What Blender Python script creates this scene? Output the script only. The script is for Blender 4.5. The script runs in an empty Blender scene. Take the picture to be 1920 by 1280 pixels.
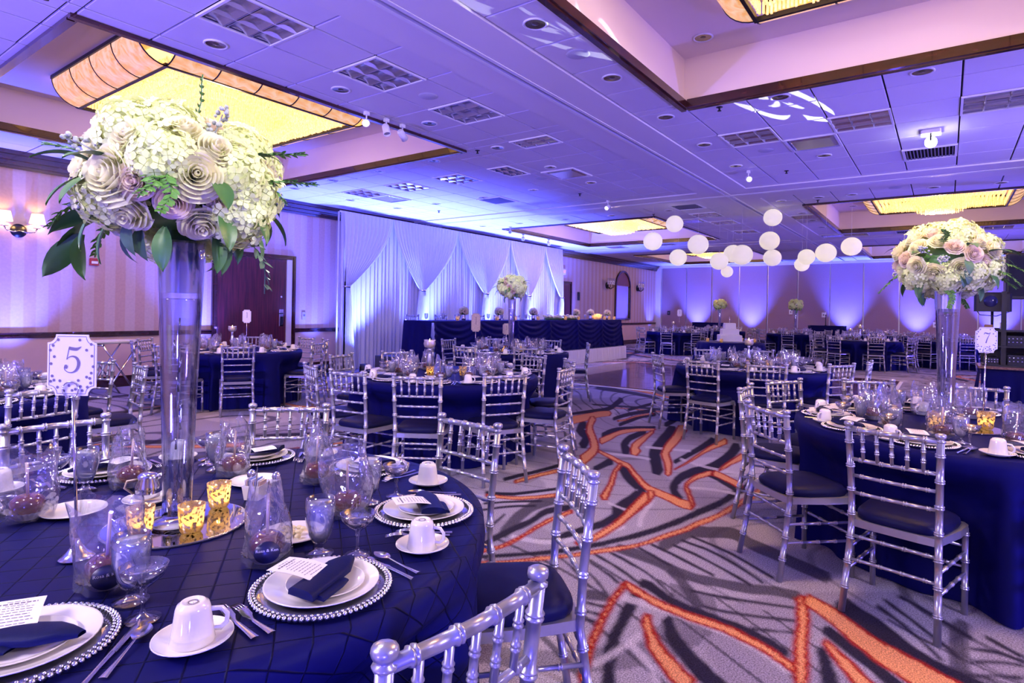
import bpy, math, random
import numpy as np
from math import sin, cos, pi, radians as rad, hypot, atan2
from mathutils import Vector, Matrix
random.seed(7)
rng = np.random.default_rng(11)
SC = bpy.context.scene
COL = SC.collection

# ------------------------------------------------------------------ camera
cam_d = bpy.data.cameras.new('camera')
cam = bpy.data.objects.new('camera', cam_d); COL.objects.link(cam)
YAW, ROLL, EYE = 0.630534, 0.0177206, 1.43
_F = Vector((cos(YAW), sin(YAW), 0)); _r = Vector((sin(YAW), -cos(YAW), 0)); _u = Vector((0, 0, 1))
_R2 = _r*cos(ROLL) + _u*sin(ROLL); _U2 = -_r*sin(ROLL) + _u*cos(ROLL)
cam.matrix_world = Matrix(((_R2.x, _U2.x, -_F.x, 0), (_R2.y, _U2.y, -_F.y, 0), (_R2.z, _U2.z, -_F.z, EYE), (0, 0, 0, 1)))
cam_d.sensor_width = 36.0
cam_d.lens = 1115.7/1920*36.0
cam_d.shift_y = -(640-580.8)/1920
cam_d.clip_start = 0.05; cam_d.clip_end = 200
SC.camera = cam

# ------------------------------------------------------------------ world, exposure
wd = bpy.data.worlds.new('world'); SC.world = wd; wd.use_nodes = True
wd.node_tree.nodes['Background'].inputs[0].default_value = (0.02, 0.02, 0.06, 1)
wd.node_tree.nodes['Background'].inputs[1].default_value = 0.1
vs = SC.view_settings
vs.view_transform = 'Standard'; vs.look = 'None'; vs.gamma = 1.0; vs.use_curve_mapping = False
vs.exposure = 0.0
cy = SC.cycles
cy.max_bounces = 5; cy.diffuse_bounces = 3; cy.glossy_bounces = 2; cy.transmission_bounces = 2; cy.transparent_max_bounces = 14
cy.use_adaptive_sampling = True; cy.adaptive_threshold = 0.09; cy.adaptive_min_samples = 16
cy.caustics_reflective = False; cy.caustics_refractive = False
cy.sample_clamp_indirect = 3.0
cy.use_denoising = True

# ------------------------------------------------------------------ lights of the room and added fill
BLUE = (0.065, 0.095, 1.0)
VIOLET = (0.15, 0.10, 1.0)
ZCE = 3.68
def light(name, kind, loc, color, energy, rot=None, target=None, size=0.1, spot=None, blend=0.6, sy=None):
    d = bpy.data.lights.new(name, kind); d.color = color; d.energy = energy
    if kind == 'SPOT':
        d.spot_size = rad(spot); d.spot_blend = blend; d.shadow_soft_size = size
    elif kind == 'AREA':
        d.size = size
        if sy: d.shape = 'RECTANGLE'; d.size_y = sy
    else: d.shadow_soft_size = size
    o = bpy.data.objects.new(name, d); COL.objects.link(o); o.location = loc
    if target is not None:
        o.rotation_euler = (Vector(target)-Vector(loc)).to_track_quat('-Z', 'Y').to_euler()
    elif rot: o.rotation_euler = rot
    return o
# unseen spots added low by the walls to turn the ceiling blue
for p, t, e in (((-3.0, 1.0, 0.25), (3.5, 3.1, ZCE), 650), ((-3.0, 6.8, 0.25), (5.5, 5.2, ZCE), 2300), ((3.0, -4.2, 0.25), (5.0, 3.2, ZCE), 600),
                ((8.5, -4.2, 0.25), (8.8, 2.4, ZCE), 1500), ((14.0, -4.2, 0.25), (14.0, 3.4, ZCE), 1500), ((20.0, -4.2, 0.25), (20.0, 3.4, ZCE), 1500)):
    light('floor_wash', 'SPOT', p, VIOLET, e, target=t, size=0.15, spot=82, blend=0.9)
for p, t, e, sz in (((-2.9, -2.6, 0.5), (1.1, 1.1, 0.45), 1500, 34), ((2.6, -4.2, 0.6), (4.2, -0.9, 0.4), 900, 42), ((-2.9, 3.6, 0.4), (1.5, 4.4, 0.3), 900, 40)):
    light('floor_wash', 'SPOT', p, (0.07, 0.06, 1.0), e, target=t, size=0.12, spot=sz, blend=0.9)  # added low beams that put blue on cloth sides and floor
# unseen area fills added out of frame to brighten tables and carpet
for p, t, e in (((-2.2, 3.2, 3.45), (4.0, 3.0, 0.4), 300), ((1.5, -3.6, 3.45), (4.0, 2.0, 0.4), 190), ((9.0, -3.8, 3.45), (9.0, 3.5, 0.2), 180)):
    light('house_light', 'AREA', p, (0.88, 0.73, 1.0), e*0.95, target=t, size=0.9)
# lit recessed downlights of the row that runs on behind the frame
for p in ((1.25, 2.64, 3.66), (-0.1, 2.64, 3.66), (1.0, 5.1, 3.66)):
    light('downlight_lamp', 'SPOT', p, (1.0, 0.88, 0.84), 130, target=(p[0], p[1], 0), size=0.06, spot=105, blend=0.8)
# ------------------------------------------------------------------ materials
MATS = {}
def _nodes(name):
    m = bpy.data.materials.new(name); m.use_nodes = True
    nt = m.node_tree; b = nt.nodes['Principled BSDF']
    return m, nt, b
def mat(name, col, rough=0.5, metal=0.0, var=0.0, vscale=8.0, bump=0.0, bscale=60.0, spec=0.5, emit=None, estr=0.0, sheen=0.0, coat=0.0, trans=0.0):
    if name in MATS: return MATS[name]
    m, nt, b = _nodes(name)
    b.inputs['Base Color'].default_value = (*col, 1); b.inputs['Roughness'].default_value = rough
    b.inputs['Metallic'].default_value = metal; b.inputs['Specular IOR Level'].default_value = spec
    if sheen: b.inputs['Sheen Weight'].default_value = sheen; b.inputs['Sheen Roughness'].default_value = 0.4
    if coat: b.inputs['Coat Weight'].default_value = coat
    if trans: b.inputs['Transmission Weight'].default_value = trans
    if emit: b.inputs['Emission Color'].default_value = (*emit, 1); b.inputs['Emission Strength'].default_value = estr
    tc = None
    if var or bump:
        tc = nt.nodes.new('ShaderNodeTexCoord')
    if var:
        n = nt.nodes.new('ShaderNodeTexNoise'); n.inputs['Scale'].default_value = vscale; n.inputs['Detail'].default_value = 3
        nt.links.new(tc.outputs['Object'], n.inputs['Vector'])
        mx = nt.nodes.new('ShaderNodeMix'); mx.data_type = 'RGBA'
        mx.inputs[6].default_value = (*[c*(1-var) for c in col], 1); mx.inputs[7].default_value = (*[min(1, c*(1+var)) for c in col], 1)
        nt.links.new(n.outputs[0], mx.inputs[0]); nt.links.new(mx.outputs[2], b.inputs['Base Color'])
    if bump:
        n2 = nt.nodes.new('ShaderNodeTexNoise'); n2.inputs['Scale'].default_value = bscale; n2.inputs['Detail'].default_value = 2
        nt.links.new(tc.outputs['Object'], n2.inputs['Vector'])
        bp = nt.nodes.new('ShaderNodeBump'); bp.inputs['Strength'].default_value = bump; bp.inputs['Distance'].default_value = 0.01
        nt.links.new(n2.outputs[0], bp.inputs['Height']); nt.links.new(bp.outputs[0], b.inputs['Normal'])
    MATS[name] = m; return m
def glassy(name, tint=(0.9, 0.92, 1.0), gloss=0.12, rough=0.03, milk=0.0, milkcol=(0.8, 0.8, 0.9), fres=1.35, wobble=0.0):
    """thin clear material: see-through with fresnel reflections and an optional milky share"""
    if name in MATS: return MATS[name]
    m, nt, b = _nodes(name); nt.nodes.remove(b); out = nt.nodes['Material Output']
    t = nt.nodes.new('ShaderNodeBsdfTransparent'); t.inputs[0].default_value = (*tint, 1)
    g = nt.nodes.new('ShaderNodeBsdfGlossy'); g.inputs['Roughness'].default_value = rough; g.inputs[0].default_value = (0.95, 0.96, 1, 1)
    f = nt.nodes.new('ShaderNodeLayerWeight'); f.inputs[0].default_value = gloss
    mx = nt.nodes.new('ShaderNodeMixShader')
    mul = nt.nodes.new('ShaderNodeMath'); mul.operation = 'MULTIPLY_ADD'; mul.inputs[1].default_value = 1.3; mul.inputs[2].default_value = gloss*0.5; mul.use_clamp = True
    nt.links.new(f.outputs['Facing'], mul.inputs[0]); nt.links.new(mul.outputs[0], mx.inputs[0])
    nt.links.new(t.outputs[0], mx.inputs[1]); nt.links.new(g.outputs[0], mx.inputs[2])
    if wobble:
        tc = nt.nodes.new('ShaderNodeTexCoord'); n2 = nt.nodes.new('ShaderNodeTexNoise'); n2.inputs['Scale'].default_value = wobble
        nt.links.new(tc.outputs['Object'], n2.inputs['Vector'])
        bp = nt.nodes.new('ShaderNodeBump'); bp.inputs['Strength'].default_value = 0.9; bp.inputs['Distance'].default_value = 0.02
        nt.links.new(n2.outputs[0], bp.inputs['Height']); nt.links.new(bp.outputs[0], g.inputs['Normal']); nt.links.new(bp.outputs[0], f.inputs['Normal'])
    last = mx
    if milk:
        d = nt.nodes.new('ShaderNodeBsdfDiffuse'); d.inputs[0].default_value = (*milkcol, 1)
        m2 = nt.nodes.new('ShaderNodeMixShader'); m2.inputs[0].default_value = milk
        nt.links.new(mx.outputs[0], m2.inputs[1]); nt.links.new(d.outputs[0], m2.inputs[2]); last = m2
    nt.links.new(last.outputs[0], out.inputs[0])
    MATS[name] = m; return m
def stripes(name, c1, c2, axis='X', period=0.31, rough=0.55, soft=0.05, bump=0.05):
    if name in MATS: return MATS[name]
    m, nt, b = _nodes(name); b.inputs['Roughness'].default_value = rough
    tc = nt.nodes.new('ShaderNodeTexCoord'); sp = nt.nodes.new('ShaderNodeSeparateXYZ'); nt.links.new(tc.outputs['Object'], sp.inputs[0])
    mu = nt.nodes.new('ShaderNodeMath'); mu.operation = 'MULTIPLY'; mu.inputs[1].default_value = 2*pi/period; nt.links.new(sp.outputs[axis], mu.inputs[0])
    si = nt.nodes.new('ShaderNodeMath'); si.operation = 'SINE'; nt.links.new(mu.outputs[0], si.inputs[0])
    rp = nt.nodes.new('ShaderNodeMapRange'); rp.inputs[1].default_value = -soft*4; rp.inputs[2].default_value = soft*4; nt.links.new(si.outputs[0], rp.inputs[0])
    mx = nt.nodes.new('ShaderNodeMix'); mx.data_type = 'RGBA'; mx.inputs[6].default_value = (*c1, 1); mx.inputs[7].default_value = (*c2, 1)
    nt.links.new(rp.outputs[0], mx.inputs[0])
    n = nt.nodes.new('ShaderNodeTexNoise'); n.inputs['Scale'].default_value = 25; n.inputs['Detail'].default_value = 4; nt.links.new(tc.outputs['Object'], n.inputs['Vector'])
    m2 = nt.nodes.new('ShaderNodeMix'); m2.data_type = 'RGBA'; m2.blend_type = 'MULTIPLY'; m2.inputs[0].default_value = 0.25
    nt.links.new(mx.outputs[2], m2.inputs[6]); nt.links.new(n.outputs[0], m2.inputs[7]); nt.links.new(m2.outputs[2], b.inputs['Base Color'])
    MATS[name] = m; return m
def wood(name, c1, c2, rough=0.3, scale=(1, 12, 12), coat=0.3):
    if name in MATS: return MATS[name]
    m, nt, b = _nodes(name); b.inputs['Roughness'].default_value = rough; b.inputs['Coat Weight'].default_value = coat
    tc = nt.nodes.new('ShaderNodeTexCoord'); mp = nt.nodes.new('ShaderNodeMapping'); mp.inputs['Scale'].default_value = scale
    nt.links.new(tc.outputs['Object'], mp.inputs[0])
    n = nt.nodes.new('ShaderNodeTexNoise'); n.inputs['Scale'].default_value = 2.5; n.inputs['Detail'].default_value = 5; nt.links.new(mp.outputs[0], n.inputs['Vector'])
    cr = nt.nodes.new('ShaderNodeValToRGB'); cr.color_ramp.elements[0].color = (*c1, 1); cr.color_ramp.elements[1].color = (*c2, 1)
    cr.color_ramp.elements[0].position = 0.35; cr.color_ramp.elements[1].position = 0.68
    nt.links.new(n.outputs[0], cr.inputs[0]); nt.links.new(cr.outputs[0], b.inputs['Base Color'])
    MATS[name] = m; return m

M_TILE = mat('ceiling_tile_paint', (0.72, 0.70, 0.74), 0.85, var=0.04, vscale=3, bump=0.08, bscale=120, spec=0.25)
M_PLASTER = mat('ceiling_plaster', (0.74, 0.71, 0.74), 0.75, var=0.03, vscale=2, spec=0.3)
M_PLENUM = mat('plenum_dark', (0.012, 0.012, 0.016), 0.9)
M_TRAY = mat('tray_paint', (0.78, 0.66, 0.58), 0.7, var=0.03, vscale=2, spec=0.3)
M_WOODTRIM = wood('cherry_trim', (0.016, 0.004, 0.005), (0.055, 0.012, 0.010), 0.22, (3, 3, 10), 0.6)
M_DOOR = wood('mahogany_door', (0.035, 0.004, 0.006), (0.11, 0.012, 0.016), 0.3, (14, 14, 0.8), 0.3)
M_PAPER = stripes('wallpaper_stripes', (0.57, 0.38, 0.32), (0.62, 0.47, 0.47), 'X', 0.31)
M_DADO = mat('dado_paint', (0.60, 0.42, 0.36), 0.6, var=0.06, vscale=6)
M_PANEL = mat('operable_wall_fabric', (0.30, 0.19, 0.22), 0.75, var=0.08, vscale=30, bump=0.1, bscale=300)
M_SEAM = mat('panel_seam_metal', (0.62, 0.60, 0.66), 0.35, 0.6)
M_WHITEMETAL = mat('white_enamel', (0.78, 0.78, 0.82), 0.35, var=0.02)
M_ALU = mat('louver_aluminium', (0.75, 0.77, 0.85), 0.22, 0.9)
M_BLACKMETAL = mat('black_metal', (0.02, 0.02, 0.024), 0.35, 0.6)
M_BLACK = mat('black_plastic', (0.012, 0.012, 0.016), 0.45, var=0.1)
M_CHROME = mat('polished_silver', (0.82, 0.82, 0.86), 0.12, 1.0, var=0.03, vscale=20)
M_CAN = mat('downlight_reflector', (0.30, 0.27, 0.20), 0.2, 0.9, var=0.3, vscale=30)
M_SILVERPAINT = mat('silver_chair_paint', (0.47, 0.46, 0.50), 0.30, 0.7, var=0.06, vscale=40, spec=0.5)
M_CUSHION = mat('navy_cushion_satin', (0.006, 0.006, 0.040), 0.5, spec=0.12, var=0.08, vscale=5)
M_NAVY = mat('navy_satin_cloth', (0.0045, 0.0045, 0.068), 0.6, spec=0.07, var=0.15, vscale=4, bump=0.05, bscale=40)
M_NAPKIN = mat('navy_napkin', (0.004, 0.006, 0.042), 0.5, spec=0.12, bump=0.05, bscale=300)
M_CHINA = mat('white_china', (0.86, 0.82, 0.76), 0.12, spec=0.6, coat=0.3, var=0.015, vscale=10)
M_CARD = mat('white_card', (0.84, 0.82, 0.84), 0.7, var=0.02)
M_INK = mat('dark_ink', (0.10, 0.09, 0.11), 0.7)
M_GREYINK = mat('grey_ink', (0.16, 0.13, 0.16), 0.6, var=0.1)
M_GLASS = glassy('stemware_glass', (0.975, 0.98, 1.0), 0.17, 0.02, 0.0)
M_CHARGER = glassy('charger_glass', (0.75, 0.78, 0.92), 0.25, 0.05, 0.06)
M_WATER = glassy('iced_water', (0.95, 0.96, 1.0), 0.16, 0.05, 0.30, (0.90, 0.91, 0.97), wobble=45)
M_CELLO = glassy('cellophane', (0.95, 0.95, 1.0), 0.20, 0.08, 0.05, (0.9, 0.88, 0.95), wobble=18)
M_VASE = glassy('vase_glass', (0.96, 0.97, 1.0), 0.22, 0.02, 0.0)
M_VASELINER = mat('silver_vase_liner', (0.62, 0.62, 0.70), 0.25, 0.85, var=0.04)
M_APPLE = mat('caramel_apple_glaze', (0.13, 0.022, 0.012), 0.12, coat=0.8, var=0.4, vscale=14, spec=0.6)
M_STICK = mat('wood_stick', (0.66, 0.50, 0.36), 0.7, var=0.1)
M_LINER = mat('paper_cup_liner', (0.70, 0.66, 0.70), 0.8, var=0.05)
M_STEEL = mat('flatware_steel', (0.80, 0.79, 0.80), 0.16, 1.0, var=0.04, vscale=60)
M_MIRROR = mat('mirror_glass', (0.86, 0.87, 0.92), 0.03, 1.0, var=0.01)
M_BUTTER = mat('butter', (0.82, 0.72, 0.36), 0.5, var=0.1, vscale=60)
M_DRAPE = None
def translucent(name, col, share=0.4, rough=0.8):
    if name in MATS: return MATS[name]
    m, nt, b = _nodes(name); out = nt.nodes['Material Output']
    b.inputs['Base Color'].default_value = (*col, 1); b.inputs['Roughness'].default_value = rough
    t = nt.nodes.new('ShaderNodeBsdfTranslucent'); t.inputs[0].default_value = (*col, 1)
    mx = nt.nodes.new('ShaderNodeMixShader'); mx.inputs[0].default_value = share
    nt.links.new(b.outputs[0], mx.inputs[1]); nt.links.new(t.outputs[0], mx.inputs[2]); nt.links.new(mx.outputs[0], out.inputs[0])
    tc = nt.nodes.new('ShaderNodeTexCoord'); n = nt.nodes.new('ShaderNodeTexNoise'); n.inputs['Scale'].default_value = 90
    nt.links.new(tc.outputs['Object'], n.inputs['Vector'])
    bp = nt.nodes.new('ShaderNodeBump'); bp.inputs['Strength'].default_value = 0.06; bp.inputs['Distance'].default_value = 0.01
    nt.links.new(n.outputs[0], bp.inputs['Height']); nt.links.new(bp.outputs[0], b.inputs['Normal'])
    MATS[name] = m; return m
M_DRAPE = translucent('white_sheer_drape', (0.82, 0.82, 0.86), 0.3)
M_SKIRT = translucent('white_stage_skirt', (0.80, 0.76, 0.74), 0.1)
M_HYDR = translucent('cream_hydrangea_petal', (0.78, 0.84, 0.40), 0.25, 0.6)
M_IVORY = translucent('ivory_rose_petal', (0.93, 0.90, 0.62), 0.45, 0.6)
M_BLUSH = translucent('blush_rose_petal', (0.93, 0.77, 0.64), 0.45, 0.6)
M_LEAF = mat('green_leaf', (0.045, 0.13, 0.03), 0.4, var=0.35, vscale=6, spec=0.5)
M_LEAFGREY = mat('eucalyptus_leaf', (0.06, 0.13, 0.07), 0.55, var=0.3, vscale=8)
M_FERN = mat('fern_green', (0.09, 0.24, 0.04), 0.5, var=0.3, vscale=10)
M_BERRY = mat('grey_berry', (0.34, 0.36, 0.36), 0.5, var=0.2)
def lit(name, col, strength):
    if name in MATS: return MATS[name]
    m, nt, b = _nodes(name)
    b.inputs['Base Color'].default_value = (*[min(1, c) for c in col], 1); b.inputs['Roughness'].default_value = 0.6
    b.inputs['Emission Color'].default_value = (*col, 1); b.inputs['Emission Strength'].default_value = strength
    tc = nt.nodes.new('ShaderNodeTexCoord'); n = nt.nodes.new('ShaderNodeTexNoise'); n.inputs['Scale'].default_value = 6
    nt.links.new(tc.outputs['Object'], n.inputs['Vector'])
    mr = nt.nodes.new('ShaderNodeMapRange'); mr.inputs[3].default_value = strength*0.85; mr.inputs[4].default_value = strength*1.15
    nt.links.new(n.outputs[0], mr.inputs[0]); nt.links.new(mr.outputs[0], b.inputs['Emission Strength'])
    MATS[name] = m; return m
def glow_glass(name, c1, c2, strength, scale=6.0):
    """lit stained glass: marbled colour that gives off light"""
    if name in MATS: return MATS[name]
    m, nt, b = _nodes(name); b.inputs['Roughness'].default_value = 0.15
    tc = nt.nodes.new('ShaderNodeTexCoord'); n = nt.nodes.new('ShaderNodeTexNoise'); n.inputs['Scale'].default_value = scale; n.inputs['Detail'].default_value = 5; n.inputs['Distortion'].default_value = 1.5
    nt.links.new(tc.outputs['Object'], n.inputs['Vector'])
    cr = nt.nodes.new('ShaderNodeValToRGB'); cr.color_ramp.elements[0].color = (*c1, 1); cr.color_ramp.elements[1].color = (*c2, 1)
    cr.color_ramp.elements[0].position = 0.35; cr.color_ramp.elements[1].position = 0.65
    nt.links.new(n.outputs[0], cr.inputs[0]); nt.links.new(cr.outputs[0], b.inputs['Base Color']); nt.links.new(cr.outputs[0], b.inputs['Emission Color'])
    b.inputs['Emission Strength'].default_value = strength
    MATS[name] = m; return m
M_AMBER = glow_glass('amber_marbled_glass', (0.85, 0.40, 0.08), (0.95, 0.62, 0.28), 0.8)
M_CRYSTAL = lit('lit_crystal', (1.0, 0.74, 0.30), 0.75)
for n_ in M_CRYSTAL.node_tree.nodes:   # uneven lamp sparkle painted into the rods' own glow
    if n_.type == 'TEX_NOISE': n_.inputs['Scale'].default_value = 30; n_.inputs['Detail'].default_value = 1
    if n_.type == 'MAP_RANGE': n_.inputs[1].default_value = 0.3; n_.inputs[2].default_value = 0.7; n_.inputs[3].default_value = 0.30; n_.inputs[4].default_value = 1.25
M_CHANDGLOW = lit('chandelier_lamp_bed', (1.0, 0.62, 0.24), 1.9)
M_FLAME = lit('candle_flame', (1.0, 0.72, 0.30), 18.0)
M_LANTERN = translucent('white_lantern_paper', (0.90, 0.88, 0.82), 0.55)
M_BULB = lit('lantern_bulb', (1.0, 0.9, 0.7), 6.0)
M_SHADE = lit('lit_lamp_shade', (1.0, 0.80, 0.40), 1.25)
M_WAX = mat('candle_wax', (0.9, 0.82, 0.66), 0.6, emit=(1.0, 0.6, 0.25), estr=0.5)
M_EXIT = lit('exit_sign_face', (1.0, 0.30, 0.28), 0.8)
M_LAMP = lit('lamp_lens', (1.0, 0.97, 0.90), 30.0)
M_SMALLLAMP = lit('small_lamp_lens', (1.0, 0.97, 0.90), 6.0)
M_PARLENS = lit('led_lens', (0.35, 0.45, 1.0), 8.0)
def mercury():
    m, nt, b = _nodes('gold_mercury_glass'); out = nt.nodes['Material Output']
    b.inputs['Metallic'].default_value = 0.8; b.inputs['Roughness'].default_value = 0.25; b.inputs['Base Color'].default_value = (0.75, 0.50, 0.20, 1)
    tc = nt.nodes.new('ShaderNodeTexCoord'); v = nt.nodes.new('ShaderNodeTexNoise'); v.inputs['Scale'].default_value = 95; v.inputs['Detail'].default_value = 2
    nt.links.new(tc.outputs['Object'], v.inputs['Vector'])
    cr = nt.nodes.new('ShaderNodeValToRGB'); cr.color_ramp.elements[0].position = 0.40; cr.color_ramp.elements[1].position = 0.50
    nt.links.new(v.outputs[0], cr.inputs[0])
    t = nt.nodes.new('ShaderNodeBsdfTranslucent'); t.inputs[0].default_value = (1.0, 0.82, 0.52, 1)
    tr = nt.nodes.new('ShaderNodeBsdfTransparent'); tr.inputs[0].default_value = (1.0, 0.85, 0.55, 1)
    m0 = nt.nodes.new('ShaderNodeMixShader'); m0.inputs[0].default_value = 0.25
    nt.links.new(t.outputs[0], m0.inputs[1]); nt.links.new(tr.outputs[0], m0.inputs[2])
    mx = nt.nodes.new('ShaderNodeMixShader'); nt.links.new(cr.outputs[0], mx.inputs[0])
    nt.links.new(b.outputs[0], mx.inputs[1]); nt.links.new(m0.outputs[0], mx.inputs[2]); nt.links.new(mx.outputs[0], out.inputs[0])
    MATS['gold_mercury_glass'] = m; return m
M_MERC = mercury()
def pintuck():
    m, nt, b = _nodes('navy_pintuck_taffeta'); b.inputs['Roughness'].default_value = 0.5; b.inputs['Specular IOR Level'].default_value = 0.08
    tc = nt.nodes.new('ShaderNodeTexCoord'); mp = nt.nodes.new('ShaderNodeMapping'); mp.inputs['Rotation'].default_value = (0, 0, 0.62)
    nt.links.new(tc.outputs['UV'], mp.inputs[0]); sp = nt.nodes.new('ShaderNodeSeparateXYZ'); nt.links.new(mp.outputs[0], sp.inputs[0])
    vals = []
    for ax in 'XY':
        mu = nt.nodes.new('ShaderNodeMath'); mu.operation = 'MULTIPLY'; mu.inputs[1].default_value = pi/0.075; nt.links.new(sp.outputs[ax], mu.inputs[0])
        si = nt.nodes.new('ShaderNodeMath'); si.operation = 'SINE'; nt.links.new(mu.outputs[0], si.inputs[0])
        ab = nt.nodes.new('ShaderNodeMath'); ab.operation = 'ABSOLUTE'; nt.links.new(si.outputs[0], ab.inputs[0]); vals.append(ab)
    mn = nt.nodes.new('ShaderNodeMath'); mn.operation = 'MINIMUM'; nt.links.new(vals[0].outputs[0], mn.inputs[0]); nt.links.new(vals[1].outputs[0], mn.inputs[1])
    mr = nt.nodes.new('ShaderNodeMapRange'); mr.inputs[1].default_value = 0.0; mr.inputs[2].default_value = 0.12; nt.links.new(mn.outputs[0], mr.inputs[0])
    mx = nt.nodes.new('ShaderNodeMix'); mx.data_type = 'RGBA'; mx.inputs[6].default_value = (0.001, 0.001, 0.010, 1); mx.inputs[7].default_value = (0.0055, 0.006, 0.058, 1)
    nt.links.new(mr.outputs[0], mx.inputs[0]); nt.links.new(mx.outputs[2], b.inputs['Base Color'])
    bp = nt.nodes.new('ShaderNodeBump'); bp.inputs['Strength'].default_value = 0.6; bp.inputs['Distance'].default_value = 0.004
    nt.links.new(mr.outputs[0], bp.inputs['Height']); nt.links.new(bp.outputs[0], b.inputs['Normal'])
    MATS['navy_pintuck_taffeta'] = m; return m
M_PINTUCK = pintuck()
def carpet_mat():
    m, nt, b = _nodes('patterned_carpet'); b.inputs['Roughness'].default_value = 0.95; b.inputs['Specular IOR Level'].default_value = 0.1
    at = nt.nodes.new('ShaderNodeVertexColor'); at.layer_name = 'pattern'
    tc = nt.nodes.new('ShaderNodeTexCoord'); n = nt.nodes.new('ShaderNodeTexNoise'); n.inputs['Scale'].default_value = 150; n.inputs['Detail'].default_value = 1
    nt.links.new(tc.outputs['Object'], n.inputs['Vector'])
    mr = nt.nodes.new('ShaderNodeMapRange'); mr.inputs[1].default_value = 0.3; mr.inputs[2].default_value = 0.7; mr.inputs[3].default_value = 0.5; mr.inputs[4].default_value = 1.35; nt.links.new(n.outputs[0], mr.inputs[0])
    mx = nt.nodes.new('ShaderNodeMix'); mx.data_type = 'RGBA'; mx.blend_type = 'MULTIPLY'; mx.inputs[0].default_value = 1.0
    nt.links.new(at.outputs[0], mx.inputs[6]); nt.links.new(mr.outputs[0], mx.inputs[7]); nt.links.new(mx.outputs[2], b.inputs['Base Color'])
    bp = nt.nodes.new('ShaderNodeBump'); bp.inputs['Strength'].default_value = 0.25; bp.inputs['Distance'].default_value = 0.004
    nt.links.new(n.outputs[0], bp.inputs['Height']); nt.links.new(bp.outputs[0], b.inputs['Normal'])
    return m
M_PARQUET = wood('parquet_wood', (0.10, 0.038, 0.024), (0.20, 0.085, 0.05), 0.18, (14, 1.2, 1), 0.4)

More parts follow.
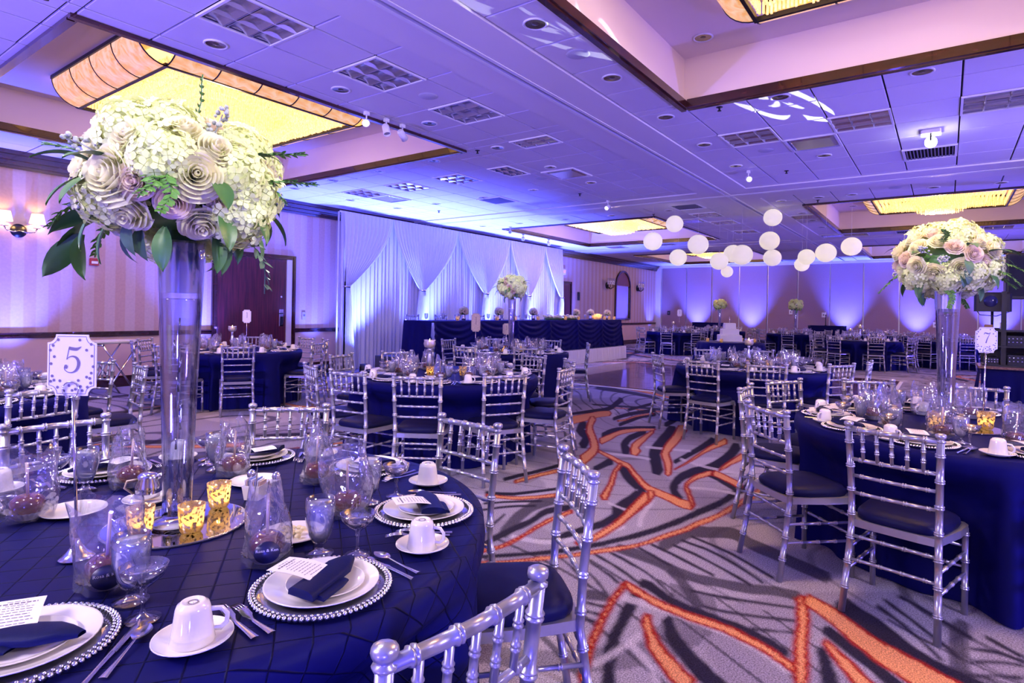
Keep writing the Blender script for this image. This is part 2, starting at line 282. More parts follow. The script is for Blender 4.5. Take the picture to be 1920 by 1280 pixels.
# ------------------------------------------------------------------ mesh building
class MB:
    def __init__(s): s.v = []; s.f = []; s.sm = []
    def _add(s, vs_, fs, smooth=False):
        n = len(s.v); s.v.extend(vs_); s.f.extend([tuple(i+n for i in f) for f in fs]); s.sm.extend([smooth]*len(fs)); return s
    def box(s, x0, x1, y0, y1, z0, z1):
        return s._add([(x0,y0,z0),(x1,y0,z0),(x1,y1,z0),(x0,y1,z0),(x0,y0,z1),(x1,y0,z1),(x1,y1,z1),(x0,y1,z1)],
                      [(0,3,2,1),(4,5,6,7),(0,1,5,4),(1,2,6,5),(2,3,7,6),(3,0,4,7)])
    def bbox(s, x0, x1, y0, y1, z0, z1, b=0.01):
        """box with chamfered vertical edges and top"""
        pts = [(x0+b,y0),(x1-b,y0),(x1,y0+b),(x1,y1-b),(x1-b,y1),(x0+b,y1),(x0,y1-b),(x0,y0+b)]
        cx_, cy_ = (x0+x1)/2, (y0+y1)/2
        ins = [(x0+2*b,y0+b),(x1-2*b,y0+b),(x1-b,y0+2*b),(x1-b,y1-2*b),(x1-2*b,y1-b),(x0+2*b,y1-b),(x0+b,y1-2*b),(x0+b,y0+2*b)]
        V = [(*p, z0) for p in pts]+[(*p, z1-b) for p in pts]+[(*p, z1) for p in ins]
        F = [tuple(range(7,-1,-1)), tuple(range(16,24))]
        for i in range(8):
            j = (i+1) % 8
            F += [(i,j,8+j,8+i),(8+i,8+j,16+j,16+i)]
        return s._add(V, F)
    def tube(s, path, n=8, caps=True):
        """path: list of (pos, radius)"""
        P = [Vector(p) for p, r in path]; R = [r for p, r in path]; m = len(P); V = []; F = []
        prev = None
        for i in range(m):
            a, b_ = P[max(i-1, 0)], P[min(i+1, m-1)]
            t = (b_-a)
            if t.length < 1e-9: t = Vector((0, 0, 1))
            t.normalize()
            if prev is None:
                ref = Vector((0, 0, 1)) if abs(t.z) < 0.9 else Vector((1, 0, 0))
                u = t.cross(ref).normalized()
            else:
                u = (prev - t*prev.dot(t)).normalized()
            prev = u; w = t.cross(u)
            for k in range(n):
                a_ = 2*pi*k/n; q = P[i]+(u*cos(a_)+w*sin(a_))*R[i]; V.append(tuple(q))
        for i in range(m-1):
            for k in range(n):
                k2 = (k+1) % n; F.append((i*n+k, i*n+k2, (i+1)*n+k2, (i+1)*n+k))
        s._add(V, F, True)
        if caps:
            o = len(s.v)-m*n
            s.f.append(tuple(o+k for k in range(n-1, -1, -1))); s.sm.append(False)
            s.f.append(tuple(o+(m-1)*n+k for k in range(n))); s.sm.append(False)
        return s
    def lathe(s, prof, n=24, c=(0,0,0), smooth=True, close=False):
        """prof: list of (r, z)"""
        V = []; F = []; m = len(prof)
        for r, z in prof:
            for k in range(n):
                a_ = 2*pi*k/n; V.append((c[0]+r*cos(a_), c[1]+r*sin(a_), c[2]+z))
        for i in range(m-1):
            for k in range(n):
                k2 = (k+1) % n; F.append((i*n+k, i*n+k2, (i+1)*n+k2, (i+1)*n+k))
        return s._add(V, F, smooth)
    def ball(s, c, r, n=10, m=6, sz=1.0):
        prof = [(max(1e-4, r*sin(pi*i/m)), -r*sz*cos(pi*i/m)) for i in range(m+1)]
        return s.lathe(prof, n, c)
    def grid(s, fn, nu, nv, smooth=True, closeu=False):
        V = [fn(i/nu, j/nv) for j in range(nv+1) for i in range(nu+(0 if closeu else 1))]
        w = nu if closeu else nu+1; F = []
        for j in range(nv):
            for i in range(nu):
                i2 = (i+1) % w if closeu else i+1
                F.append((j*w+i, j*w+i2, (j+1)*w+i2, (j+1)*w+i))
        return s._add(V, F, smooth)
    def poly(s, pts, z0, z1):
        """prism from 2d outline (convex or n-gon) in xy"""
        n = len(pts); V = [(x, y, z0) for x, y in pts]+[(x, y, z1) for x, y in pts]
        F = [tuple(range(n-1, -1, -1)), tuple(range(n, 2*n))]+[(i, (i+1) % n, n+(i+1) % n, n+i) for i in range(n)]
        return s._add(V, F)
    def xform(s, M, start=0):
        for i in range(start, len(s.v)): s.v[i] = tuple(M @ Vector(s.v[i]))
        return s
    def merge(s, o, M=None):
        vs_ = [tuple(M @ Vector(p)) for p in o.v] if M else o.v
        n = len(s.v); s.v.extend(vs_); s.f.extend([tuple(i+n for i in f) for f in o.f]); s.sm.extend(o.sm); return s
    def data(s, name, m=None):
        me = bpy.data.meshes.new(name); me.from_pydata(s.v, [], s.f)
        me.polygons.foreach_set('use_smooth', s.sm)
        if m: me.materials.append(m)
        me.update(); return me
def ob(name, me, parent=None, loc=None, rz=None, m=None, rot=None):
    if isinstance(me, MB): me = me.data(name, m)
    o = bpy.data.objects.new(name, me); COL.objects.link(o)
    if loc is not None: o.location = loc
    if rz is not None: o.rotation_euler = (0, 0, rz)
    if rot is not None: o.rotation_euler = rot
    if parent is not None: o.parent = parent
    return o
def tag(o, label, cat, group=None, kind=None):
    o['label'] = label; o['category'] = cat
    if group: o['group'] = group
    if kind: o['kind'] = kind
    return o
def thing(name, label, cat, loc=(0,0,0), rz=0.0, group=None):
    o = bpy.data.objects.new(name, None); COL.objects.link(o); o.empty_display_size = 0.1
    o.location = loc; o.rotation_euler = (0, 0, rz); return tag(o, label, cat, group)
def struct(name, me, m=None, parent=None, loc=None):
    o = ob(name, me, parent, loc, m=m); o['kind'] = 'structure'; return o
def copytree(o, parent=None):
    c = o.copy(); COL.objects.link(c)
    if parent is not None: c.parent = parent
    for ch in CH.get(o.name, ()): 
        copytree(ch, c)
    return c
CH = {}
class Proto:
    """a thing or a part described once: list of (name, mesh, local loc, children, kind, local rot)"""
    def __init__(s, name, parts): s.name = name; s.parts = parts
def stamp(parts, root):
    for p in parts:
        o = bpy.data.objects.new(p['n'], p['m']); COL.objects.link(o); o.parent = root
        if 'l' in p: o.location = p['l']
        if 'r' in p: o.rotation_euler = p['r']
        if 's' in p: o.scale = p['s']
        if 'k' in p: o['kind'] = p['k']
        if 'lab' in p: o['label'] = p['lab']
        if 'c' in p: stamp(p['c'], o)
# small glowing surfaces are not sampled as lamps; lamp objects stand beside them
for m_ in (M_CRYSTAL, M_FLAME, M_BULB, M_SHADE, M_WAX, M_LAMP, M_SMALLLAMP, M_PARLENS, M_AMBER, M_EXIT):
    m_.cycles.emission_sampling = 'NONE'
STROKES = [('K',[(3.3,1.61),(3.24,1.57),(3.23,1.5),(3.22,1.42),(3.21,1.35),(3.2,1.3),(3.18,1.25),(3.16,1.21),(3.15,1.16),(3.14,1.11),(3.14,1.06),(3.14,1.01),(3.16,0.96),(3.17,0.91),(3.17,0.87),(3.18,0.83),(3.19,0.79),(3.21,0.75),(3.23,0.72),(3.25,0.68),(3.26,0.64),(3.26,0.6),(3.26,0.58),(3.32,0.57),(3.38,0.59),(3.38,0.61),(3.37,0.66),(3.37,0.7),(3.35,0.74),(3.33,0.78),(3.31,0.81),(3.3,0.85),(3.29,0.89),(3.28,0.93),(3.27,0.98),(3.26,1.04),(3.25,1.09),(3.26,1.14),(3.27,1.19),(3.28,1.23),(3.3,1.28),(3.32,1.32),(3.34,1.38),(3.36,1.46),(3.37,1.55),(3.37,1.61)]),
('K',[(3.24,1.24),(3.16,1.22),(3.13,1.19),(3.1,1.15),(3.06,1.12),(3.02,1.09),(2.98,1.06),(2.94,1.03),(2.91,1),(2.88,0.98),(2.86,0.96),(2.89,0.94),(2.95,0.95),(2.97,0.97),(3,0.99),(3.03,1.02),(3.07,1.04),(3.11,1.08),(3.16,1.11),(3.21,1.15),(3.25,1.19),(3.28,1.22)]),
('K',[(3.45,1.39),(3.43,1.34),(3.52,1.33),(3.65,1.31),(3.75,1.29),(3.78,1.27),(3.79,1.24),(3.81,1.21),(3.85,1.16),(3.88,1.12),(3.89,1.08),(3.88,1.05),(3.84,1.01),(3.8,0.96),(3.76,0.89),(3.73,0.81),(3.7,0.75),(3.67,0.7),(3.65,0.66),(3.63,0.62),(3.61,0.57),(3.59,0.53),(3.57,0.5),(3.64,0.48),(3.73,0.5),(3.75,0.53),(3.77,0.58),(3.8,0.62),(3.82,0.67),(3.84,0.71),(3.87,0.76),(3.91,0.83),(3.95,0.91),(3.98,0.98),(4.02,1.02),(4.07,1.07),(4.1,1.12),(4.09,1.17),(4.05,1.23),(4.01,1.27),(4,1.3),(3.98,1.34),(3.92,1.38),(3.79,1.4),(3.65,1.42),(3.55,1.43)]),
('K',[(3,2.25),(3.01,2.21),(3.07,2.23),(3.15,2.26),(3.24,2.29),(3.33,2.31),(3.42,2.33),(3.51,2.35),(3.58,2.35),(3.64,2.34),(3.69,2.33),(3.74,2.32),(3.78,2.32),(3.81,2.31),(3.93,2.37),(4,2.45),(3.97,2.46),(3.92,2.46),(3.87,2.47),(3.81,2.48),(3.73,2.49),(3.64,2.48),(3.54,2.46),(3.42,2.44),(3.32,2.41),(3.22,2.37),(3.13,2.34),(3.07,2.31)]),
('K',[(3.56,-0.07),(3.46,-0.03),(3.32,-0.03),(3.14,-0.03),(3.01,-0.03),(2.95,-0.03),(2.92,-0.03),(2.9,-0.03),(2.89,-0.07),(2.97,-0.1),(2.99,-0.1),(3.01,-0.1),(3.07,-0.1),(3.2,-0.1),(3.38,-0.1),(3.52,-0.11)]),
('K',[(2.66,1.47),(2.61,1.43),(2.63,1.4),(2.65,1.36),(2.66,1.33),(2.72,1.34),(2.76,1.38),(2.74,1.41),(2.73,1.45),(2.71,1.48)]),
('T',[(2.89,1.57),(2.88,1.56),(2.86,1.53),(2.83,1.49),(2.8,1.46),(2.78,1.43),(2.76,1.41),(2.74,1.39),(2.74,1.38),(2.76,1.39),(2.78,1.41),(2.8,1.43),(2.83,1.46),(2.86,1.5),(2.88,1.53),(2.9,1.56)]),
('T',[(3.03,1.63),(3.01,1.62),(2.99,1.59),(2.97,1.54),(2.94,1.49),(2.92,1.45),(2.89,1.41),(2.87,1.38),(2.88,1.37),(2.9,1.38),(2.92,1.41),(2.95,1.45),(2.97,1.5),(3,1.55),(3.02,1.6),(3.04,1.63)]),
('T',[(3.14,1.66),(3.12,1.65),(3.09,1.59),(3.06,1.51),(3.02,1.44),(2.99,1.38),(2.95,1.32),(2.93,1.27),(2.94,1.27),(2.96,1.28),(2.98,1.32),(3.02,1.38),(3.06,1.45),(3.09,1.52),(3.13,1.6),(3.15,1.66)]),
('T',[(3.22,1.6),(3.2,1.59),(3.18,1.55),(3.16,1.49),(3.13,1.43),(3.11,1.37),(3.08,1.31),(3.04,1.25),(2.99,1.19),(2.94,1.13),(2.9,1.1),(2.91,1.09),(2.93,1.09),(2.96,1.13),(3.02,1.19),(3.07,1.26),(3.11,1.32),(3.14,1.38),(3.17,1.44),(3.2,1.5),(3.22,1.56),(3.23,1.6)]),
('T',[(3.4,1.5),(3.37,1.49),(3.35,1.44),(3.31,1.36),(3.28,1.31),(3.26,1.27),(3.25,1.25),(3.25,1.24),(3.27,1.23),(3.29,1.24),(3.29,1.26),(3.3,1.28),(3.31,1.31),(3.35,1.37),(3.38,1.44),(3.41,1.5)]),
('T',[(3.49,1.46),(3.47,1.45),(3.44,1.38),(3.41,1.3),(3.37,1.22),(3.33,1.13),(3.3,1.06),(3.27,1),(3.29,1),(3.31,1.01),(3.33,1.06),(3.37,1.14),(3.41,1.22),(3.45,1.31),(3.48,1.39),(3.51,1.46)]),
('T',[(3.56,1.34),(3.54,1.33),(3.52,1.27),(3.49,1.19),(3.45,1.1),(3.39,0.99),(3.32,0.88),(3.28,0.81),(3.29,0.81),(3.31,0.81),(3.36,0.88),(3.42,0.99),(3.48,1.1),(3.53,1.19),(3.56,1.28),(3.58,1.34)]),
('T',[(3.67,1.33),(3.65,1.32),(3.63,1.25),(3.61,1.16),(3.56,1.06),(3.49,0.95),(3.41,0.84),(3.35,0.77),(3.36,0.76),(3.38,0.77),(3.44,0.84),(3.53,0.95),(3.6,1.06),(3.65,1.17),(3.67,1.26),(3.69,1.33)]),
('T',[(3.77,1.3),(3.75,1.29),(3.72,1.21),(3.68,1.11),(3.63,1.01),(3.56,0.9),(3.49,0.8),(3.45,0.74),(3.46,0.73),(3.48,0.74),(3.53,0.81),(3.6,0.91),(3.67,1.01),(3.72,1.12),(3.76,1.22),(3.79,1.3)]),
('T',[(3.04,1.05),(3.02,1.04),(3.03,1),(3.04,0.94),(3.05,0.87),(3.09,0.77),(3.13,0.66),(3.16,0.58),(3.18,0.57),(3.19,0.58),(3.16,0.66),(3.12,0.78),(3.09,0.88),(3.07,0.95),(3.06,1.01),(3.05,1.05)]),
('T',[(2.91,0.95),(2.9,0.95),(2.9,0.9),(2.91,0.84),(2.93,0.78),(2.96,0.7),(3,0.61),(3.03,0.55),(3.05,0.55),(3.06,0.55),(3.03,0.62),(2.99,0.7),(2.96,0.78),(2.94,0.85),(2.93,0.91),(2.93,0.95)]),
('T',[(2.84,0.7),(2.83,0.69),(2.84,0.67),(2.86,0.63),(2.88,0.6),(2.9,0.57),(2.91,0.54),(2.93,0.51),(2.94,0.51),(2.95,0.52),(2.94,0.54),(2.92,0.57),(2.9,0.6),(2.89,0.64),(2.87,0.67),(2.86,0.7)]),
('T',[(2.59,1.43),(2.57,1.42),(2.58,1.4),(2.58,1.38),(2.59,1.35),(2.59,1.33),(2.6,1.3),(2.61,1.28),(2.62,1.28),(2.63,1.29),(2.63,1.31),(2.62,1.34),(2.61,1.36),(2.61,1.39),(2.6,1.42),(2.6,1.43)]),
('T',[(2.51,1.39),(2.5,1.38),(2.5,1.36),(2.51,1.34),(2.51,1.31),(2.52,1.29),(2.52,1.27),(2.52,1.26),(2.54,1.26),(2.55,1.26),(2.55,1.28),(2.54,1.3),(2.54,1.32),(2.53,1.35),(2.53,1.37),(2.52,1.39)]),
('T',[(2.43,1.35),(2.43,1.34),(2.43,1.33),(2.44,1.32),(2.44,1.3),(2.45,1.28),(2.45,1.27),(2.46,1.25),(2.47,1.25),(2.48,1.26),(2.48,1.27),(2.47,1.29),(2.47,1.31),(2.46,1.33),(2.45,1.35),(2.45,1.36)]),
('T',[(3.46,0.26),(3.43,0.26),(3.4,0.23),(3.35,0.18),(3.29,0.14),(3.21,0.08),(3.12,0.03),(3.06,-0),(3.07,-0.01),(3.09,-0.01),(3.15,0.02),(3.24,0.08),(3.32,0.13),(3.39,0.18),(3.44,0.22),(3.48,0.25)]),
('T',[(3.56,0.24),(3.53,0.23),(3.47,0.19),(3.39,0.12),(3.31,0.07),(3.24,0.01),(3.17,-0.03),(3.13,-0.06),(3.14,-0.07),(3.16,-0.07),(3.21,-0.04),(3.28,0.01),(3.35,0.06),(3.43,0.12),(3.51,0.18),(3.57,0.23)]),
('T',[(3.65,0.18),(3.62,0.18),(3.59,0.13),(3.53,0.08),(3.48,0.02),(3.43,-0.03),(3.38,-0.08),(3.35,-0.11),(3.37,-0.12),(3.39,-0.12),(3.42,-0.09),(3.47,-0.04),(3.53,0.02),(3.58,0.07),(3.63,0.13),(3.67,0.17)]),
('T',[(3.26,-0.1),(3.25,-0.1),(3.26,-0.13),(3.27,-0.16),(3.28,-0.19),(3.28,-0.23),(3.27,-0.26),(3.26,-0.28),(3.28,-0.29),(3.3,-0.29),(3.3,-0.26),(3.31,-0.23),(3.32,-0.2),(3.31,-0.16),(3.29,-0.13),(3.28,-0.11)]),
('T',[(3.14,-0.1),(3.12,-0.1),(3.14,-0.13),(3.17,-0.16),(3.19,-0.19),(3.21,-0.22),(3.22,-0.25),(3.23,-0.28),(3.24,-0.28),(3.26,-0.28),(3.25,-0.26),(3.24,-0.23),(3.22,-0.19),(3.2,-0.16),(3.18,-0.13),(3.16,-0.11)]),
('T',[(3.01,-0.08),(2.99,-0.09),(3.01,-0.11),(3.04,-0.15),(3.07,-0.18),(3.09,-0.22),(3.1,-0.25),(3.12,-0.27),(3.14,-0.27),(3.15,-0.27),(3.14,-0.25),(3.12,-0.22),(3.1,-0.19),(3.07,-0.15),(3.04,-0.11),(3.03,-0.09)]),
('T',[(3.43,-0.16),(3.41,-0.16),(3.39,-0.18),(3.36,-0.21),(3.34,-0.24),(3.32,-0.26),(3.31,-0.27),(3.31,-0.28),(3.32,-0.29),(3.34,-0.29),(3.35,-0.28),(3.36,-0.26),(3.38,-0.24),(3.4,-0.22),(3.43,-0.19),(3.45,-0.16)]),
('T',[(3.43,2.74),(3.42,2.72),(3.46,2.68),(3.53,2.63),(3.59,2.57),(3.64,2.52),(3.69,2.46),(3.73,2.42),(3.76,2.43),(3.77,2.45),(3.74,2.49),(3.69,2.55),(3.63,2.6),(3.57,2.66),(3.5,2.71),(3.46,2.75)]),
('T',[(3.31,2.65),(3.3,2.64),(3.35,2.61),(3.41,2.58),(3.47,2.54),(3.53,2.49),(3.58,2.43),(3.62,2.39),(3.64,2.41),(3.66,2.42),(3.62,2.46),(3.57,2.52),(3.51,2.57),(3.45,2.61),(3.38,2.64),(3.34,2.67)]),
('T',[(2.93,2.33),(2.93,2.32),(2.98,2.34),(3.04,2.37),(3.11,2.4),(3.19,2.42),(3.27,2.44),(3.33,2.46),(3.35,2.47),(3.36,2.49),(3.29,2.47),(3.21,2.45),(3.13,2.43),(3.05,2.4),(2.98,2.36),(2.94,2.34)]),
('T',[(2.72,1.96),(2.7,1.95),(2.69,1.92),(2.68,1.88),(2.66,1.84),(2.64,1.81),(2.62,1.77),(2.6,1.75),(2.61,1.74),(2.62,1.75),(2.64,1.78),(2.66,1.81),(2.68,1.85),(2.7,1.89),(2.72,1.93),(2.73,1.96)]),
('T',[(2.78,1.93),(2.77,1.92),(2.75,1.88),(2.72,1.83),(2.7,1.78),(2.66,1.73),(2.62,1.69),(2.6,1.66),(2.6,1.65),(2.61,1.66),(2.64,1.69),(2.68,1.74),(2.72,1.78),(2.75,1.84),(2.77,1.89),(2.79,1.93)]),
('T',[(2.85,1.88),(2.84,1.88),(2.81,1.82),(2.77,1.75),(2.73,1.69),(2.7,1.64),(2.68,1.61),(2.66,1.58),(2.66,1.58),(2.68,1.58),(2.69,1.61),(2.72,1.65),(2.75,1.69),(2.79,1.76),(2.83,1.83),(2.86,1.88)]),
('T',[(2.97,1.79),(2.95,1.78),(2.93,1.74),(2.9,1.69),(2.86,1.64),(2.82,1.58),(2.77,1.52),(2.74,1.48),(2.74,1.47),(2.76,1.48),(2.79,1.52),(2.84,1.58),(2.89,1.64),(2.92,1.69),(2.95,1.75),(2.98,1.79)]),
('D',[(2.96,1.3),(2.91,1.27),(2.91,1.26),(2.91,1.24),(2.9,1.22),(2.88,1.18),(2.85,1.13),(2.83,1.09),(2.81,1.05),(2.8,1.01),(2.8,0.98),(2.79,0.94),(2.79,0.9),(2.79,0.86),(2.78,0.81),(2.78,0.76),(2.77,0.71),(2.76,0.67),(2.75,0.63),(2.73,0.6),(2.72,0.57),(2.7,0.54),(2.69,0.52),(2.72,0.51),(2.76,0.52),(2.77,0.54),(2.79,0.57),(2.81,0.6),(2.82,0.64),(2.84,0.68),(2.85,0.72),(2.86,0.77),(2.86,0.82),(2.87,0.87),(2.87,0.91),(2.88,0.95),(2.88,0.99),(2.89,1.03),(2.9,1.06),(2.91,1.1),(2.94,1.14),(2.97,1.19),(3,1.23),(3.01,1.26),(3.01,1.29),(3.01,1.3)]),
('D',[(2.85,1.25),(2.82,1.28),(2.8,1.27),(2.77,1.27),(2.72,1.26),(2.67,1.25),(2.61,1.24),(2.55,1.22),(2.5,1.21),(2.44,1.2),(2.39,1.19),(2.34,1.17),(2.29,1.16),(2.25,1.14),(2.21,1.12),(2.17,1.1),(2.13,1.08),(2.08,1.06),(2.02,1.03),(1.99,1.01),(1.98,0.98),(2.02,0.97),(2.06,0.99),(2.11,1.01),(2.16,1.04),(2.2,1.06),(2.24,1.07),(2.27,1.09),(2.31,1.1),(2.35,1.12),(2.39,1.13),(2.43,1.14),(2.48,1.15),(2.54,1.16),(2.59,1.17),(2.65,1.18),(2.7,1.19),(2.74,1.2),(2.78,1.21),(2.8,1.21)]),
('D',[(2.72,1.04),(2.66,1.05),(2.63,1.03),(2.59,1.01),(2.54,0.99),(2.51,0.96),(2.48,0.94),(2.45,0.91),(2.42,0.88),(2.4,0.86),(2.37,0.83),(2.35,0.8),(2.32,0.77),(2.3,0.74),(2.27,0.7),(2.24,0.66),(2.22,0.63),(2.26,0.6),(2.33,0.61),(2.35,0.64),(2.39,0.69),(2.41,0.73),(2.44,0.76),(2.46,0.79),(2.48,0.82),(2.5,0.84),(2.52,0.87),(2.55,0.89),(2.57,0.92),(2.6,0.94),(2.62,0.96),(2.65,0.98),(2.68,1),(2.71,1.01)]),
('D',[(3.06,0.44),(3,0.43),(2.97,0.4),(2.93,0.36),(2.89,0.32),(2.86,0.29),(2.83,0.25),(2.8,0.22),(2.77,0.2),(2.75,0.18),(2.72,0.16),(2.7,0.13),(2.68,0.11),(2.66,0.1),(2.7,0.07),(2.75,0.07),(2.77,0.09),(2.79,0.11),(2.82,0.14),(2.84,0.16),(2.87,0.18),(2.9,0.21),(2.93,0.24),(2.96,0.27),(2.99,0.3),(3.03,0.34),(3.07,0.39),(3.1,0.42)]),
('D',[(2.88,0.42),(2.83,0.43),(2.8,0.42),(2.76,0.41),(2.72,0.4),(2.67,0.39),(2.63,0.38),(2.58,0.37),(2.54,0.36),(2.5,0.35),(2.47,0.35),(2.47,0.31),(2.55,0.29),(2.57,0.3),(2.61,0.31),(2.65,0.32),(2.69,0.33),(2.74,0.35),(2.78,0.36),(2.82,0.38),(2.86,0.39),(2.88,0.4)]),
('D',[(3.37,0.43),(3.23,0.41),(3.21,0.39),(3.18,0.36),(3.15,0.33),(3.12,0.3),(3.09,0.26),(3.06,0.23),(3.03,0.2),(2.99,0.17),(2.95,0.14),(2.92,0.11),(2.9,0.08),(2.88,0.05),(2.86,0.02),(2.85,-0),(2.84,-0.03),(2.83,-0.06),(2.82,-0.1),(2.81,-0.12),(2.89,-0.16),(2.99,-0.16),(3,-0.13),(3.01,-0.1),(3.03,-0.06),(3.04,-0.03),(3.05,-0.01),(3.07,0.02),(3.09,0.04),(3.11,0.07),(3.14,0.1),(3.18,0.13),(3.22,0.16),(3.27,0.2),(3.31,0.23),(3.34,0.27),(3.37,0.31),(3.4,0.34),(3.44,0.37),(3.46,0.39)]),
('D',[(2.69,2.16),(2.67,2.14),(2.72,2.09),(2.79,2.02),(2.86,1.96),(2.9,1.92),(2.94,1.88),(2.98,1.85),(3.03,1.81),(3.08,1.78),(3.14,1.75),(3.18,1.72),(3.22,1.7),(3.28,1.67),(3.35,1.64),(3.44,1.6),(3.52,1.56),(3.61,1.53),(3.7,1.5),(3.78,1.48),(3.86,1.46),(3.92,1.44),(3.99,1.43),(4.06,1.42),(4.13,1.4),(4.2,1.39),(4.29,1.37),(4.39,1.35),(4.5,1.33),(4.61,1.32),(4.72,1.31),(4.83,1.3),(4.93,1.29),(5.04,1.28),(5.11,1.27),(5.24,1.3),(5.28,1.35),(5.2,1.35),(5.09,1.36),(4.98,1.37),(4.86,1.38),(4.74,1.38),(4.63,1.39),(4.52,1.41),(4.41,1.43),(4.32,1.45),(4.24,1.46),(4.16,1.47),(4.09,1.48),(4.02,1.5),(3.95,1.51),(3.87,1.53),(3.78,1.55),(3.69,1.58),(3.6,1.61),(3.51,1.64),(3.42,1.68),(3.34,1.71),(3.29,1.74),(3.24,1.76),(3.19,1.79),(3.14,1.82),(3.09,1.85),(3.04,1.88),(2.99,1.92),(2.95,1.95),(2.9,1.99),(2.84,2.05),(2.76,2.12),(2.71,2.17)]),
('D',[(2.83,2.28),(2.81,2.24),(2.86,2.24),(2.92,2.23),(2.98,2.23),(3.04,2.23),(3.1,2.23),(3.15,2.23),(3.2,2.22),(3.26,2.22),(3.32,2.22),(3.4,2.23),(3.48,2.24),(3.54,2.24),(3.6,2.22),(3.66,2.18),(3.7,2.16),(3.77,2.18),(3.81,2.23),(3.77,2.26),(3.71,2.29),(3.64,2.32),(3.55,2.32),(3.46,2.3),(3.39,2.29),(3.33,2.29),(3.28,2.3),(3.22,2.3),(3.16,2.3),(3.11,2.3),(3.05,2.3),(2.98,2.3),(2.92,2.31),(2.88,2.31)]),
('D',[(3.64,2.89),(3.62,2.86),(3.64,2.81),(3.67,2.74),(3.73,2.67),(3.83,2.61),(3.96,2.54),(4.05,2.49),(4.09,2.51),(4.12,2.53),(4.02,2.58),(3.9,2.65),(3.79,2.72),(3.74,2.79),(3.7,2.86),(3.68,2.91)]),
('D',[(4.02,3),(3.99,2.96),(4.03,2.95),(4.1,2.94),(4.17,2.93),(4.23,2.91),(4.31,2.9),(4.39,2.88),(4.48,2.87),(4.59,2.85),(4.66,2.84),(4.72,2.87),(4.76,2.91),(4.68,2.92),(4.58,2.93),(4.48,2.95),(4.4,2.96),(4.32,2.98),(4.25,3),(4.18,3.01),(4.11,3.02),(4.07,3.03)]),
('D',[(6.79,3.74),(6.82,3.83),(6.71,3.79),(6.52,3.71),(6.21,3.56),(6.01,3.4),(5.93,3.32),(5.92,3.31),(5.88,3.29),(5.74,3.23),(5.63,3.19),(5.46,3.06),(5.49,3.02),(5.61,3.06),(5.79,3.14),(6.05,3.27),(6.28,3.43),(6.38,3.53),(6.37,3.53),(6.33,3.5),(6.42,3.53),(6.51,3.56)]),
('D',[(5.12,2.44),(4.96,2.39),(4.87,2.33),(4.75,2.25),(4.65,2.17),(4.58,2.11),(4.53,2.06),(4.49,2.02),(4.46,1.99),(4.45,1.98),(4.5,2),(4.47,2),(4.39,1.99),(4.3,1.98),(4.18,1.98),(4.07,1.97),(3.99,1.97),(3.85,1.9),(3.83,1.84),(3.9,1.84),(4.02,1.85),(4.13,1.85),(4.23,1.86),(4.33,1.87),(4.45,1.9),(4.61,1.97),(4.68,2.03),(4.73,2.07),(4.77,2.11),(4.82,2.16),(4.87,2.2),(4.95,2.27),(5.07,2.34),(5.15,2.4)]),
('D',[(4.41,1.92),(4.43,1.98),(4.33,1.97),(4.2,1.95),(4.07,1.93),(3.97,1.91),(3.87,1.9),(3.79,1.89),(3.73,1.89),(3.68,1.89),(3.62,1.9),(3.55,1.92),(3.47,1.94),(3.41,1.95),(3.35,1.97),(3.31,1.98),(3.27,1.98),(3.23,1.96),(3.21,1.93),(3.23,1.92),(3.27,1.9),(3.32,1.89),(3.38,1.87),(3.44,1.85),(3.51,1.83),(3.56,1.81),(3.62,1.81),(3.69,1.8),(3.77,1.81),(3.86,1.81),(3.95,1.82),(4.06,1.83),(4.19,1.84),(4.27,1.85)]),
('D',[(4.42,1.6),(4.53,1.63),(4.57,1.66),(4.63,1.7),(4.68,1.73),(4.71,1.74),(4.75,1.75),(4.78,1.76),(4.83,1.78),(4.89,1.78),(4.95,1.79),(5.03,1.79),(5.11,1.78),(5.18,1.76),(5.22,1.75),(5.25,1.72),(5.31,1.7),(5.41,1.68),(5.53,1.67),(5.66,1.67),(5.79,1.66),(5.93,1.67),(6.07,1.68),(6.25,1.7),(6.43,1.72),(6.55,1.74),(6.8,1.83),(6.79,1.89),(6.65,1.87),(6.48,1.84),(6.32,1.82),(6.19,1.81),(6.06,1.8),(5.94,1.8),(5.82,1.8),(5.69,1.81),(5.6,1.82),(5.55,1.84),(5.51,1.86),(5.45,1.88),(5.35,1.89),(5.25,1.9),(5.14,1.9),(5.03,1.89),(4.93,1.87),(4.83,1.85),(4.73,1.82),(4.64,1.78),(4.56,1.74),(4.48,1.69),(4.42,1.65),(4.38,1.62)]),
('D',[(5.34,1.8),(5.25,1.76),(5.25,1.73),(5.24,1.69),(5.23,1.65),(5.2,1.61),(5.16,1.56),(5.11,1.52),(5.05,1.46),(4.99,1.4),(4.95,1.36),(5,1.36),(5.09,1.38),(5.14,1.42),(5.2,1.48),(5.27,1.54),(5.32,1.59),(5.36,1.64),(5.4,1.69),(5.42,1.74),(5.43,1.78),(5.43,1.81)]),
('D',[(7.29,2.74),(7.29,2.82),(7.1,2.78),(6.83,2.71),(6.59,2.66),(6.38,2.61),(6.16,2.56),(5.93,2.5),(5.71,2.42),(5.55,2.35),(5.42,2.29),(5.27,2.21),(5.12,2.14),(5.02,2.09),(5,2.01),(5.19,2.05),(5.29,2.1),(5.44,2.17),(5.58,2.23),(5.68,2.28),(5.74,2.31),(5.79,2.32),(5.9,2.35),(6.08,2.39),(6.28,2.43),(6.51,2.48),(6.76,2.54),(6.94,2.58)]),
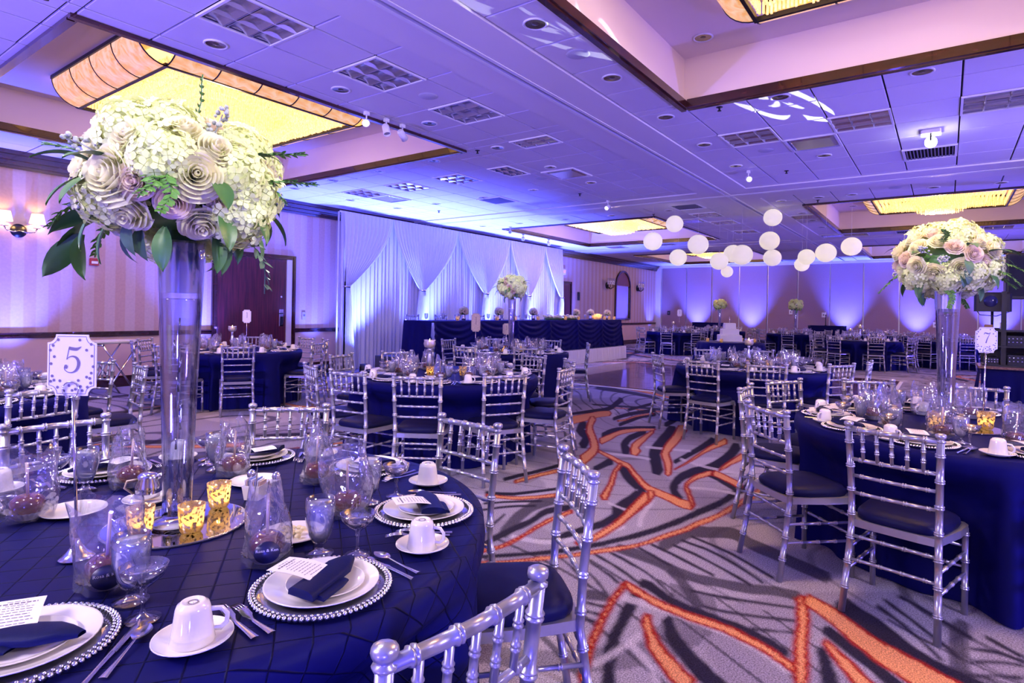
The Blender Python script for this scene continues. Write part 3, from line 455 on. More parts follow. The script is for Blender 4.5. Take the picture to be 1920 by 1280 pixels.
('D',[(6.74,2.89),(6.82,2.95),(6.71,2.96),(6.55,2.96),(6.39,2.96),(6.24,2.93),(6.08,2.89),(5.89,2.82),(5.7,2.72),(5.57,2.65),(5.5,2.6),(5.54,2.56),(5.76,2.63),(5.81,2.67),(5.88,2.72),(5.91,2.74),(5.95,2.75),(6.04,2.78),(6.15,2.81),(6.3,2.82),(6.47,2.83),(6.6,2.83)]),
('D',[(7.06,2.9),(7.13,2.94),(7.07,3),(6.99,3.1),(6.9,3.17),(6.82,3.23),(6.74,3.27),(6.64,3.29),(6.52,3.29),(6.39,3.27),(6.3,3.26),(6.1,3.16),(6.03,3.08),(6.13,3.1),(6.25,3.12),(6.37,3.13),(6.47,3.12),(6.57,3.1),(6.67,3.06),(6.78,3),(6.9,2.93),(6.98,2.88)]),
('D',[(5.52,2.09),(5.48,2.05),(5.58,2.05),(5.72,2.04),(5.88,2.04),(6.04,2.04),(6.22,2.04),(6.37,2.04),(6.5,2.04),(6.6,2.05),(6.66,2.05),(6.87,2.11),(6.94,2.18),(6.86,2.17),(6.74,2.16),(6.6,2.15),(6.43,2.14),(6.23,2.13),(6.06,2.13),(5.89,2.12),(5.72,2.12),(5.61,2.12)]),
('D',[(7.17,4.19),(7.1,4.14),(7.18,4.11),(7.31,4.07),(7.43,4.02),(7.53,3.98),(7.64,3.93),(7.77,3.91),(7.97,3.94),(8.19,4),(8.38,4.05),(8.53,4.09),(8.65,4.12),(8.74,4.14),(9.07,4.32),(9.13,4.41),(9.03,4.37),(8.89,4.32),(8.71,4.27),(8.49,4.2),(8.27,4.13),(8.08,4.09),(7.93,4.09),(7.8,4.13),(7.67,4.16),(7.52,4.19),(7.37,4.22),(7.27,4.24)]),
('D',[(7.2,3.57),(7.12,3.51),(7.25,3.51),(7.43,3.51),(7.62,3.5),(7.8,3.46),(7.99,3.4),(8.13,3.35),(8.3,3.41),(8.43,3.48),(8.28,3.53),(8.08,3.59),(7.88,3.63),(7.68,3.64),(7.48,3.64),(7.34,3.63)]),
('D',[(6.87,3.32),(6.8,3.27),(6.99,3.28),(7.26,3.29),(7.5,3.3),(7.65,3.28),(7.75,3.24),(7.81,3.22),(7.97,3.27),(8.09,3.34),(8.02,3.37),(7.91,3.4),(7.74,3.42),(7.48,3.41),(7.19,3.39),(7,3.38)]),
('D',[(8.02,3.74),(7.94,3.68),(8.03,3.67),(8.16,3.67),(8.31,3.66),(8.49,3.65),(8.69,3.64),(8.83,3.64),(8.99,3.7),(9.09,3.76),(8.94,3.76),(8.73,3.77),(8.54,3.77),(8.39,3.78),(8.25,3.79),(8.15,3.79)]),
('D',[(7.24,2.87),(7.17,2.81),(7.25,2.81),(7.37,2.82),(7.51,2.83),(7.64,2.85),(7.77,2.87),(7.86,2.89),(8.06,2.97),(8.1,3.03),(8.01,3.01),(7.89,2.99),(7.77,2.97),(7.65,2.96),(7.52,2.95),(7.43,2.94)]),
('D',[(4.79,2.56),(4.76,2.52),(4.81,2.51),(4.89,2.51),(4.96,2.51),(5.01,2.51),(5.05,2.5),(5.08,2.5),(5.24,2.58),(5.3,2.65),(5.26,2.64),(5.2,2.64),(5.14,2.63),(5.05,2.62),(4.95,2.61),(4.89,2.61)]),
('L',[(5.4,2.82),(5.35,2.79),(5.37,2.74),(5.4,2.67),(5.42,2.58),(5.44,2.49),(5.45,2.38),(5.45,2.3),(5.5,2.31),(5.54,2.34),(5.54,2.42),(5.53,2.52),(5.51,2.63),(5.49,2.71),(5.46,2.79),(5.45,2.84)]),
('L',[(5.96,2.57),(5.91,2.54),(5.92,2.49),(5.94,2.42),(5.96,2.34),(5.99,2.26),(6.02,2.17),(6.04,2.11),(6.1,2.12),(6.15,2.14),(6.13,2.21),(6.09,2.3),(6.07,2.38),(6.04,2.46),(6.03,2.53),(6.01,2.59)]),
('L',[(5.7,2.09),(5.65,2.07),(5.61,2),(5.56,1.89),(5.51,1.78),(5.49,1.66),(5.48,1.54),(5.48,1.46),(5.52,1.46),(5.56,1.48),(5.57,1.56),(5.58,1.69),(5.6,1.8),(5.64,1.91),(5.7,2.02),(5.75,2.1)]),
('L',[(4.81,1.68),(4.78,1.66),(4.8,1.62),(4.83,1.55),(4.85,1.48),(4.86,1.41),(4.85,1.34),(4.85,1.29),(4.88,1.29),(4.91,1.3),(4.92,1.35),(4.92,1.43),(4.92,1.5),(4.9,1.57),(4.87,1.64),(4.84,1.68)]),
('L',[(4.04,2.03),(4.01,2.01),(3.99,1.96),(3.97,1.89),(3.95,1.85),(3.97,1.85),(4,1.86),(4.01,1.91),(4.04,1.98),(4.06,2.03)]),
('L',[(4.33,1.79),(4.33,1.8),(4.24,1.78),(4.12,1.75),(4.03,1.73),(4.01,1.72),(4.01,1.71),(4.1,1.73),(4.22,1.75),(4.31,1.77)]),
('L',[(2.75,1.31),(2.72,1.29),(2.72,1.23),(2.73,1.15),(2.73,1.07),(2.73,1.01),(2.72,0.95),(2.72,0.89),(2.71,0.83),(2.71,0.77),(2.7,0.72),(2.68,0.68),(2.67,0.64),(2.65,0.61),(2.62,0.56),(2.59,0.52),(2.57,0.49),(2.59,0.48),(2.62,0.49),(2.64,0.52),(2.67,0.56),(2.7,0.6),(2.72,0.64),(2.74,0.68),(2.76,0.72),(2.77,0.78),(2.78,0.84),(2.78,0.9),(2.79,0.96),(2.8,1.02),(2.8,1.09),(2.8,1.17),(2.79,1.25),(2.79,1.31)]),
('L',[(2.15,1.14),(2.14,1.12),(2.17,1.11),(2.22,1.1),(2.27,1.09),(2.33,1.08),(2.41,1.06),(2.46,1.05),(2.49,1.07),(2.5,1.09),(2.44,1.1),(2.36,1.11),(2.3,1.12),(2.25,1.13),(2.2,1.14),(2.17,1.15)]),
('L',[(2.41,1.1),(2.37,1.09),(2.35,1.06),(2.32,1.02),(2.29,0.98),(2.26,0.94),(2.22,0.91),(2.19,0.88),(2.2,0.87),(2.22,0.87),(2.25,0.9),(2.29,0.93),(2.34,0.97),(2.37,1.02),(2.4,1.06),(2.42,1.09)]),
('L',[(3.04,2.2),(3.02,2.18),(3.03,2.1),(3.06,1.99),(3.12,1.9),(3.27,1.82),(3.47,1.74),(3.63,1.69),(3.67,1.71),(3.69,1.73),(3.54,1.78),(3.33,1.86),(3.18,1.94),(3.12,2.03),(3.09,2.14),(3.08,2.21)]),
('L',[(4.26,1.78),(4.25,1.8),(4.18,1.78),(4.08,1.76),(3.97,1.74),(3.88,1.71),(3.8,1.68),(3.74,1.66),(3.71,1.63),(3.74,1.62),(3.79,1.64),(3.87,1.67),(3.95,1.69),(4.03,1.71),(4.13,1.73),(4.2,1.74)]),
('O',[(1.93,1.05),(1.96,1.05),(1.98,1.06),(2.01,1.08),(2.04,1.09),(2.06,1.1),(2.08,1.11),(2.11,1.13),(2.15,1.14),(2.2,1.16),(2.25,1.18),(2.32,1.2),(2.4,1.22),(2.47,1.24),(2.54,1.26),(2.6,1.27),(2.67,1.29),(2.74,1.3),(2.82,1.31),(2.87,1.32),(2.92,1.35),(2.9,1.37),(2.85,1.36),(2.77,1.35),(2.69,1.34),(2.62,1.32),(2.55,1.31),(2.48,1.29),(2.4,1.27),(2.32,1.25),(2.25,1.22),(2.19,1.2),(2.14,1.18),(2.09,1.16),(2.06,1.15),(2.04,1.14),(2.01,1.12),(1.99,1.11),(1.96,1.09),(1.94,1.08)]),
('O',[(2.9,1.36),(2.84,1.33),(2.84,1.31),(2.82,1.28),(2.81,1.24),(2.8,1.22),(2.79,1.19),(2.77,1.16),(2.76,1.12),(2.75,1.09),(2.75,1.05),(2.74,1.02),(2.74,0.99),(2.73,0.95),(2.73,0.92),(2.73,0.88),(2.73,0.84),(2.73,0.8),(2.72,0.76),(2.71,0.73),(2.7,0.69),(2.69,0.65),(2.67,0.61),(2.66,0.58),(2.64,0.56),(2.63,0.53),(2.61,0.51),(2.6,0.49),(2.59,0.47),(2.63,0.46),(2.67,0.47),(2.68,0.48),(2.69,0.5),(2.7,0.53),(2.72,0.55),(2.74,0.58),(2.75,0.61),(2.77,0.65),(2.78,0.69),(2.8,0.73),(2.81,0.77),(2.81,0.81),(2.82,0.85),(2.82,0.89),(2.82,0.93),(2.82,0.97),(2.82,1),(2.83,1.04),(2.83,1.07),(2.84,1.1),(2.85,1.14),(2.86,1.17),(2.87,1.2),(2.89,1.23),(2.9,1.26),(2.92,1.3),(2.93,1.33),(2.94,1.36)]),
('O',[(2.68,1.14),(2.64,1.14),(2.61,1.13),(2.56,1.11),(2.52,1.08),(2.48,1.06),(2.45,1.04),(2.41,1.02),(2.38,0.99),(2.35,0.96),(2.32,0.93),(2.3,0.91),(2.28,0.89),(2.25,0.86),(2.23,0.83),(2.2,0.8),(2.18,0.78),(2.23,0.75),(2.31,0.76),(2.33,0.78),(2.35,0.82),(2.38,0.85),(2.39,0.87),(2.41,0.89),(2.43,0.92),(2.45,0.94),(2.48,0.97),(2.5,0.99),(2.53,1.01),(2.55,1.03),(2.58,1.05),(2.61,1.07),(2.65,1.09),(2.68,1.1)]),
('O',[(3.35,0.58),(3.28,0.6),(3.21,0.58),(3.13,0.57),(3.05,0.55),(2.98,0.54),(2.9,0.53),(2.82,0.52),(2.72,0.5),(2.61,0.48),(2.53,0.46),(2.46,0.45),(2.41,0.44),(2.38,0.44),(2.36,0.4),(2.42,0.38),(2.45,0.39),(2.5,0.4),(2.57,0.41),(2.65,0.42),(2.76,0.44),(2.86,0.46),(2.94,0.47),(3.01,0.48),(3.09,0.49),(3.18,0.51),(3.27,0.53),(3.33,0.54)]),
('O',[(3.32,0.57),(3.24,0.56),(3.22,0.53),(3.19,0.49),(3.16,0.46),(3.12,0.42),(3.07,0.38),(3.02,0.34),(2.98,0.31),(2.95,0.27),(2.91,0.24),(2.88,0.21),(2.86,0.18),(2.84,0.15),(2.82,0.13),(2.8,0.1),(2.78,0.07),(2.75,0.03),(2.72,-0.01),(2.7,-0.04),(2.8,-0.09),(2.93,-0.09),(2.95,-0.06),(2.97,-0.01),(3,0.03),(3.02,0.06),(3.03,0.09),(3.05,0.12),(3.07,0.15),(3.08,0.18),(3.1,0.21),(3.13,0.25),(3.16,0.28),(3.2,0.32),(3.24,0.36),(3.28,0.4),(3.32,0.44),(3.35,0.49),(3.37,0.53),(3.39,0.55)]),
('O',[(2.94,0.42),(2.9,0.42),(2.87,0.4),(2.83,0.38),(2.8,0.36),(2.76,0.34),(2.72,0.31),(2.68,0.29),(2.65,0.27),(2.61,0.25),(2.59,0.24),(2.64,0.2),(2.73,0.2),(2.74,0.22),(2.77,0.24),(2.8,0.26),(2.83,0.28),(2.86,0.31),(2.89,0.34),(2.92,0.36),(2.95,0.39),(2.97,0.41)]),
('R',[(2.62,2.11),(2.61,2.09),(2.63,2.06),(2.66,2.02),(2.7,1.98),(2.74,1.95),(2.78,1.92),(2.82,1.89),(2.86,1.85),(2.9,1.82),(2.95,1.79),(2.98,1.76),(3.02,1.73),(3.06,1.7),(3.1,1.68),(3.14,1.65),(3.18,1.62),(3.24,1.58),(3.31,1.54),(3.38,1.5),(3.46,1.47),(3.54,1.44),(3.62,1.42),(3.68,1.4),(3.74,1.38),(3.8,1.36),(3.86,1.34),(3.93,1.33),(3.99,1.32),(4.05,1.3),(4.12,1.28),(4.2,1.27),(4.3,1.25),(4.42,1.23),(4.53,1.22),(4.64,1.21),(4.76,1.2),(4.86,1.18),(4.97,1.18),(5.07,1.17),(5.14,1.16),(5.25,1.19),(5.28,1.23),(5.2,1.23),(5.1,1.24),(4.99,1.24),(4.88,1.25),(4.76,1.26),(4.65,1.27),(4.52,1.29),(4.4,1.3),(4.3,1.31),(4.22,1.33),(4.15,1.35),(4.08,1.37),(4.01,1.38),(3.94,1.39),(3.88,1.4),(3.82,1.42),(3.76,1.44),(3.69,1.46),(3.61,1.48),(3.52,1.5),(3.44,1.53),(3.37,1.57),(3.3,1.62),(3.24,1.66),(3.19,1.69),(3.15,1.71),(3.11,1.74),(3.07,1.76),(3.03,1.79),(2.99,1.82),(2.95,1.85),(2.91,1.89),(2.86,1.92),(2.82,1.95),(2.78,1.98),(2.74,2.01),(2.7,2.05),(2.67,2.09),(2.64,2.12)]),
('O',[(2.75,2.21),(2.73,2.18),(2.75,2.17),(2.79,2.15),(2.83,2.14),(2.87,2.13),(2.92,2.12),(2.97,2.12),(3.04,2.12),(3.11,2.13),(3.18,2.13),(3.25,2.14),(3.33,2.14),(3.39,2.14),(3.44,2.14),(3.47,2.14),(3.51,2.13),(3.57,2.12),(3.63,2.12),(3.67,2.11),(3.72,2.14),(3.74,2.16),(3.7,2.17),(3.63,2.18),(3.58,2.18),(3.54,2.19),(3.5,2.19),(3.45,2.2),(3.38,2.19),(3.3,2.19),(3.22,2.18),(3.15,2.17),(3.08,2.17),(3.02,2.17),(2.96,2.17),(2.92,2.17),(2.87,2.18),(2.84,2.2),(2.8,2.21),(2.78,2.23)]),
('O',[(3.59,2.85),(3.56,2.81),(3.58,2.76),(3.61,2.68),(3.64,2.61),(3.68,2.56),(3.72,2.53),(3.77,2.49),(3.82,2.46),(3.87,2.42),(3.91,2.4),(3.96,2.42),(3.99,2.45),(3.95,2.48),(3.89,2.51),(3.84,2.54),(3.8,2.58),(3.75,2.62),(3.72,2.66),(3.68,2.73),(3.65,2.81),(3.63,2.87)]),
('O',[(4.02,2.89),(3.99,2.85),(4.03,2.84),(4.08,2.83),(4.14,2.82),(4.19,2.82),(4.25,2.81),(4.31,2.8),(4.38,2.78),(4.46,2.76),(4.51,2.75),(4.58,2.78),(4.62,2.82),(4.56,2.84),(4.48,2.85),(4.41,2.87),(4.34,2.88),(4.28,2.89),(4.23,2.9),(4.17,2.91),(4.11,2.91),(4.08,2.92)]),
('O',[(6.7,3.95),(6.52,3.79),(6.6,3.79),(6.73,3.78),(6.85,3.77),(6.97,3.77),(7.09,3.77),(7.19,3.77),(7.28,3.75),(7.35,3.72),(7.4,3.7),(7.61,3.78),(7.79,3.9),(7.76,3.93),(7.7,3.98),(7.63,4.01),(7.53,4.03),(7.42,4.04),(7.31,4.06),(7.2,4.07),(7.09,4.09),(7.01,4.11)]),
('O',[(7.25,3.87),(7.19,3.9),(7,3.82),(6.74,3.7),(6.46,3.56),(6.22,3.43),(6.06,3.32),(5.94,3.24),(5.8,3.15),(5.67,3.08),(5.59,3.03),(5.54,3.01),(5.48,2.99),(5.42,2.97),(5.33,2.95),(5.24,2.93),(5.18,2.92),(4.96,2.79),(4.91,2.7),(4.97,2.72),(5.08,2.74),(5.19,2.77),(5.31,2.8),(5.45,2.85),(5.62,2.93),(5.8,3.03),(5.97,3.14),(6.13,3.24),(6.28,3.34),(6.41,3.42),(6.49,3.47),(6.64,3.55),(6.86,3.64),(7.04,3.72)]),
('O',[(5.48,2.88),(5.4,2.84),(5.36,2.78),(5.3,2.7),(5.25,2.63),(5.2,2.56),(5.14,2.5),(5.1,2.44),(5.07,2.39),(5.05,2.36),(5.02,2.33),(4.96,2.29),(4.89,2.24),(4.81,2.18),(4.72,2.11),(4.64,2.05),(4.57,1.99),(4.52,1.94),(4.48,1.89),(4.45,1.85),(4.42,1.81),(4.4,1.77),(4.38,1.73),(4.35,1.68),(4.31,1.62),(4.28,1.57),(4.27,1.53),(4.27,1.5),(4.27,1.47),(4.37,1.48),(4.48,1.53),(4.48,1.55),(4.48,1.59),(4.48,1.62),(4.51,1.67),(4.54,1.72),(4.57,1.78),(4.59,1.82),(4.61,1.86),(4.63,1.9),(4.65,1.94),(4.68,1.97),(4.73,2.02),(4.79,2.07),(4.87,2.13),(4.95,2.2),(5.02,2.25),(5.1,2.31),(5.17,2.36),(5.22,2.41),(5.24,2.45),(5.26,2.49),(5.3,2.55),(5.35,2.61),(5.4,2.68),(5.45,2.76),(5.5,2.84),(5.54,2.89)]),
('O',[(5.18,2.46),(5.19,2.49),(5.13,2.48),(5.03,2.45),(4.91,2.42),(4.77,2.37),(4.64,2.32),(4.54,2.28),(4.46,2.25),(4.39,2.23),(4.33,2.21),(4.26,2.19),(4.2,2.17),(4.15,2.16),(4.06,2.09),(4.09,2.05),(4.13,2.07),(4.2,2.09),(4.27,2.12),(4.34,2.14),(4.41,2.17),(4.51,2.2),(4.62,2.25),(4.75,2.3),(4.86,2.35),(4.95,2.37),(5.04,2.4),(5.1,2.41)]),
('O',[(4.55,1.87),(4.54,1.92),(4.48,1.91),(4.4,1.89),(4.32,1.88),(4.24,1.87),(4.17,1.86),(4.1,1.85),(4.03,1.85),(3.97,1.85),(3.93,1.84),(3.84,1.8),(3.82,1.76),(3.86,1.76),(3.92,1.76),(3.98,1.76),(4.05,1.76),(4.12,1.77),(4.2,1.77),(4.28,1.78),(4.37,1.8),(4.42,1.81)]),
('O',[(4.46,1.88),(4.46,1.93),(4.36,1.91),(4.22,1.89),(4.09,1.87),(3.97,1.85),(3.86,1.83),(3.76,1.82),(3.67,1.81),(3.58,1.81),(3.5,1.81),(3.45,1.81),(3.41,1.81),(3.37,1.81),(3.33,1.82),(3.28,1.84),(3.25,1.85),(3.2,1.83),(3.18,1.8),(3.21,1.79),(3.25,1.77),(3.29,1.75),(3.33,1.74),(3.37,1.74),(3.42,1.73),(3.49,1.73),(3.57,1.73),(3.67,1.73),(3.76,1.74),(3.87,1.75),(3.98,1.76),(4.1,1.78),(4.23,1.79),(4.32,1.81)]),
('O',[(4.34,1.48),(4.42,1.49),(4.48,1.52),(4.57,1.56),(4.66,1.61),(4.74,1.64),(4.79,1.67),(4.82,1.69),(4.87,1.7),(4.92,1.71),(4.98,1.71),(5.05,1.71),(5.13,1.7),(5.19,1.68),(5.24,1.67),(5.28,1.66),(5.31,1.65),(5.41,1.67),(5.47,1.71),(5.45,1.72),(5.41,1.74),(5.35,1.75),(5.28,1.77),(5.2,1.78),(5.11,1.78),(5.01,1.77),(4.91,1.76),(4.81,1.73),(4.71,1.69),(4.64,1.65),(4.58,1.62),(4.49,1.58),(4.4,1.53),(4.34,1.51)]),
('O',[(5.41,1.69),(5.29,1.65),(5.27,1.61),(5.24,1.57),(5.2,1.52),(5.14,1.45),(5.08,1.39),(5.04,1.34),(5.11,1.34),(5.22,1.37),(5.27,1.41),(5.34,1.49),(5.4,1.55),(5.45,1.61),(5.48,1.66),(5.5,1.69)]),
('O',[(5.47,1.65),(5.46,1.64),(5.54,1.63),(5.66,1.62),(5.78,1.62),(5.91,1.6),(6.05,1.59),(6.15,1.57),(6.36,1.62),(6.45,1.69),(6.31,1.69),(6.13,1.69),(5.95,1.69),(5.79,1.69),(5.63,1.68),(5.53,1.67)]),
('O',[(7.45,2.68),(7.39,2.74),(7.23,2.7),(7.01,2.64),(6.83,2.59),(6.66,2.55),(6.47,2.51),(6.29,2.47),(6.13,2.43),(5.96,2.38),(5.77,2.32),(5.6,2.24),(5.47,2.17),(5.38,2.13),(5.27,2.08),(5.15,2.03),(5.07,2),(5.01,1.94),(5.1,1.94),(5.19,1.97),(5.33,2.02),(5.49,2.08),(5.64,2.15),(5.76,2.21),(5.83,2.24),(5.88,2.26),(5.96,2.27),(6.07,2.3),(6.2,2.32),(6.36,2.35),(6.55,2.39),(6.76,2.44),(6.98,2.49),(7.12,2.52)]),
('O',[(6.85,2.83),(6.88,2.88),(6.76,2.86),(6.59,2.84),(6.44,2.82),(6.31,2.8),(6.17,2.78),(5.99,2.74),(5.78,2.66),(5.63,2.59),(5.55,2.55),(5.52,2.46),(5.74,2.51),(5.8,2.54),(5.85,2.58),(5.87,2.59),(5.94,2.61),(6.06,2.64),(6.21,2.67),(6.38,2.71),(6.57,2.75),(6.72,2.78)]),
('O',[(6.94,2.85),(6.99,2.88),(6.95,2.93),(6.89,3.01),(6.82,3.07),(6.75,3.11),(6.68,3.15),(6.59,3.17),(6.49,3.17),(6.39,3.17),(6.29,3.16),(6.19,3.16),(6.09,3.15),(6.02,3.15),(5.83,3.05),(5.75,2.97),(5.83,2.98),(5.94,2.99),(6.05,3),(6.16,3.02),(6.27,3.04),(6.37,3.04),(6.46,3.03),(6.55,3.01),(6.63,2.98),(6.72,2.93),(6.81,2.87),(6.87,2.83)]),
('O',[(5.27,1.99),(5.25,1.97),(5.35,1.97),(5.49,1.96),(5.64,1.96),(5.8,1.96),(5.97,1.97),(6.13,1.97),(6.23,1.96),(6.31,1.96),(6.39,1.95),(6.5,1.94),(6.61,1.93),(6.69,1.92),(6.9,1.98),(7,2.04),(6.9,2.04),(6.76,2.04),(6.63,2.05),(6.52,2.05),(6.41,2.05),(6.28,2.04),(6.1,2.03),(5.91,2.02),(5.73,2.01),(5.57,2),(5.41,2),(5.31,2)]),
('O',[(7.13,3.47),(7.07,3.43),(7.1,3.42),(7.14,3.4),(7.21,3.38),(7.31,3.39),(7.42,3.39),(7.54,3.39),(7.68,3.37),(7.83,3.33),(7.93,3.3),(8.02,3.33),(8.09,3.37),(7.98,3.4),(7.82,3.44),(7.68,3.46),(7.55,3.46),(7.43,3.45),(7.33,3.45),(7.27,3.46),(7.23,3.48),(7.2,3.5)])]
# ------------------------------------------------------------------ the room
X0, X1, Y0, Y1, ZC = -3.4, 27.5, -4.6, 11.4, 3.68
ZT = 4.21
TRAYS = [(1.72, 6.38, 5.56, 9.97), (13.2, 18.1, 5.56, 9.97), (21.8, 26.6, 5.56, 9.97),
         (1.72, 6.36, -2.06, 2.36), (13.25, 18.2, -2.06, 2.36), (22.0, 26.8, -2.06, 2.36)]
# ---- carpet: an uneven grid, finer where one stands close, its woven pattern stored per vertex
def axis(segs):
    a = [segs[0][0]]
    for x0_, x1_, st in segs:
        n = max(1, round((x1_-x0_)/st)); a += list(np.linspace(x0_, x1_, n+1)[1:])
    return np.array(a)
gx = axis([(X0, 0.6, 0.10), (0.6, 6.6, 0.0145), (6.6, 10.6, 0.028), (10.6, 16, 0.07), (16, X1, 0.10)])
gy = axis([(Y0, -1.4, 0.07), (-1.4, 4.4, 0.0145), (4.4, 8.2, 0.030), (8.2, Y1, 0.06)])
GX, GY = np.meshgrid(gx, gy); NX, NY = len(gx), len(gy)
px, py = GX.ravel(), GY.ravel()
def nz(x, y, s, seed):
    r = np.random.default_rng(seed); v = np.zeros_like(x)
    for k in range(7):
        a = r.uniform(0, 2*pi); f = s*r.uniform(0.6, 1.6); v += np.sin(f*(x*cos(a)+y*sin(a))+r.uniform(0, 6.28)+0.8*np.sin(0.7*f*(x*sin(a)-y*cos(a))))*r.uniform(0.5, 1)
    return v/3.0
C_GREY = np.array((0.36, 0.33, 0.38)); C_LIGHT = np.array((0.56, 0.52, 0.57)); C_DARK = np.array((0.022, 0.018, 0.032)); C_KEY = np.array((0.065, 0.056, 0.075))
C_OR = np.array((0.70, 0.29, 0.11)); C_RED = np.array((0.30, 0.018, 0.010)); C_MID = np.array((0.26, 0.23, 0.28))
colr = np.tile(C_GREY, (len(px), 1))
def put(mask, c, a=1.0):
    w = np.clip(mask, 0, 1)[:, None]*a; colr[:] = colr*(1-w)+c*w
def soft(d, w, e): return np.clip((w-np.abs(d))/e+0.5, 0, 1)
n1 = nz(px, py, 1.1, 3); n2 = nz(px, py, 1.3, 5); n3 = nz(px, py, 0.8, 8); n4 = nz(px, py, 2.0, 12)
put(soft(n4-0.75, 0.35, 0.05), C_MID, 0.7); put(soft(n4+0.8, 0.25, 0.05), C_LIGHT, 0.6)
traced = (px > 0.95) & (px < 7.6) & (py > -1.05) & (py < 4.6) & (py < 0.85*px+1.9) & (py > 0.62*px-2.9)
front = traced & (px < 3.05)
far = (~traced).astype(float)
fr = np.abs(((n1*4.2) % 1.0)-0.5)
fr3 = np.abs(((n1*7.5+0.4*n4) % 1.0)-0.5)
put(soft(fr3, 0.075, 0.04)*far, C_KEY, 0.85)
put(soft(n2, 0.10, 0.03)*far*(n3 > -0.2), C_DARK, 0.92)
put(soft(n2-0.22, 0.055, 0.03)*far*(n3 > -0.1), C_RED); put(soft(n2-0.22, 0.035, 0.02)*far*(n3 > -0.1), C_OR)
put(soft(n3-0.55, 0.09, 0.03)*far, C_DARK, 0.85)
put((front & (n4 > 0.2)).astype(float), C_MID, 0.35)
fr2 = np.abs(((n1*3.0+0.9*px-1.3*py) % 0.55)-0.275)
put(soft(fr2, 0.030, 0.02)*front, C_DARK, 0.75)
put(soft(fr, 0.035, 0.02)*(traced & ~front), C_KEY, 0.45)
put(soft(fr3, 0.06, 0.04)*(traced & ((py < 0.2) | (px < 1.4))), C_KEY, 0.7)
put((front & (n2 > 0.1) & (n2 < 0.28)).astype(float), C_KEY, 0.55)
def stroke(kind, poly):
    P = np.array(poly); lo, hi = P.min(0)-0.08, P.max(0)+0.08
    idx = np.nonzero((px > lo[0]) & (px < hi[0]) & (py > lo[1]) & (py < hi[1]))[0]
    if not len(idx): return
    x, y = px[idx], py[idx]; inside = np.zeros(len(idx), bool); dist = np.full(len(idx), 9.0); n = len(P)
    for i in range(n):
        ax_, ay_ = P[i]; bx_, by_ = P[(i+1) % n]
        c = ((ay_ > y) != (by_ > y))
        if ay_ != by_: inside ^= c & (x < (bx_-ax_)*(y-ay_)/(by_-ay_)+ax_)
        dx, dy = bx_-ax_, by_-ay_; L2 = dx*dx+dy*dy+1e-12
        t = np.clip(((x-ax_)*dx+(y-ay_)*dy)/L2, 0, 1); dist = np.minimum(dist, np.hypot(x-ax_-t*dx, y-ay_-t*dy))
    sd = np.where(inside, -dist, dist)
    def mix(w, c):
        w = np.clip(w, 0, 1)[:, None]; colr[idx] = colr[idx]*(1-w)+c*w
    cov = np.clip(0.5-sd/0.02, 0, 1)
    if kind == 'T': mix(cov, C_DARK*1.2)
    elif kind == 'D': mix(cov, C_DARK)
    elif kind == 'K': mix(cov*0.9, C_KEY*0.85)
    elif kind == 'L': mix(cov*0.75, C_LIGHT)
    else:
        mix(cov, C_RED); core = 0.021 if kind == 'O' else 0.016
        jit = 0.006*np.sin(x*140)*np.sin(y*150)
        mix(np.clip((-sd-core+jit)/0.010+0.5, 0, 1), C_OR*(1+0.12*np.sin(n1[idx]*9))[:, None] if False else C_OR)
for k_, p_ in STROKES: stroke(k_, p_)
me = bpy.data.meshes.new('floor'); 
ii = np.arange(NX*NY).reshape(NY, NX)
quads = np.stack([ii[:-1, :-1], ii[:-1, 1:], ii[1:, 1:], ii[1:, :-1]], -1).reshape(-1, 4)
me.vertices.add(NX*NY); me.vertices.foreach_set('co', np.stack([px, py, np.zeros_like(px)], 1).ravel())
me.loops.add(quads.size); me.loops.foreach_set('vertex_index', quads.ravel().astype(np.int32))
me.polygons.add(len(quads)); me.polygons.foreach_set('loop_start', np.arange(0, quads.size, 4, dtype=np.int32)); me.polygons.foreach_set('loop_total', np.full(len(quads), 4, np.int32))
me.update(); ca = me.color_attributes.new('pattern', 'FLOAT_COLOR', 'POINT')
ca.data.foreach_set('color', np.concatenate([colr, np.ones((len(px), 1))], 1).astype(np.float32).ravel())
me.materials.append(carpet_mat())
struct('floor', me)
# slab under the carpet
# ---- ceiling: dark plenum, tiles hung below it, plaster bands, tray recesses
def cells(x0, x1, y0, y1, xl, yl, holes):
    xs = sorted(set([x0, x1]+[x for x in xl if x0+0.08 < x < x1-0.08]+[h[k] for h in holes for k in (0, 1) if x0 < h[k] < x1]))
    ys = sorted(set([y0, y1]+[y for y in yl if y0+0.08 < y < y1-0.08]+[h[k] for h in holes for k in (2, 3) if y0 < h[k] < y1]))
    def thin(a, keep):
        o = [a[0]]
        for v in a[1:]:
            if v-o[-1] < 0.07:
                if v in keep: o[-1] = v
                continue
            o.append(v)
        return o
    kx = set([x0, x1]+[h[k] for h in holes for k in (0, 1)]); ky = set([y0, y1]+[h[k] for h in holes for k in (2, 3)])
    xs, ys = thin(xs, kx), thin(ys, ky); out = []
    for a, b in zip(xs, xs[1:]):
        for c, d in zip(ys, ys[1:]):
            mx_, my_ = (a+b)/2, (c+d)/2
            if any(h[0] < mx_ < h[1] and h[2] < my_ < h[3] for h in holes): continue
            out.append((a, b, c, d))
    return out
mb = MB()
for a, b, c, d in cells(X0, X1, Y0, Y1, [], [], TRAYS): mb.box(a, b, c, d, ZC+0.022, ZC+0.05)
ceiling = struct('ceiling', mb, M_PLENUM)
BX = [(11.0, 12.0), (19.3, 20.3)]; BY = (2.92, 3.79)
xlA = [2.91+0.645*k for k in range(-10, 13)]; ylA = [4.155+0.605*k for k in range(0, 12)]
xlB = [6.90+0.668*k for k in range(-16, 7)]; ylB = [-0.09+0.61*k for k in range(-8, 6)]
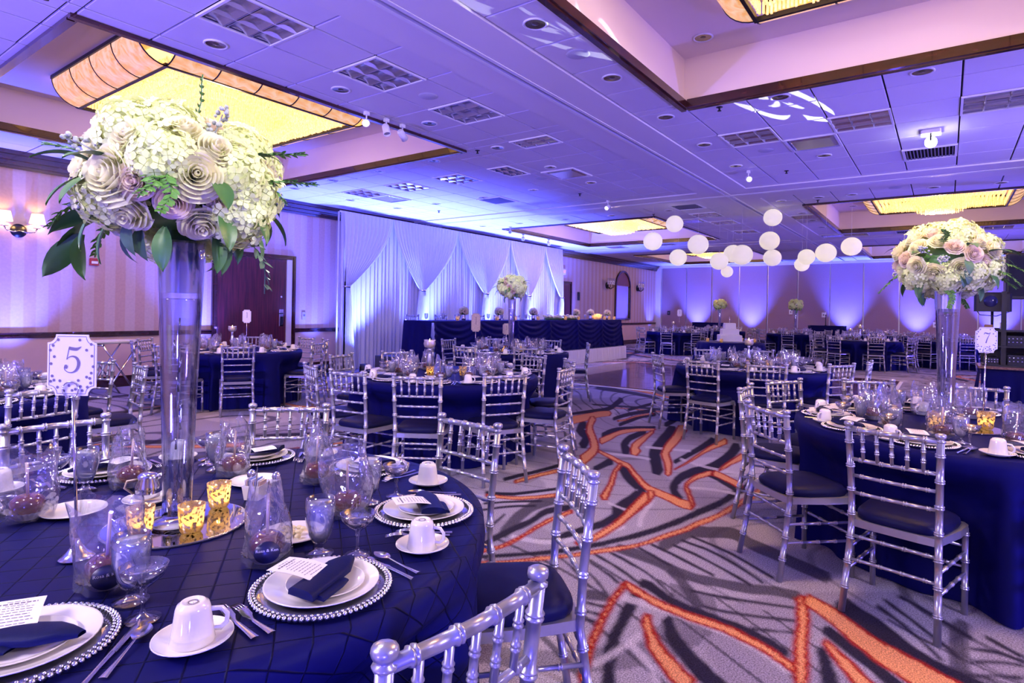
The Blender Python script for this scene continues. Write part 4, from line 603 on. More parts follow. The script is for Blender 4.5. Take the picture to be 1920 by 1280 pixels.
xlC = [12.0+0.65*k for k in range(1, 24)]; xlD = [20.3+0.65*k for k in range(1, 12)]
zones = [(X0, 11.0, BY[1], Y1, xlA, ylA), (X0, 11.0, Y0, BY[0], xlB, ylB),
         (12.0, 19.3, BY[1], Y1, xlC, ylA), (12.0, 19.3, Y0, BY[0], xlC, ylB), (20.3, X1, BY[1], Y1, xlD, ylA), (20.3, X1, Y0, BY[0], xlD, ylB)]
FITCELL = {}   # centres of cells taken by light panels and grilles -> (kind)
PANELS = [(2.60, 4.46, 't'), (3.87, 4.45, 't'), (5.16, 4.43, 't'), (6.46, 4.43, 't'), (7.80, 5.66, 't'), (7.80, 6.88, 't'), (7.80, 8.10, 't'), (7.92, 9.30, 't'),
          (8.50, 5.05, 'v'), (9.85, 7.48, 'g'), (8.62, 9.30, 'v'),
          (7.90, 2.02, 't'), (7.90, 0.82, 't'), (7.93, -0.40, 't'), (8.58, 1.42, 'v'), (9.95, 0.21, 'g'),
          (13.9, 4.45, 't'), (15.2, 4.45, 't'), (16.6, 4.45, 't'), (14.6, 2.62, 'v'), (12.4, 4.45, 'g'), (14.3, 5.05, 'v'),
          (18.8, 2.62, 'v'), (18.8, 1.75, 't'), (18.8, 0.80, 'g'), (18.8, -0.75, 't'), (18.9, 7.5, 't'), (18.9, 9.3, 'v')]
TILE_CACHE = {}
def tile_mesh(w, d):
    key = (round(w, 3), round(d, 3))
    if key not in TILE_CACHE:
        g = 0.008; t = MB(); b = 0.004
        x0_, x1_, y0_, y1_ = -w/2+g, w/2-g, -d/2+g, d/2-g
        V = [(x0_,y0_,0.02),(x1_,y0_,0.02),(x1_,y1_,0.02),(x0_,y1_,0.02),(x0_,y0_,b),(x1_,y0_,b),(x1_,y1_,b),(x0_,y1_,b),(x0_+b,y0_+b,0),(x1_-b,y0_+b,0),(x1_-b,y1_-b,0),(x0_+b,y1_-b,0)]
        F = [(0,1,2,3),(8,11,10,9)]
        for i in range(4):
            j = (i+1) % 4; F += [(i,4+i,4+j,j),(4+i,8+i,8+j,4+j)]
        t._add(V, F); TILE_CACHE[key] = t.data('tile', M_TILE)
    return TILE_CACHE[key]
def in_view(x, y, z, m=1.05):
    d = Vector((x, y, z-EYE)); w = d.dot(_F)
    if w < 0.3: return False
    u = d.dot(_R2)/w*1115.7; v = d.dot(_U2)/w*1115.7
    return abs(u) < 960*m and -700*m < v < 581*m
singles = []; rest = MB(); taken = []
for z_ in zones:
    for a, b, c, d in cells(*z_, TRAYS):
        mx_, my_ = (a+b)/2, (c+d)/2; kind = None
        for p in PANELS:
            if a <= p[0] < b and c <= p[1] < d and (b-a) > 0.4 and (d-c) > 0.4: kind = p[2]
        if kind: taken.append((a, b, c, d, kind)); continue
        singles.append((hypot(mx_, my_) if in_view(mx_, my_, ZC) else 99+hypot(mx_, my_), a, b, c, d))
singles.sort()
for k, (_, a, b, c, d) in enumerate(singles):
    if k < 290 and _ < 99:
        ob('ceiling_tile', tile_mesh(b-a, d-c), ceiling, ((a+b)/2, (c+d)/2, ZC))
    else: rest.box(a+0.006, b-0.006, c+0.006, d-0.006, ZC, ZC+0.02)
r_ = ob('far_ceiling_tiles', rest, ceiling, m=M_TILE); r_['kind'] = 'stuff'
# plaster bands with the tracks of the movable walls
mb = MB(); xs = [X0, BX[0][0], BX[0][1], BX[1][0], BX[1][1], X1]
for a, b in ((X0, BX[0][0]), (BX[0][1], BX[1][0]), (BX[1][1], X1)):
    mb.box(a, b, BY[0], 3.30, ZC-0.02, ZC+0.02); mb.box(a, b, 3.43, BY[1], ZC-0.02, ZC+0.02)
for a, b in BX:
    m_ = (a+b)/2
    mb.box(a, m_-0.06, Y0, Y1, ZC-0.02, ZC+0.02); mb.box(m_+0.06, b, Y0, Y1, ZC-0.02, ZC+0.02)
ob('plaster_band', mb, ceiling, m=M_PLASTER)
tr = MB()
for a, b in ((X0, 11.44), (11.56, 19.74), (19.86, X1)):
    tr.box(a, b, 3.30, 3.340, ZC-0.026, ZC+0.02); tr.box(a, b, 3.390, 3.43, ZC-0.026, ZC+0.02)
ob('wall_track', tr, ceiling, m=M_WHITEMETAL)
for a, b in BX:
    m_ = (a+b)/2; t2 = MB(); t2.box(m_-0.06, m_-0.012, Y0, Y1, ZC-0.026, ZC+0.02); t2.box(m_+0.012, m_+0.06, Y0, Y1, ZC-0.026, ZC+0.02)
    ob('wall_track', t2, ceiling, m=M_WHITEMETAL)
# trays
for k, (a, b, c, d) in enumerate(TRAYS):
    t = MB(); T = 0.03
    t.box(a-T, b+T, c-T, d+T, ZT, ZT+T)
    t.box(a-T, a, c-T, d+T, ZC, ZT); t.box(b, b+T, c-T, d+T, ZC, ZT); t.box(a, b, c-T, c, ZC, ZT); t.box(a, b, d, d+T, ZC, ZT)
    tray = ob('tray_recess', t, ceiling, m=M_TRAY)
    def trim(x0_, x1_, y0_, y1_, ax, sgn):
        m_ = MB()
        # stepped cherry moulding: three fillets of different depth
        for (o0, o1, z0_, z1_) in ((-0.035, 0.02, -0.035, 0.03), (0.02, 0.045, -0.02, 0.055), (0.0, 0.03, 0.055, 0.075)):
            if ax == 'x': m_.box(x0_, x1_, min(y0_+sgn*o0, y0_+sgn*o1), max(y0_+sgn*o0, y0_+sgn*o1), ZC+z0_, ZC+z1_)
            else: m_.box(min(x0_+sgn*o0, x0_+sgn*o1), max(x0_+sgn*o0, x0_+sgn*o1), y0_, y1_, ZC+z0_, ZC+z1_)
        return m_
    for mbt in (trim(a-0.035, b+0.035, c, c, 'x', 1), trim(a-0.035, b+0.035, d, d, 'x', -1), trim(a, a, c+0.046, d-0.046, 'y', 1), trim(b, b, c+0.046, d-0.046, 'y', -1)):
        ob('tray_moulding', mbt, tray, m=M_WOODTRIM)
# ---- walls
w = MB(); w.box(X0, X1, Y1, Y1+0.1, 0, ZC+0.6); wl = struct('wall_left', w, M_PAPER)
w = MB(); w.box(X0, X1, Y1-0.012, Y1, 0.0, 0.90)
ob('dado_panel', w, wl, m=M_DADO)
# chair rail, crown and base as stepped mouldings, broken at the doors
def moulding(name, x0_, x1_, prof, par):
    m_ = MB()
    for (dy, z0_, z1_) in prof: m_.box(x0_, x1_, Y1-dy, Y1, z0_, z1_)
    return struct(name, m_, M_WOODTRIM)
RAIL = ((0.045, 0.865, 0.895), (0.025, 0.895, 0.925), (0.05, 0.925, 0.95)); BASE = ((0.025, 0.0, 0.17), (0.035, 0.17, 0.19)); CROWN = ((0.05, 3.42, 3.47), (0.08, 3.47, 3.54), (0.12, 3.54, 3.62), (0.16, 3.62, 3.68))
k = 1
for a, b in ((X0, 5.82), (7.62, 18.5), (19.35, X1)):
    moulding('trim_%d' % k, a, b, RAIL, wl); k += 1
    moulding('baseboard_left_%d' % k, a, b, BASE, wl)
moulding('trim_%d' % k, X0, X1, CROWN, wl); k += 1
# far wall: movable panels
w = MB(); w.box(X1+0.03, X1+0.15, Y0, Y1+0.1, 0, ZC+0.6); wf = struct('wall_far', w, M_SEAM)
ys = [11.12-1.205*i for i in range(0, 14)]
for i, (a, b) in enumerate(zip(ys, ys[1:])):
    if a < Y0: break
    p = MB(); b2 = max(b, Y0); p.bbox(0, 0.05, -(a-b2)/2+0.025, (a-b2)/2-0.025, 0.03, 3.55, 0.006)
    ob('wall_panel', p, wf, (X1-0.02, (a+b2)/2, 0), m=M_PANEL)
w = MB(); w.box(X1-0.06, X1+0.03, Y0, Y1, 3.56, 3.68); struct('trim_%d' % k, w, M_WHITEMETAL); k += 1
w = MB(); w.box(X1-0.10, X1+0.03, 11.14, 11.4, 0, 3.56); w.box(X1-0.13, X1, 11.14, 11.4, 0, 0.15); struct('trim_%d' % k, w, mat('pilaster_paint', (0.70, 0.68, 0.74), 0.6, var=0.03)); k += 1
w = MB(); w.box(X0, X1, Y0-0.1, Y0, 0, ZC+0.6); struct('wall_right', w, M_PAPER)
w = MB(); w.box(X0-0.1, X0, Y0-0.1, Y1+0.1, 0, ZC+0.6); struct('wall_back', w, M_DADO)
# ---- doors
def door(n, x0_, x1_, h, leafs):
    fr_ = MB(); fr_.box(x0_, x0_+0.09, Y1-0.05, Y1, 0, h); fr_.box(x1_-0.09, x1_, Y1-0.05, Y1, 0, h); fr_.box(x0_+0.09, x1_-0.09, Y1-0.05, Y1, h-0.09, h)
    fr_.box(x0_+0.02, x0_+0.06, Y1-0.065, Y1-0.05, 0, h-0.02); fr_.box(x1_-0.06, x1_-0.02, Y1-0.065, Y1-0.05, 0, h-0.02)
    dr = struct('door_%d' % n, fr_, M_WOODTRIM)
    for a, b in leafs:
        lf = MB(); lf.bbox(a+0.006, b-0.006, Y1-0.035, Y1-0.014, 0.012, h-0.1, 0.004); L = ob('door_leaf', lf, dr, m=M_DOOR)
    return dr, L
d1, leaf = door(1, 5.82, 7.62, 2.50, ((5.91, 7.40),))
jm = MB(); jm.box(7.405, 7.53, Y1-0.045, Y1-0.016, 0.0, 2.41); ob('door_jamb', jm, d1, m=mat('jamb_paint', (0.66, 0.58, 0.58), 0.5, var=0.03))
lk = MB(); lk.bbox(7.24, 7.34, Y1-0.05, Y1-0.034, 1.00, 1.36, 0.006); ob('lock_plate', lk, leaf, m=M_CHROME)
lk = MB(); lk.bbox(7.262, 7.318, Y1-0.056, Y1-0.048, 1.03, 1.20, 0.004); lk.tube([((7.29, Y1-0.05, 1.27), 0.014), ((7.29, Y1-0.09, 1.27), 0.014)], 8); lk.tube([((7.29, Y1-0.085, 1.27), 0.011), ((7.20, Y1-0.085, 1.265), 0.011)], 8); ob('door_handle', lk, leaf, m=M_BLACKMETAL)
lk = MB(); lk.lathe([(0.0, 0.012), (0.02, 0.01), (0.024, 0.0)], 12); o_ = ob('peephole', lk, leaf, (7.29, Y1-0.035, 1.62), m=M_CHROME, rot=(pi/2, 0, 0))
d2, leaf = door(2, 18.5, 19.35, 2.52, ((18.59, 19.26),))
hd = MB(); hd.tube([((18.7, Y1-0.035, 1.05), 0.012), ((18.7, Y1-0.08, 1.05), 0.012), ((18.82, Y1-0.08, 1.05), 0.011)], 8); ob('door_handle', hd, leaf, m=M_CHROME)
# ---- dance floor
df = MB(); df.box(10.14, 15.56, 0.74, 7.26, 0.0, 0.012); dfo = ob('dance_floor', df, m=M_WHITEMETAL); tag(dfo, 'glossy brown wooden dance floor with white edge strips on the carpet', 'dance floor')
pw = (15.5-10.22)/6; ph = (7.2-0.8)/7
pm = MB(); pm.bbox(-pw/2+0.002, pw/2-0.002, -ph/2+0.002, ph/2-0.002, 0, 0.018, 0.003); pm = pm.data('parquet_panel', M_PARQUET)
for i in range(6):
    for j in range(7):
        o_ = ob('parquet_panel', pm, dfo, (10.22+pw*(i+0.5), 0.8+ph*(j+0.5), 0.008))
        if (i+j) % 2: pass
# ---- ceiling fixtures
def troffer_parts(w_, d_):
    h = MB(); e = 0.012
    hs = MB()   # housing: open box, seen from below
    hs._add([(-w_/2,-d_/2,0),(w_/2,-d_/2,0),(w_/2,d_/2,0),(-w_/2,d_/2,0),(-w_/2+0.05,-d_/2+0.05,0.02),(w_/2-0.05,-d_/2+0.05,0.02),(w_/2-0.05,d_/2-0.05,0.02),(-w_/2+0.05,d_/2-0.05,0.02)],
            [(0,1,5,4),(1,2,6,5),(2,3,7,6),(3,0,4,7),(4,5,6,7)])
    f_ = MB(); t = 0.022
    f_.box(-w_/2,w_/2,-d_/2,-d_/2+t,-0.016,0.002); f_.box(-w_/2,w_/2,d_/2-t,d_/2,-0.016,0.002); f_.box(-w_/2,-w_/2+t,-d_/2+t,d_/2-t,-0.016,0.002); f_.box(w_/2-t,w_/2,-d_/2+t,d_/2-t,-0.016,0.002)
    parts = [{'n': 'housing', 'm': hs.data('housing', M_ALU)}, {'n': 'frame', 'm': f_.data('frame', M_WHITEMETAL)}]
    for k_ in (1, 2):
        y = -d_/2+d_*k_/3; l = MB(); l._add([(-w_/2+t,y-0.016,0.016),(w_/2-t,y-0.016,0.016),(w_/2-t,y,-0.014),(-w_/2+t,y,-0.014),(w_/2-t,y+0.016,0.016),(-w_/2+t,y+0.016,0.016)], [(0,1,2,3),(3,2,4,5)])
        parts.append({'n': 'louver', 'm': l.data('louver', M_ALU)})
        x = -w_/2+w_*k_/3; l = MB(); l._add([(x-0.016,-d_/2+t,0.016),(x-0.016,d_/2-t,0.016),(x,d_/2-t,-0.013),(x,-d_/2+t,-0.013),(x+0.016,d_/2-t,0.016),(x+0.016,-d_/2+t,0.016)], [(0,1,2,3),(3,2,4,5)])
        parts.append({'n': 'louver', 'm': l.data('louver', M_ALU)})
    # curved reflectors of the nine cells
    rf = MB()
    for i in range(3):
        for j in range(3):
            cx_, cy_ = -w_/2+w_*(i+0.5)/3, -d_/2+d_*(j+0.5)/3
            rf.grid(lambda u, v: (cx_+(u-0.5)*w_/3.3, cy_+(v-0.5)*d_/3.3, 0.018-0.030*(abs(u-0.5)*2)**2), 6, 1)
    parts.append({'n': 'reflector', 'm': rf.data('reflector', M_ALU)})
    return parts
def where(x, y):
    s = 'left' if y > 3.4 else 'right'
    return s
tp_cache = {}
num = {'t': 0, 'v': 0, 'g': 0}
ORD = ['first', 'second', 'third', 'fourth', 'fifth', 'sixth', 'seventh', 'eighth', 'ninth', 'tenth', 'eleventh', 'twelfth', 'thirteenth', 'fourteenth', 'fifteenth', 'sixteenth', 'seventeenth', 'eighteenth', 'nineteenth', 'twentieth']
cnt = {}
def nth(key):
    cnt[key] = cnt.get(key, 0)+1; return ORD[min(cnt[key]-1, 19)]
for (a, b, c, d, kd) in sorted(taken, key=lambda t: hypot(t[0], t[2])):
    w_, d_ = b-a, d-c; key = (round(w_, 2), round(d_, 2), kd); side = ('left' if (c > 3.4) else 'right')
    bay = 'near' if a < 11.2 else 'far'
    loc = ((a+b)/2, (c+d)/2, ZC)
    if kd == 't':
        if key not in tp_cache: tp_cache[key] = troffer_parts(w_, d_)
        t = thing('ceiling_light_panel', 'square louvred ceiling light, %s nearest in the %s %s bay' % (nth('t'+side+bay), bay, side), 'ceiling light', loc, group='louvred ceiling lights')
        stamp(tp_cache[key], t)
    else:
        f_ = MB(); t_ = 0.03
        f_.box(-w_/2,w_/2,-d_/2,-d_/2+t_,-0.018,0.006); f_.box(-w_/2,w_/2,d_/2-t_,d_/2,-0.018,0.006); f_.box(-w_/2,-w_/2+t_,-d_/2+t_,d_/2-t_,-0.018,0.006); f_.box(w_/2-t_,w_/2,-d_/2+t_,d_/2-t_,-0.018,0.006)
        t = thing('air_diffuser' if kd == 'v' else 'return_grille', ('square metal air diffuser, %s nearest in the %s %s bay' if kd == 'v' else 'dark square return grille, %s nearest in the %s %s bay') % (nth(kd+side+bay), bay, side), 'air vent', loc)
        ob('frame', f_, t, m=M_WHITEMETAL)
        if kd == 'v':
            p = MB(); s_ = 0.2*w_/0.6; p._add([(-s_,-s_,-0.02),(s_,-s_,-0.02),(s_,s_,-0.02),(-s_,s_,-0.02),(-w_/2+t_,-d_/2+t_,0.012),(w_/2-t_,-d_/2+t_,0.012),(w_/2-t_,d_/2-t_,0.012),(-w_/2+t_,d_/2-t_,0.012)], [(3,2,1,0),(0,1,5,4),(1,2,6,5),(2,3,7,6),(3,0,4,7)])
            ob('plaque', p, t, m=M_ALU)
        else:
            p = MB(); p.box(-w_/2+t_, w_/2-t_, -d_/2+t_, d_/2-t_, 0.008, 0.012); ob('backing', p, t, m=M_PLENUM)
            sl = MB(); n_ = 14
            for q in range(n_):
                y = -d_/2+t_+(d_-2*t_)*(q+0.5)/n_; sl.box(-w_/2+t_, w_/2-t_, y-0.006, y+0.006, -0.010, 0.006)
            o_ = ob('slats', sl, t, m=mat('grille_paint', (0.22, 0.22, 0.27), 0.5, var=0.05)); o_['kind'] = 'stuff'
# recessed downlights
rg = MB(); rg.lathe([(0.098, 0.0), (0.100, -0.008), (0.088, -0.012), (0.080, -0.004)], 24); rg = rg.data('trim_ring', M_WHITEMETAL)
bw = MB(); bw.lathe([(0.081, -0.005), (0.060, -0.003), (0.03, -0.0015), (0.001, -0.001)], 24); bw = bw.data('reflector_cone', M_CAN)
lp = MB(); lp.lathe([(0.001, -0.007), (0.022, -0.006), (0.028, -0.002)], 12); lp = lp.data('lamp_glass', mat('dim_lamp_glass', (0.16, 0.14, 0.10), 0.15, 0.5, var=0.1))
DL = [(2.62, 5.13), (3.91, 5.10), (5.23, 5.11), (6.54, 5.07), (6.60, 6.34), (6.63, 7.59), (6.66, 8.85), (7.87, 5.05), (9.19, 5.05), (9.20, 6.27), (9.29, 7.56), (9.34, 8.90), (9.30, 10.04), (8.09, 10.17), (2.83, 10.16), (6.72, 10.11),
      (3.86, 2.64), (5.17, 2.63), (6.55, 2.64), (7.90, 2.64), (9.30, 2.62), (9.32, 1.42), (6.60, 0.21), (6.58, 1.42),
      (12.62, 2.67), (12.58, 2.0), (12.60, 1.45), (12.59, 0.21), (12.70, -0.7), (12.6, 4.97), (12.58, 6.35), (12.58, 7.6), (12.58, 9.0), (12.52, 10.17), (14.33, 2.60), (15.57, 2.60), (16.88, 2.60), (18.6, 5.1), (18.6, 6.4), (18.6, 7.7)]
for (x, y) in DL:
    side = 'left' if y > 3.4 else 'right'; bay = 'near' if x < 11.2 else 'far'
    t = thing('recessed_downlight', 'round recessed downlight, %s nearest in the %s %s bay' % (nth('d'+side+bay), bay, side), 'ceiling light', (x, y, ZC), group='recessed downlights')
    stamp([{'n': 'trim_ring', 'm': rg}, {'n': 'reflector_cone', 'm': bw}, {'n': 'lamp_glass', 'm': lp}], t)
for (x, y, z, lab) in ((5.95, 2.02, ZT, 'round downlight high inside the right near ceiling tray'), (17.2, 1.95, ZT, 'round downlight inside the far right ceiling tray')):
    t = thing('recessed_downlight', lab, 'ceiling light', (x, y, z)); stamp([{'n': 'trim_ring', 'm': rg}, {'n': 'reflector_cone', 'm': bw}, {'n': 'lamp_glass', 'm': lp}], t)
sp_ = MB(); sp_.lathe([(0.001, -0.012), (0.085, -0.010), (0.10, -0.004), (0.105, 0.0)], 24); sp_ = sp_.data('speaker_grille', mat('speaker_grille', (0.50, 0.50, 0.60), 0.6, var=0.06, vscale=80))
for i, (x, y) in enumerate(((4.55, 4.47), (4.53, 2.64), (8.63, 2.03), (8.45, 5.6), (12.3, 0.75))):
    tag(ob('ceiling_speaker', sp_, None, (x, y, ZC)), 'round flat ceiling speaker grille, %s nearest the camera' % ORD[i], 'speaker', 'round ceiling speakers')
sk = MB(); sk.lathe([(0.035, 0.0), (0.035, -0.006), (0.012, -0.008), (0.009, -0.035), (0.02, -0.038), (0.022, -0.045), (0.001, -0.046)], 10); sk = sk.data('sprinkler_head', M_BLACKMETAL)
for i, (x, y) in enumerate(((1.48, 5.35), (6.5, 5.40), (6.55, 2.03), (9.96, 5.71), (10.04, 9.46), (10.02, 2.05), (6.60, 9.55), (12.89, 2.06), (12.9, 5.45))):
    tag(ob('sprinkler_head', sk, None, (x, y, ZC)), 'small fire sprinkler head on ceiling, %s nearest' % ORD[i], 'sprinkler', 'ceiling sprinklers')
# ------------------------------------------------------------------ chandeliers in the trays
def chandelier_parts():
    hx, hy, zb = 1.2, 1.18, 3.90-ZT      # half size of the crystal field, bottom edge below the tray top
    R = 0.30; parts = []
    fr_ = MB(); t = 0.016
    for s in (-1, 1):
        fr_.box(-hx-t, hx+t, s*hy-t, s*hy+t, zb-0.012, zb+0.028); fr_.box(s*hx-t, s*hx+t, -hy-t, hy+t, zb-0.012, zb+0.028)
        fr_.box(-hx, hx, s*(hy+R)-t, s*(hy+R)+t, zb+R-0.03, zb+R+0.01); fr_.box(s*(hx+R)-t, s*(hx+R)+t, -hy, hy, zb+R-0.03, zb+R+0.01)
    parts.append({'n': 'frame', 'm': fr_.data('frame', M_BLACKMETAL)})
    def arc(a): return (sin(a)*R, zb+R-cos(a)*R)   # outward, height
    pan_x = MB(); n = 4; w_ = 2*hy/n
    pan_x.grid(lambda u, v: (arc(v*pi/2)[0], (u-0.5)*(w_-0.012), arc(v*pi/2)[1]), 1, 8)
    px_m = pan_x.data('amber_glass_panel', M_AMBER)
    w2 = 2*hx/5; pan_y = MB(); pan_y.grid(lambda u, v: ((u-0.5)*(w2-0.012), arc(v*pi/2)[0], arc(v*pi/2)[1]), 1, 8)
    py_m = pan_y.data('amber_glass_panel', M_AMBER)
    rib = MB(); rib.tube([((arc(a*pi/16)[0], 0, arc(a*pi/16)[1]), 0.008) for a in range(9)], 5); rib_m = rib.data('rib', M_BLACKMETAL)
    for s in (-1, 1):
        rz = 0 if s > 0 else pi
        for k in range(n): parts.append({'n': 'amber_glass_panel', 'm': px_m, 'l': (s*hx, -hy+w_*(k+0.5), 0), 'r': (0, 0, rz)})
        for k in range(n+1): parts.append({'n': 'rib', 'm': rib_m, 'l': (s*hx, -hy+w_*k, 0), 'r': (0, 0, rz)})
        for k in range(5): parts.append({'n': 'amber_glass_panel', 'm': py_m, 'l': (-hx+w2*(k+0.5), s*hy, 0), 'r': (0, 0, rz)})
        for k in range(6): parts.append({'n': 'rib', 'm': rib_m, 'l': (-hx+w2*k, s*hy, 0), 'r': (0, 0, rz+pi/2)})
    bed = MB(); bed.box(-hx+0.02, hx-0.02, -hy+0.02, hy-0.02, -0.03, -0.012); parts.append({'n': 'lamp_bed', 'm': bed.data('lamp_bed', M_CHANDGLOW)})
    # crystal rods: rows of hanging rectangles, lower towards the middle
    cr = MB(); rr = random.Random(4)
    rows = [(1.0, zb+0.02, 0.10), (0.94, zb+0.06, 0.10), (0.88, zb+0.09, 0.10), (0.82, zb+0.11, 0.09), (0.76, zb+0.07, 0.12), (0.70, zb+0.02, 0.16), (0.64, zb+0.05, 0.14), (0.58, zb+0.09, 0.10), (0.52, zb+0.11, 0.09), (0.46, zb+0.03, 0.16), (0.40, zb-0.10, 0.28), (0.35, zb-0.16, 0.30), (0.29, zb-0.19, 0.28), (0.22, zb-0.21, 0.26), (0.14, zb-0.22, 0.24), (0.06, zb-0.22, 0.22)]
    for s, z, L in rows:
        ax, ay = hx*s*0.97, hy*s*0.97
        for (p0, p1) in (((-ax,-ay),(ax,-ay)), ((ax,-ay),(ax,ay)), ((ax,ay),(-ax,ay)), ((-ax,ay),(-ax,-ay))):
            m_ = int(hypot(p1[0]-p0[0], p1[1]-p0[1])/0.031)
            for q in range(m_):
                x = p0[0]+(p1[0]-p0[0])*q/m_; y = p0[1]+(p1[1]-p0[1])*q/m_; zz = z+rr.uniform(-0.012, 0.012); r = 0.0085
                cr._add([(x-r,y-r,zz),(x+r,y-r,zz),(x+r,y+r,zz),(x-r,y+r,zz),(x-r,y-r,zz+L),(x+r,y-r,zz+L),(x+r,y+r,zz+L),(x-r,y+r,zz+L)], [(0,3,2,1),(0,1,5,4),(1,2,6,5),(2,3,7,6),(3,0,4,7)])
    parts.append({'n': 'crystal_rods', 'm': cr.data('crystal_rods', M_CRYSTAL), 'k': 'stuff'})
    st = MB()
    for x in (-0.8, 0.8):
        for y in (-0.8, 0.8): st.tube([((x, y, -0.03), 0.01), ((x, y, 0.0), 0.01)], 6)
    parts.append({'n': 'hanger', 'm': st.data('hanger', M_BLACKMETAL)})
    return parts
CP = chandelier_parts()
names = ['amber glass and crystal chandelier in the left tray above the number five table', 'lit crystal chandelier in the left tray above the head table', 'lit crystal chandelier in the farthest left tray behind the lanterns',
         'amber glass chandelier cut by the top edge in the right near tray', 'gold lit crystal chandelier in the far right tray above the tall flowers', 'amber crystal chandelier in the farthest right tray behind the flowers']
for (a, b, c, d), nm in zip(TRAYS, names):
    t = thing('chandelier', nm, 'chandelier', ((a+b)/2, (c+d)/2, ZT), group=None); stamp(CP, t)
    light('chandelier_lamp', 'POINT', ((a+b)/2, (c+d)/2, 3.60), (1.0, 0.66, 0.42), 170 if c < 0 and a < 5 else 110, size=0.2)
# track spot heads on the near left tray and pin spots
th = MB(); th.box(-0.03, 0.03, -0.02, 0.02, -0.04, 0.0); th_m = th.data('track_adapter', M_WHITEMETAL)
ts = MB(); ts.tube([((0, 0, -0.03), 0.008), ((0, 0, -0.10), 0.008)], 6); ts_m = ts.data('stem', M_WHITEMETAL)
hd = MB(); hd.lathe([(0.001, 0.07), (0.03, 0.07), (0.042, 0.05), (0.045, -0.07), (0.040, -0.07), (0.036, -0.05)], 14); hd_m = hd.data('lamp_head', M_WHITEMETAL)
ln = MB(); ln.lathe([(0.001, -0.055), (0.037, -0.055)], 14); ln_m = ln.data('lens', mat('spot_lens_off', (0.4, 0.4, 0.45), 0.1, 0.3, var=0.05)); ln_l = ln.data('lens', M_SMALLLAMP)
def spot_head(loc, target, label, on):
    t = thing('track_spotlight', label, 'spotlight', loc, group='white track spotlights')
    stamp([{'n': 'track_adapter', 'm': th_m}, {'n': 'stem', 'm': ts_m}], t)
    h = ob('lamp_head', hd_m, t, (0, 0, -0.13)); dv = Vector(target)-Vector((loc[0], loc[1], loc[2]-0.13))
    h.rotation_euler = dv.to_track_quat('-Z', 'Y').to_euler()
    ob('lens', ln_l if on else ln_m, h)
    return Vector((loc[0], loc[1], loc[2]-0.13)), dv.normalized()
PINS = []
for (x, y, tg, lab, on) in ((4.52, 5.42, (0.87, 1.88, 1.85), 'lit white track spotlight at the left tray edge, nearest of three', True), (4.82, 5.42, (4.5, 4.2, 0.8), 'white track spotlight at the left tray edge, middle of three', False), (5.08, 5.42, (8.0, 6.0, 1.5), 'white track spotlight at the left tray edge, farthest of three', False),
                            (13.0, 9.6, (8, 6, 1.8), 'tiny track spotlight above the head table, leftmost of three', False), (14.4, 10.15, (12, 8.6, 1), 'tiny track spotlight above the head table, middle of three', False), (15.8, 10.15, (15, 8.6, 1), 'tiny track spotlight above the head table, rightmost of three', False)):
    p, dv = spot_head((x, y, ZC-0.0), tg, lab, on); PINS.append((p, dv))
for (x, y, tg, lab) in ((10.88, 5.58, (7.8, 5.7, 1.8), 'small lit round spotlight under the ceiling before the cross band'), (9.71, 2.54, (4.55, -0.1, 1.8), 'small lit round spotlight under the right bay ceiling')):
    p, dv = spot_head((x, y, ZC-0.02 if x > 10.9 else ZC), tg, lab, True)
# very bright party light on the right bay ceiling
t = thing('star_lamp', 'dazzling white party lamp on the right bay ceiling', 'lamp', (8.75, 0.18, ZC))
b_ = MB(); b_.bbox(-0.10, 0.10, -0.10, 0.10, -0.05, 0.0, 0.012); ob('base', b_, t, m=M_WHITEMETAL)
b_ = MB(); b_.tube([((-0.07, 0, -0.05), 0.01), ((-0.08, 0, -0.14), 0.01)], 6); ob('bracket', b_, t, m=M_BLACKMETAL)
b_ = MB(); b_.tube([((0.07, 0, -0.05), 0.01), ((0.08, 0, -0.14), 0.01)], 6); ob('bracket', b_, t, m=M_BLACKMETAL)
b_ = MB(); b_.ball((0, 0, -0.14), 0.065, 14, 8); ob('lens', b_, t, m=M_LAMP)
# pin spots that pick out the flowers; some come from the heads above, others are added fill
def pin(src, tgt, e, size=9, col=(1.0, 0.97, 0.88), soft=0.03):
    d = (Vector(tgt)-Vector(src)).normalized(); light('pin_spot', 'SPOT', Vector(src)+d*0.12, col, e, target=tgt, size=soft, spot=size, blend=0.7)
pin((4.52, 5.42, ZC-0.13), (0.87, 1.88, 1.80), 810, 11)
pin((3.2, 2.64, ZC-0.05), (0.87, 1.88, 1.80), 150, 18)
pin((1.2, -1.6, ZC-0.05), (0.87, 1.88, 1.82), 470, 14)
pin((-1.6, -0.6, ZC-0.05), (0.87, 1.88, 1.76), 360, 14)  # unseen fill beam added to brighten the dull roses
pin((9.71, 2.54, ZC-0.13), (4.55, -0.1, 1.80), 810, 9)
pin((3.86, 2.64, ZC-0.05), (4.5, -0.05, 1.80), 200, 18)
pin((1.9, 0.2, ZC-0.05), (4.5, -0.05, 1.80), 330, 14)
pin((10.88, 5.58, ZC-0.13), (7.8, 5.7, 1.80), 450, 16)
pin((5.23, 5.11, ZC-0.05), (7.8, 5.7, 1.80), 234, 14)
pin((12.6, 4.97, ZC-0.05), (23.3, 7.1, 1.75), 810, 5)
pin((12.62, 2.67, ZC-0.05), (22.9, 4.25, 1.75), 810, 5)
pin((12.59, 0.21, ZC-0.05), (20.8, 0.25, 1.75), 450, 6)
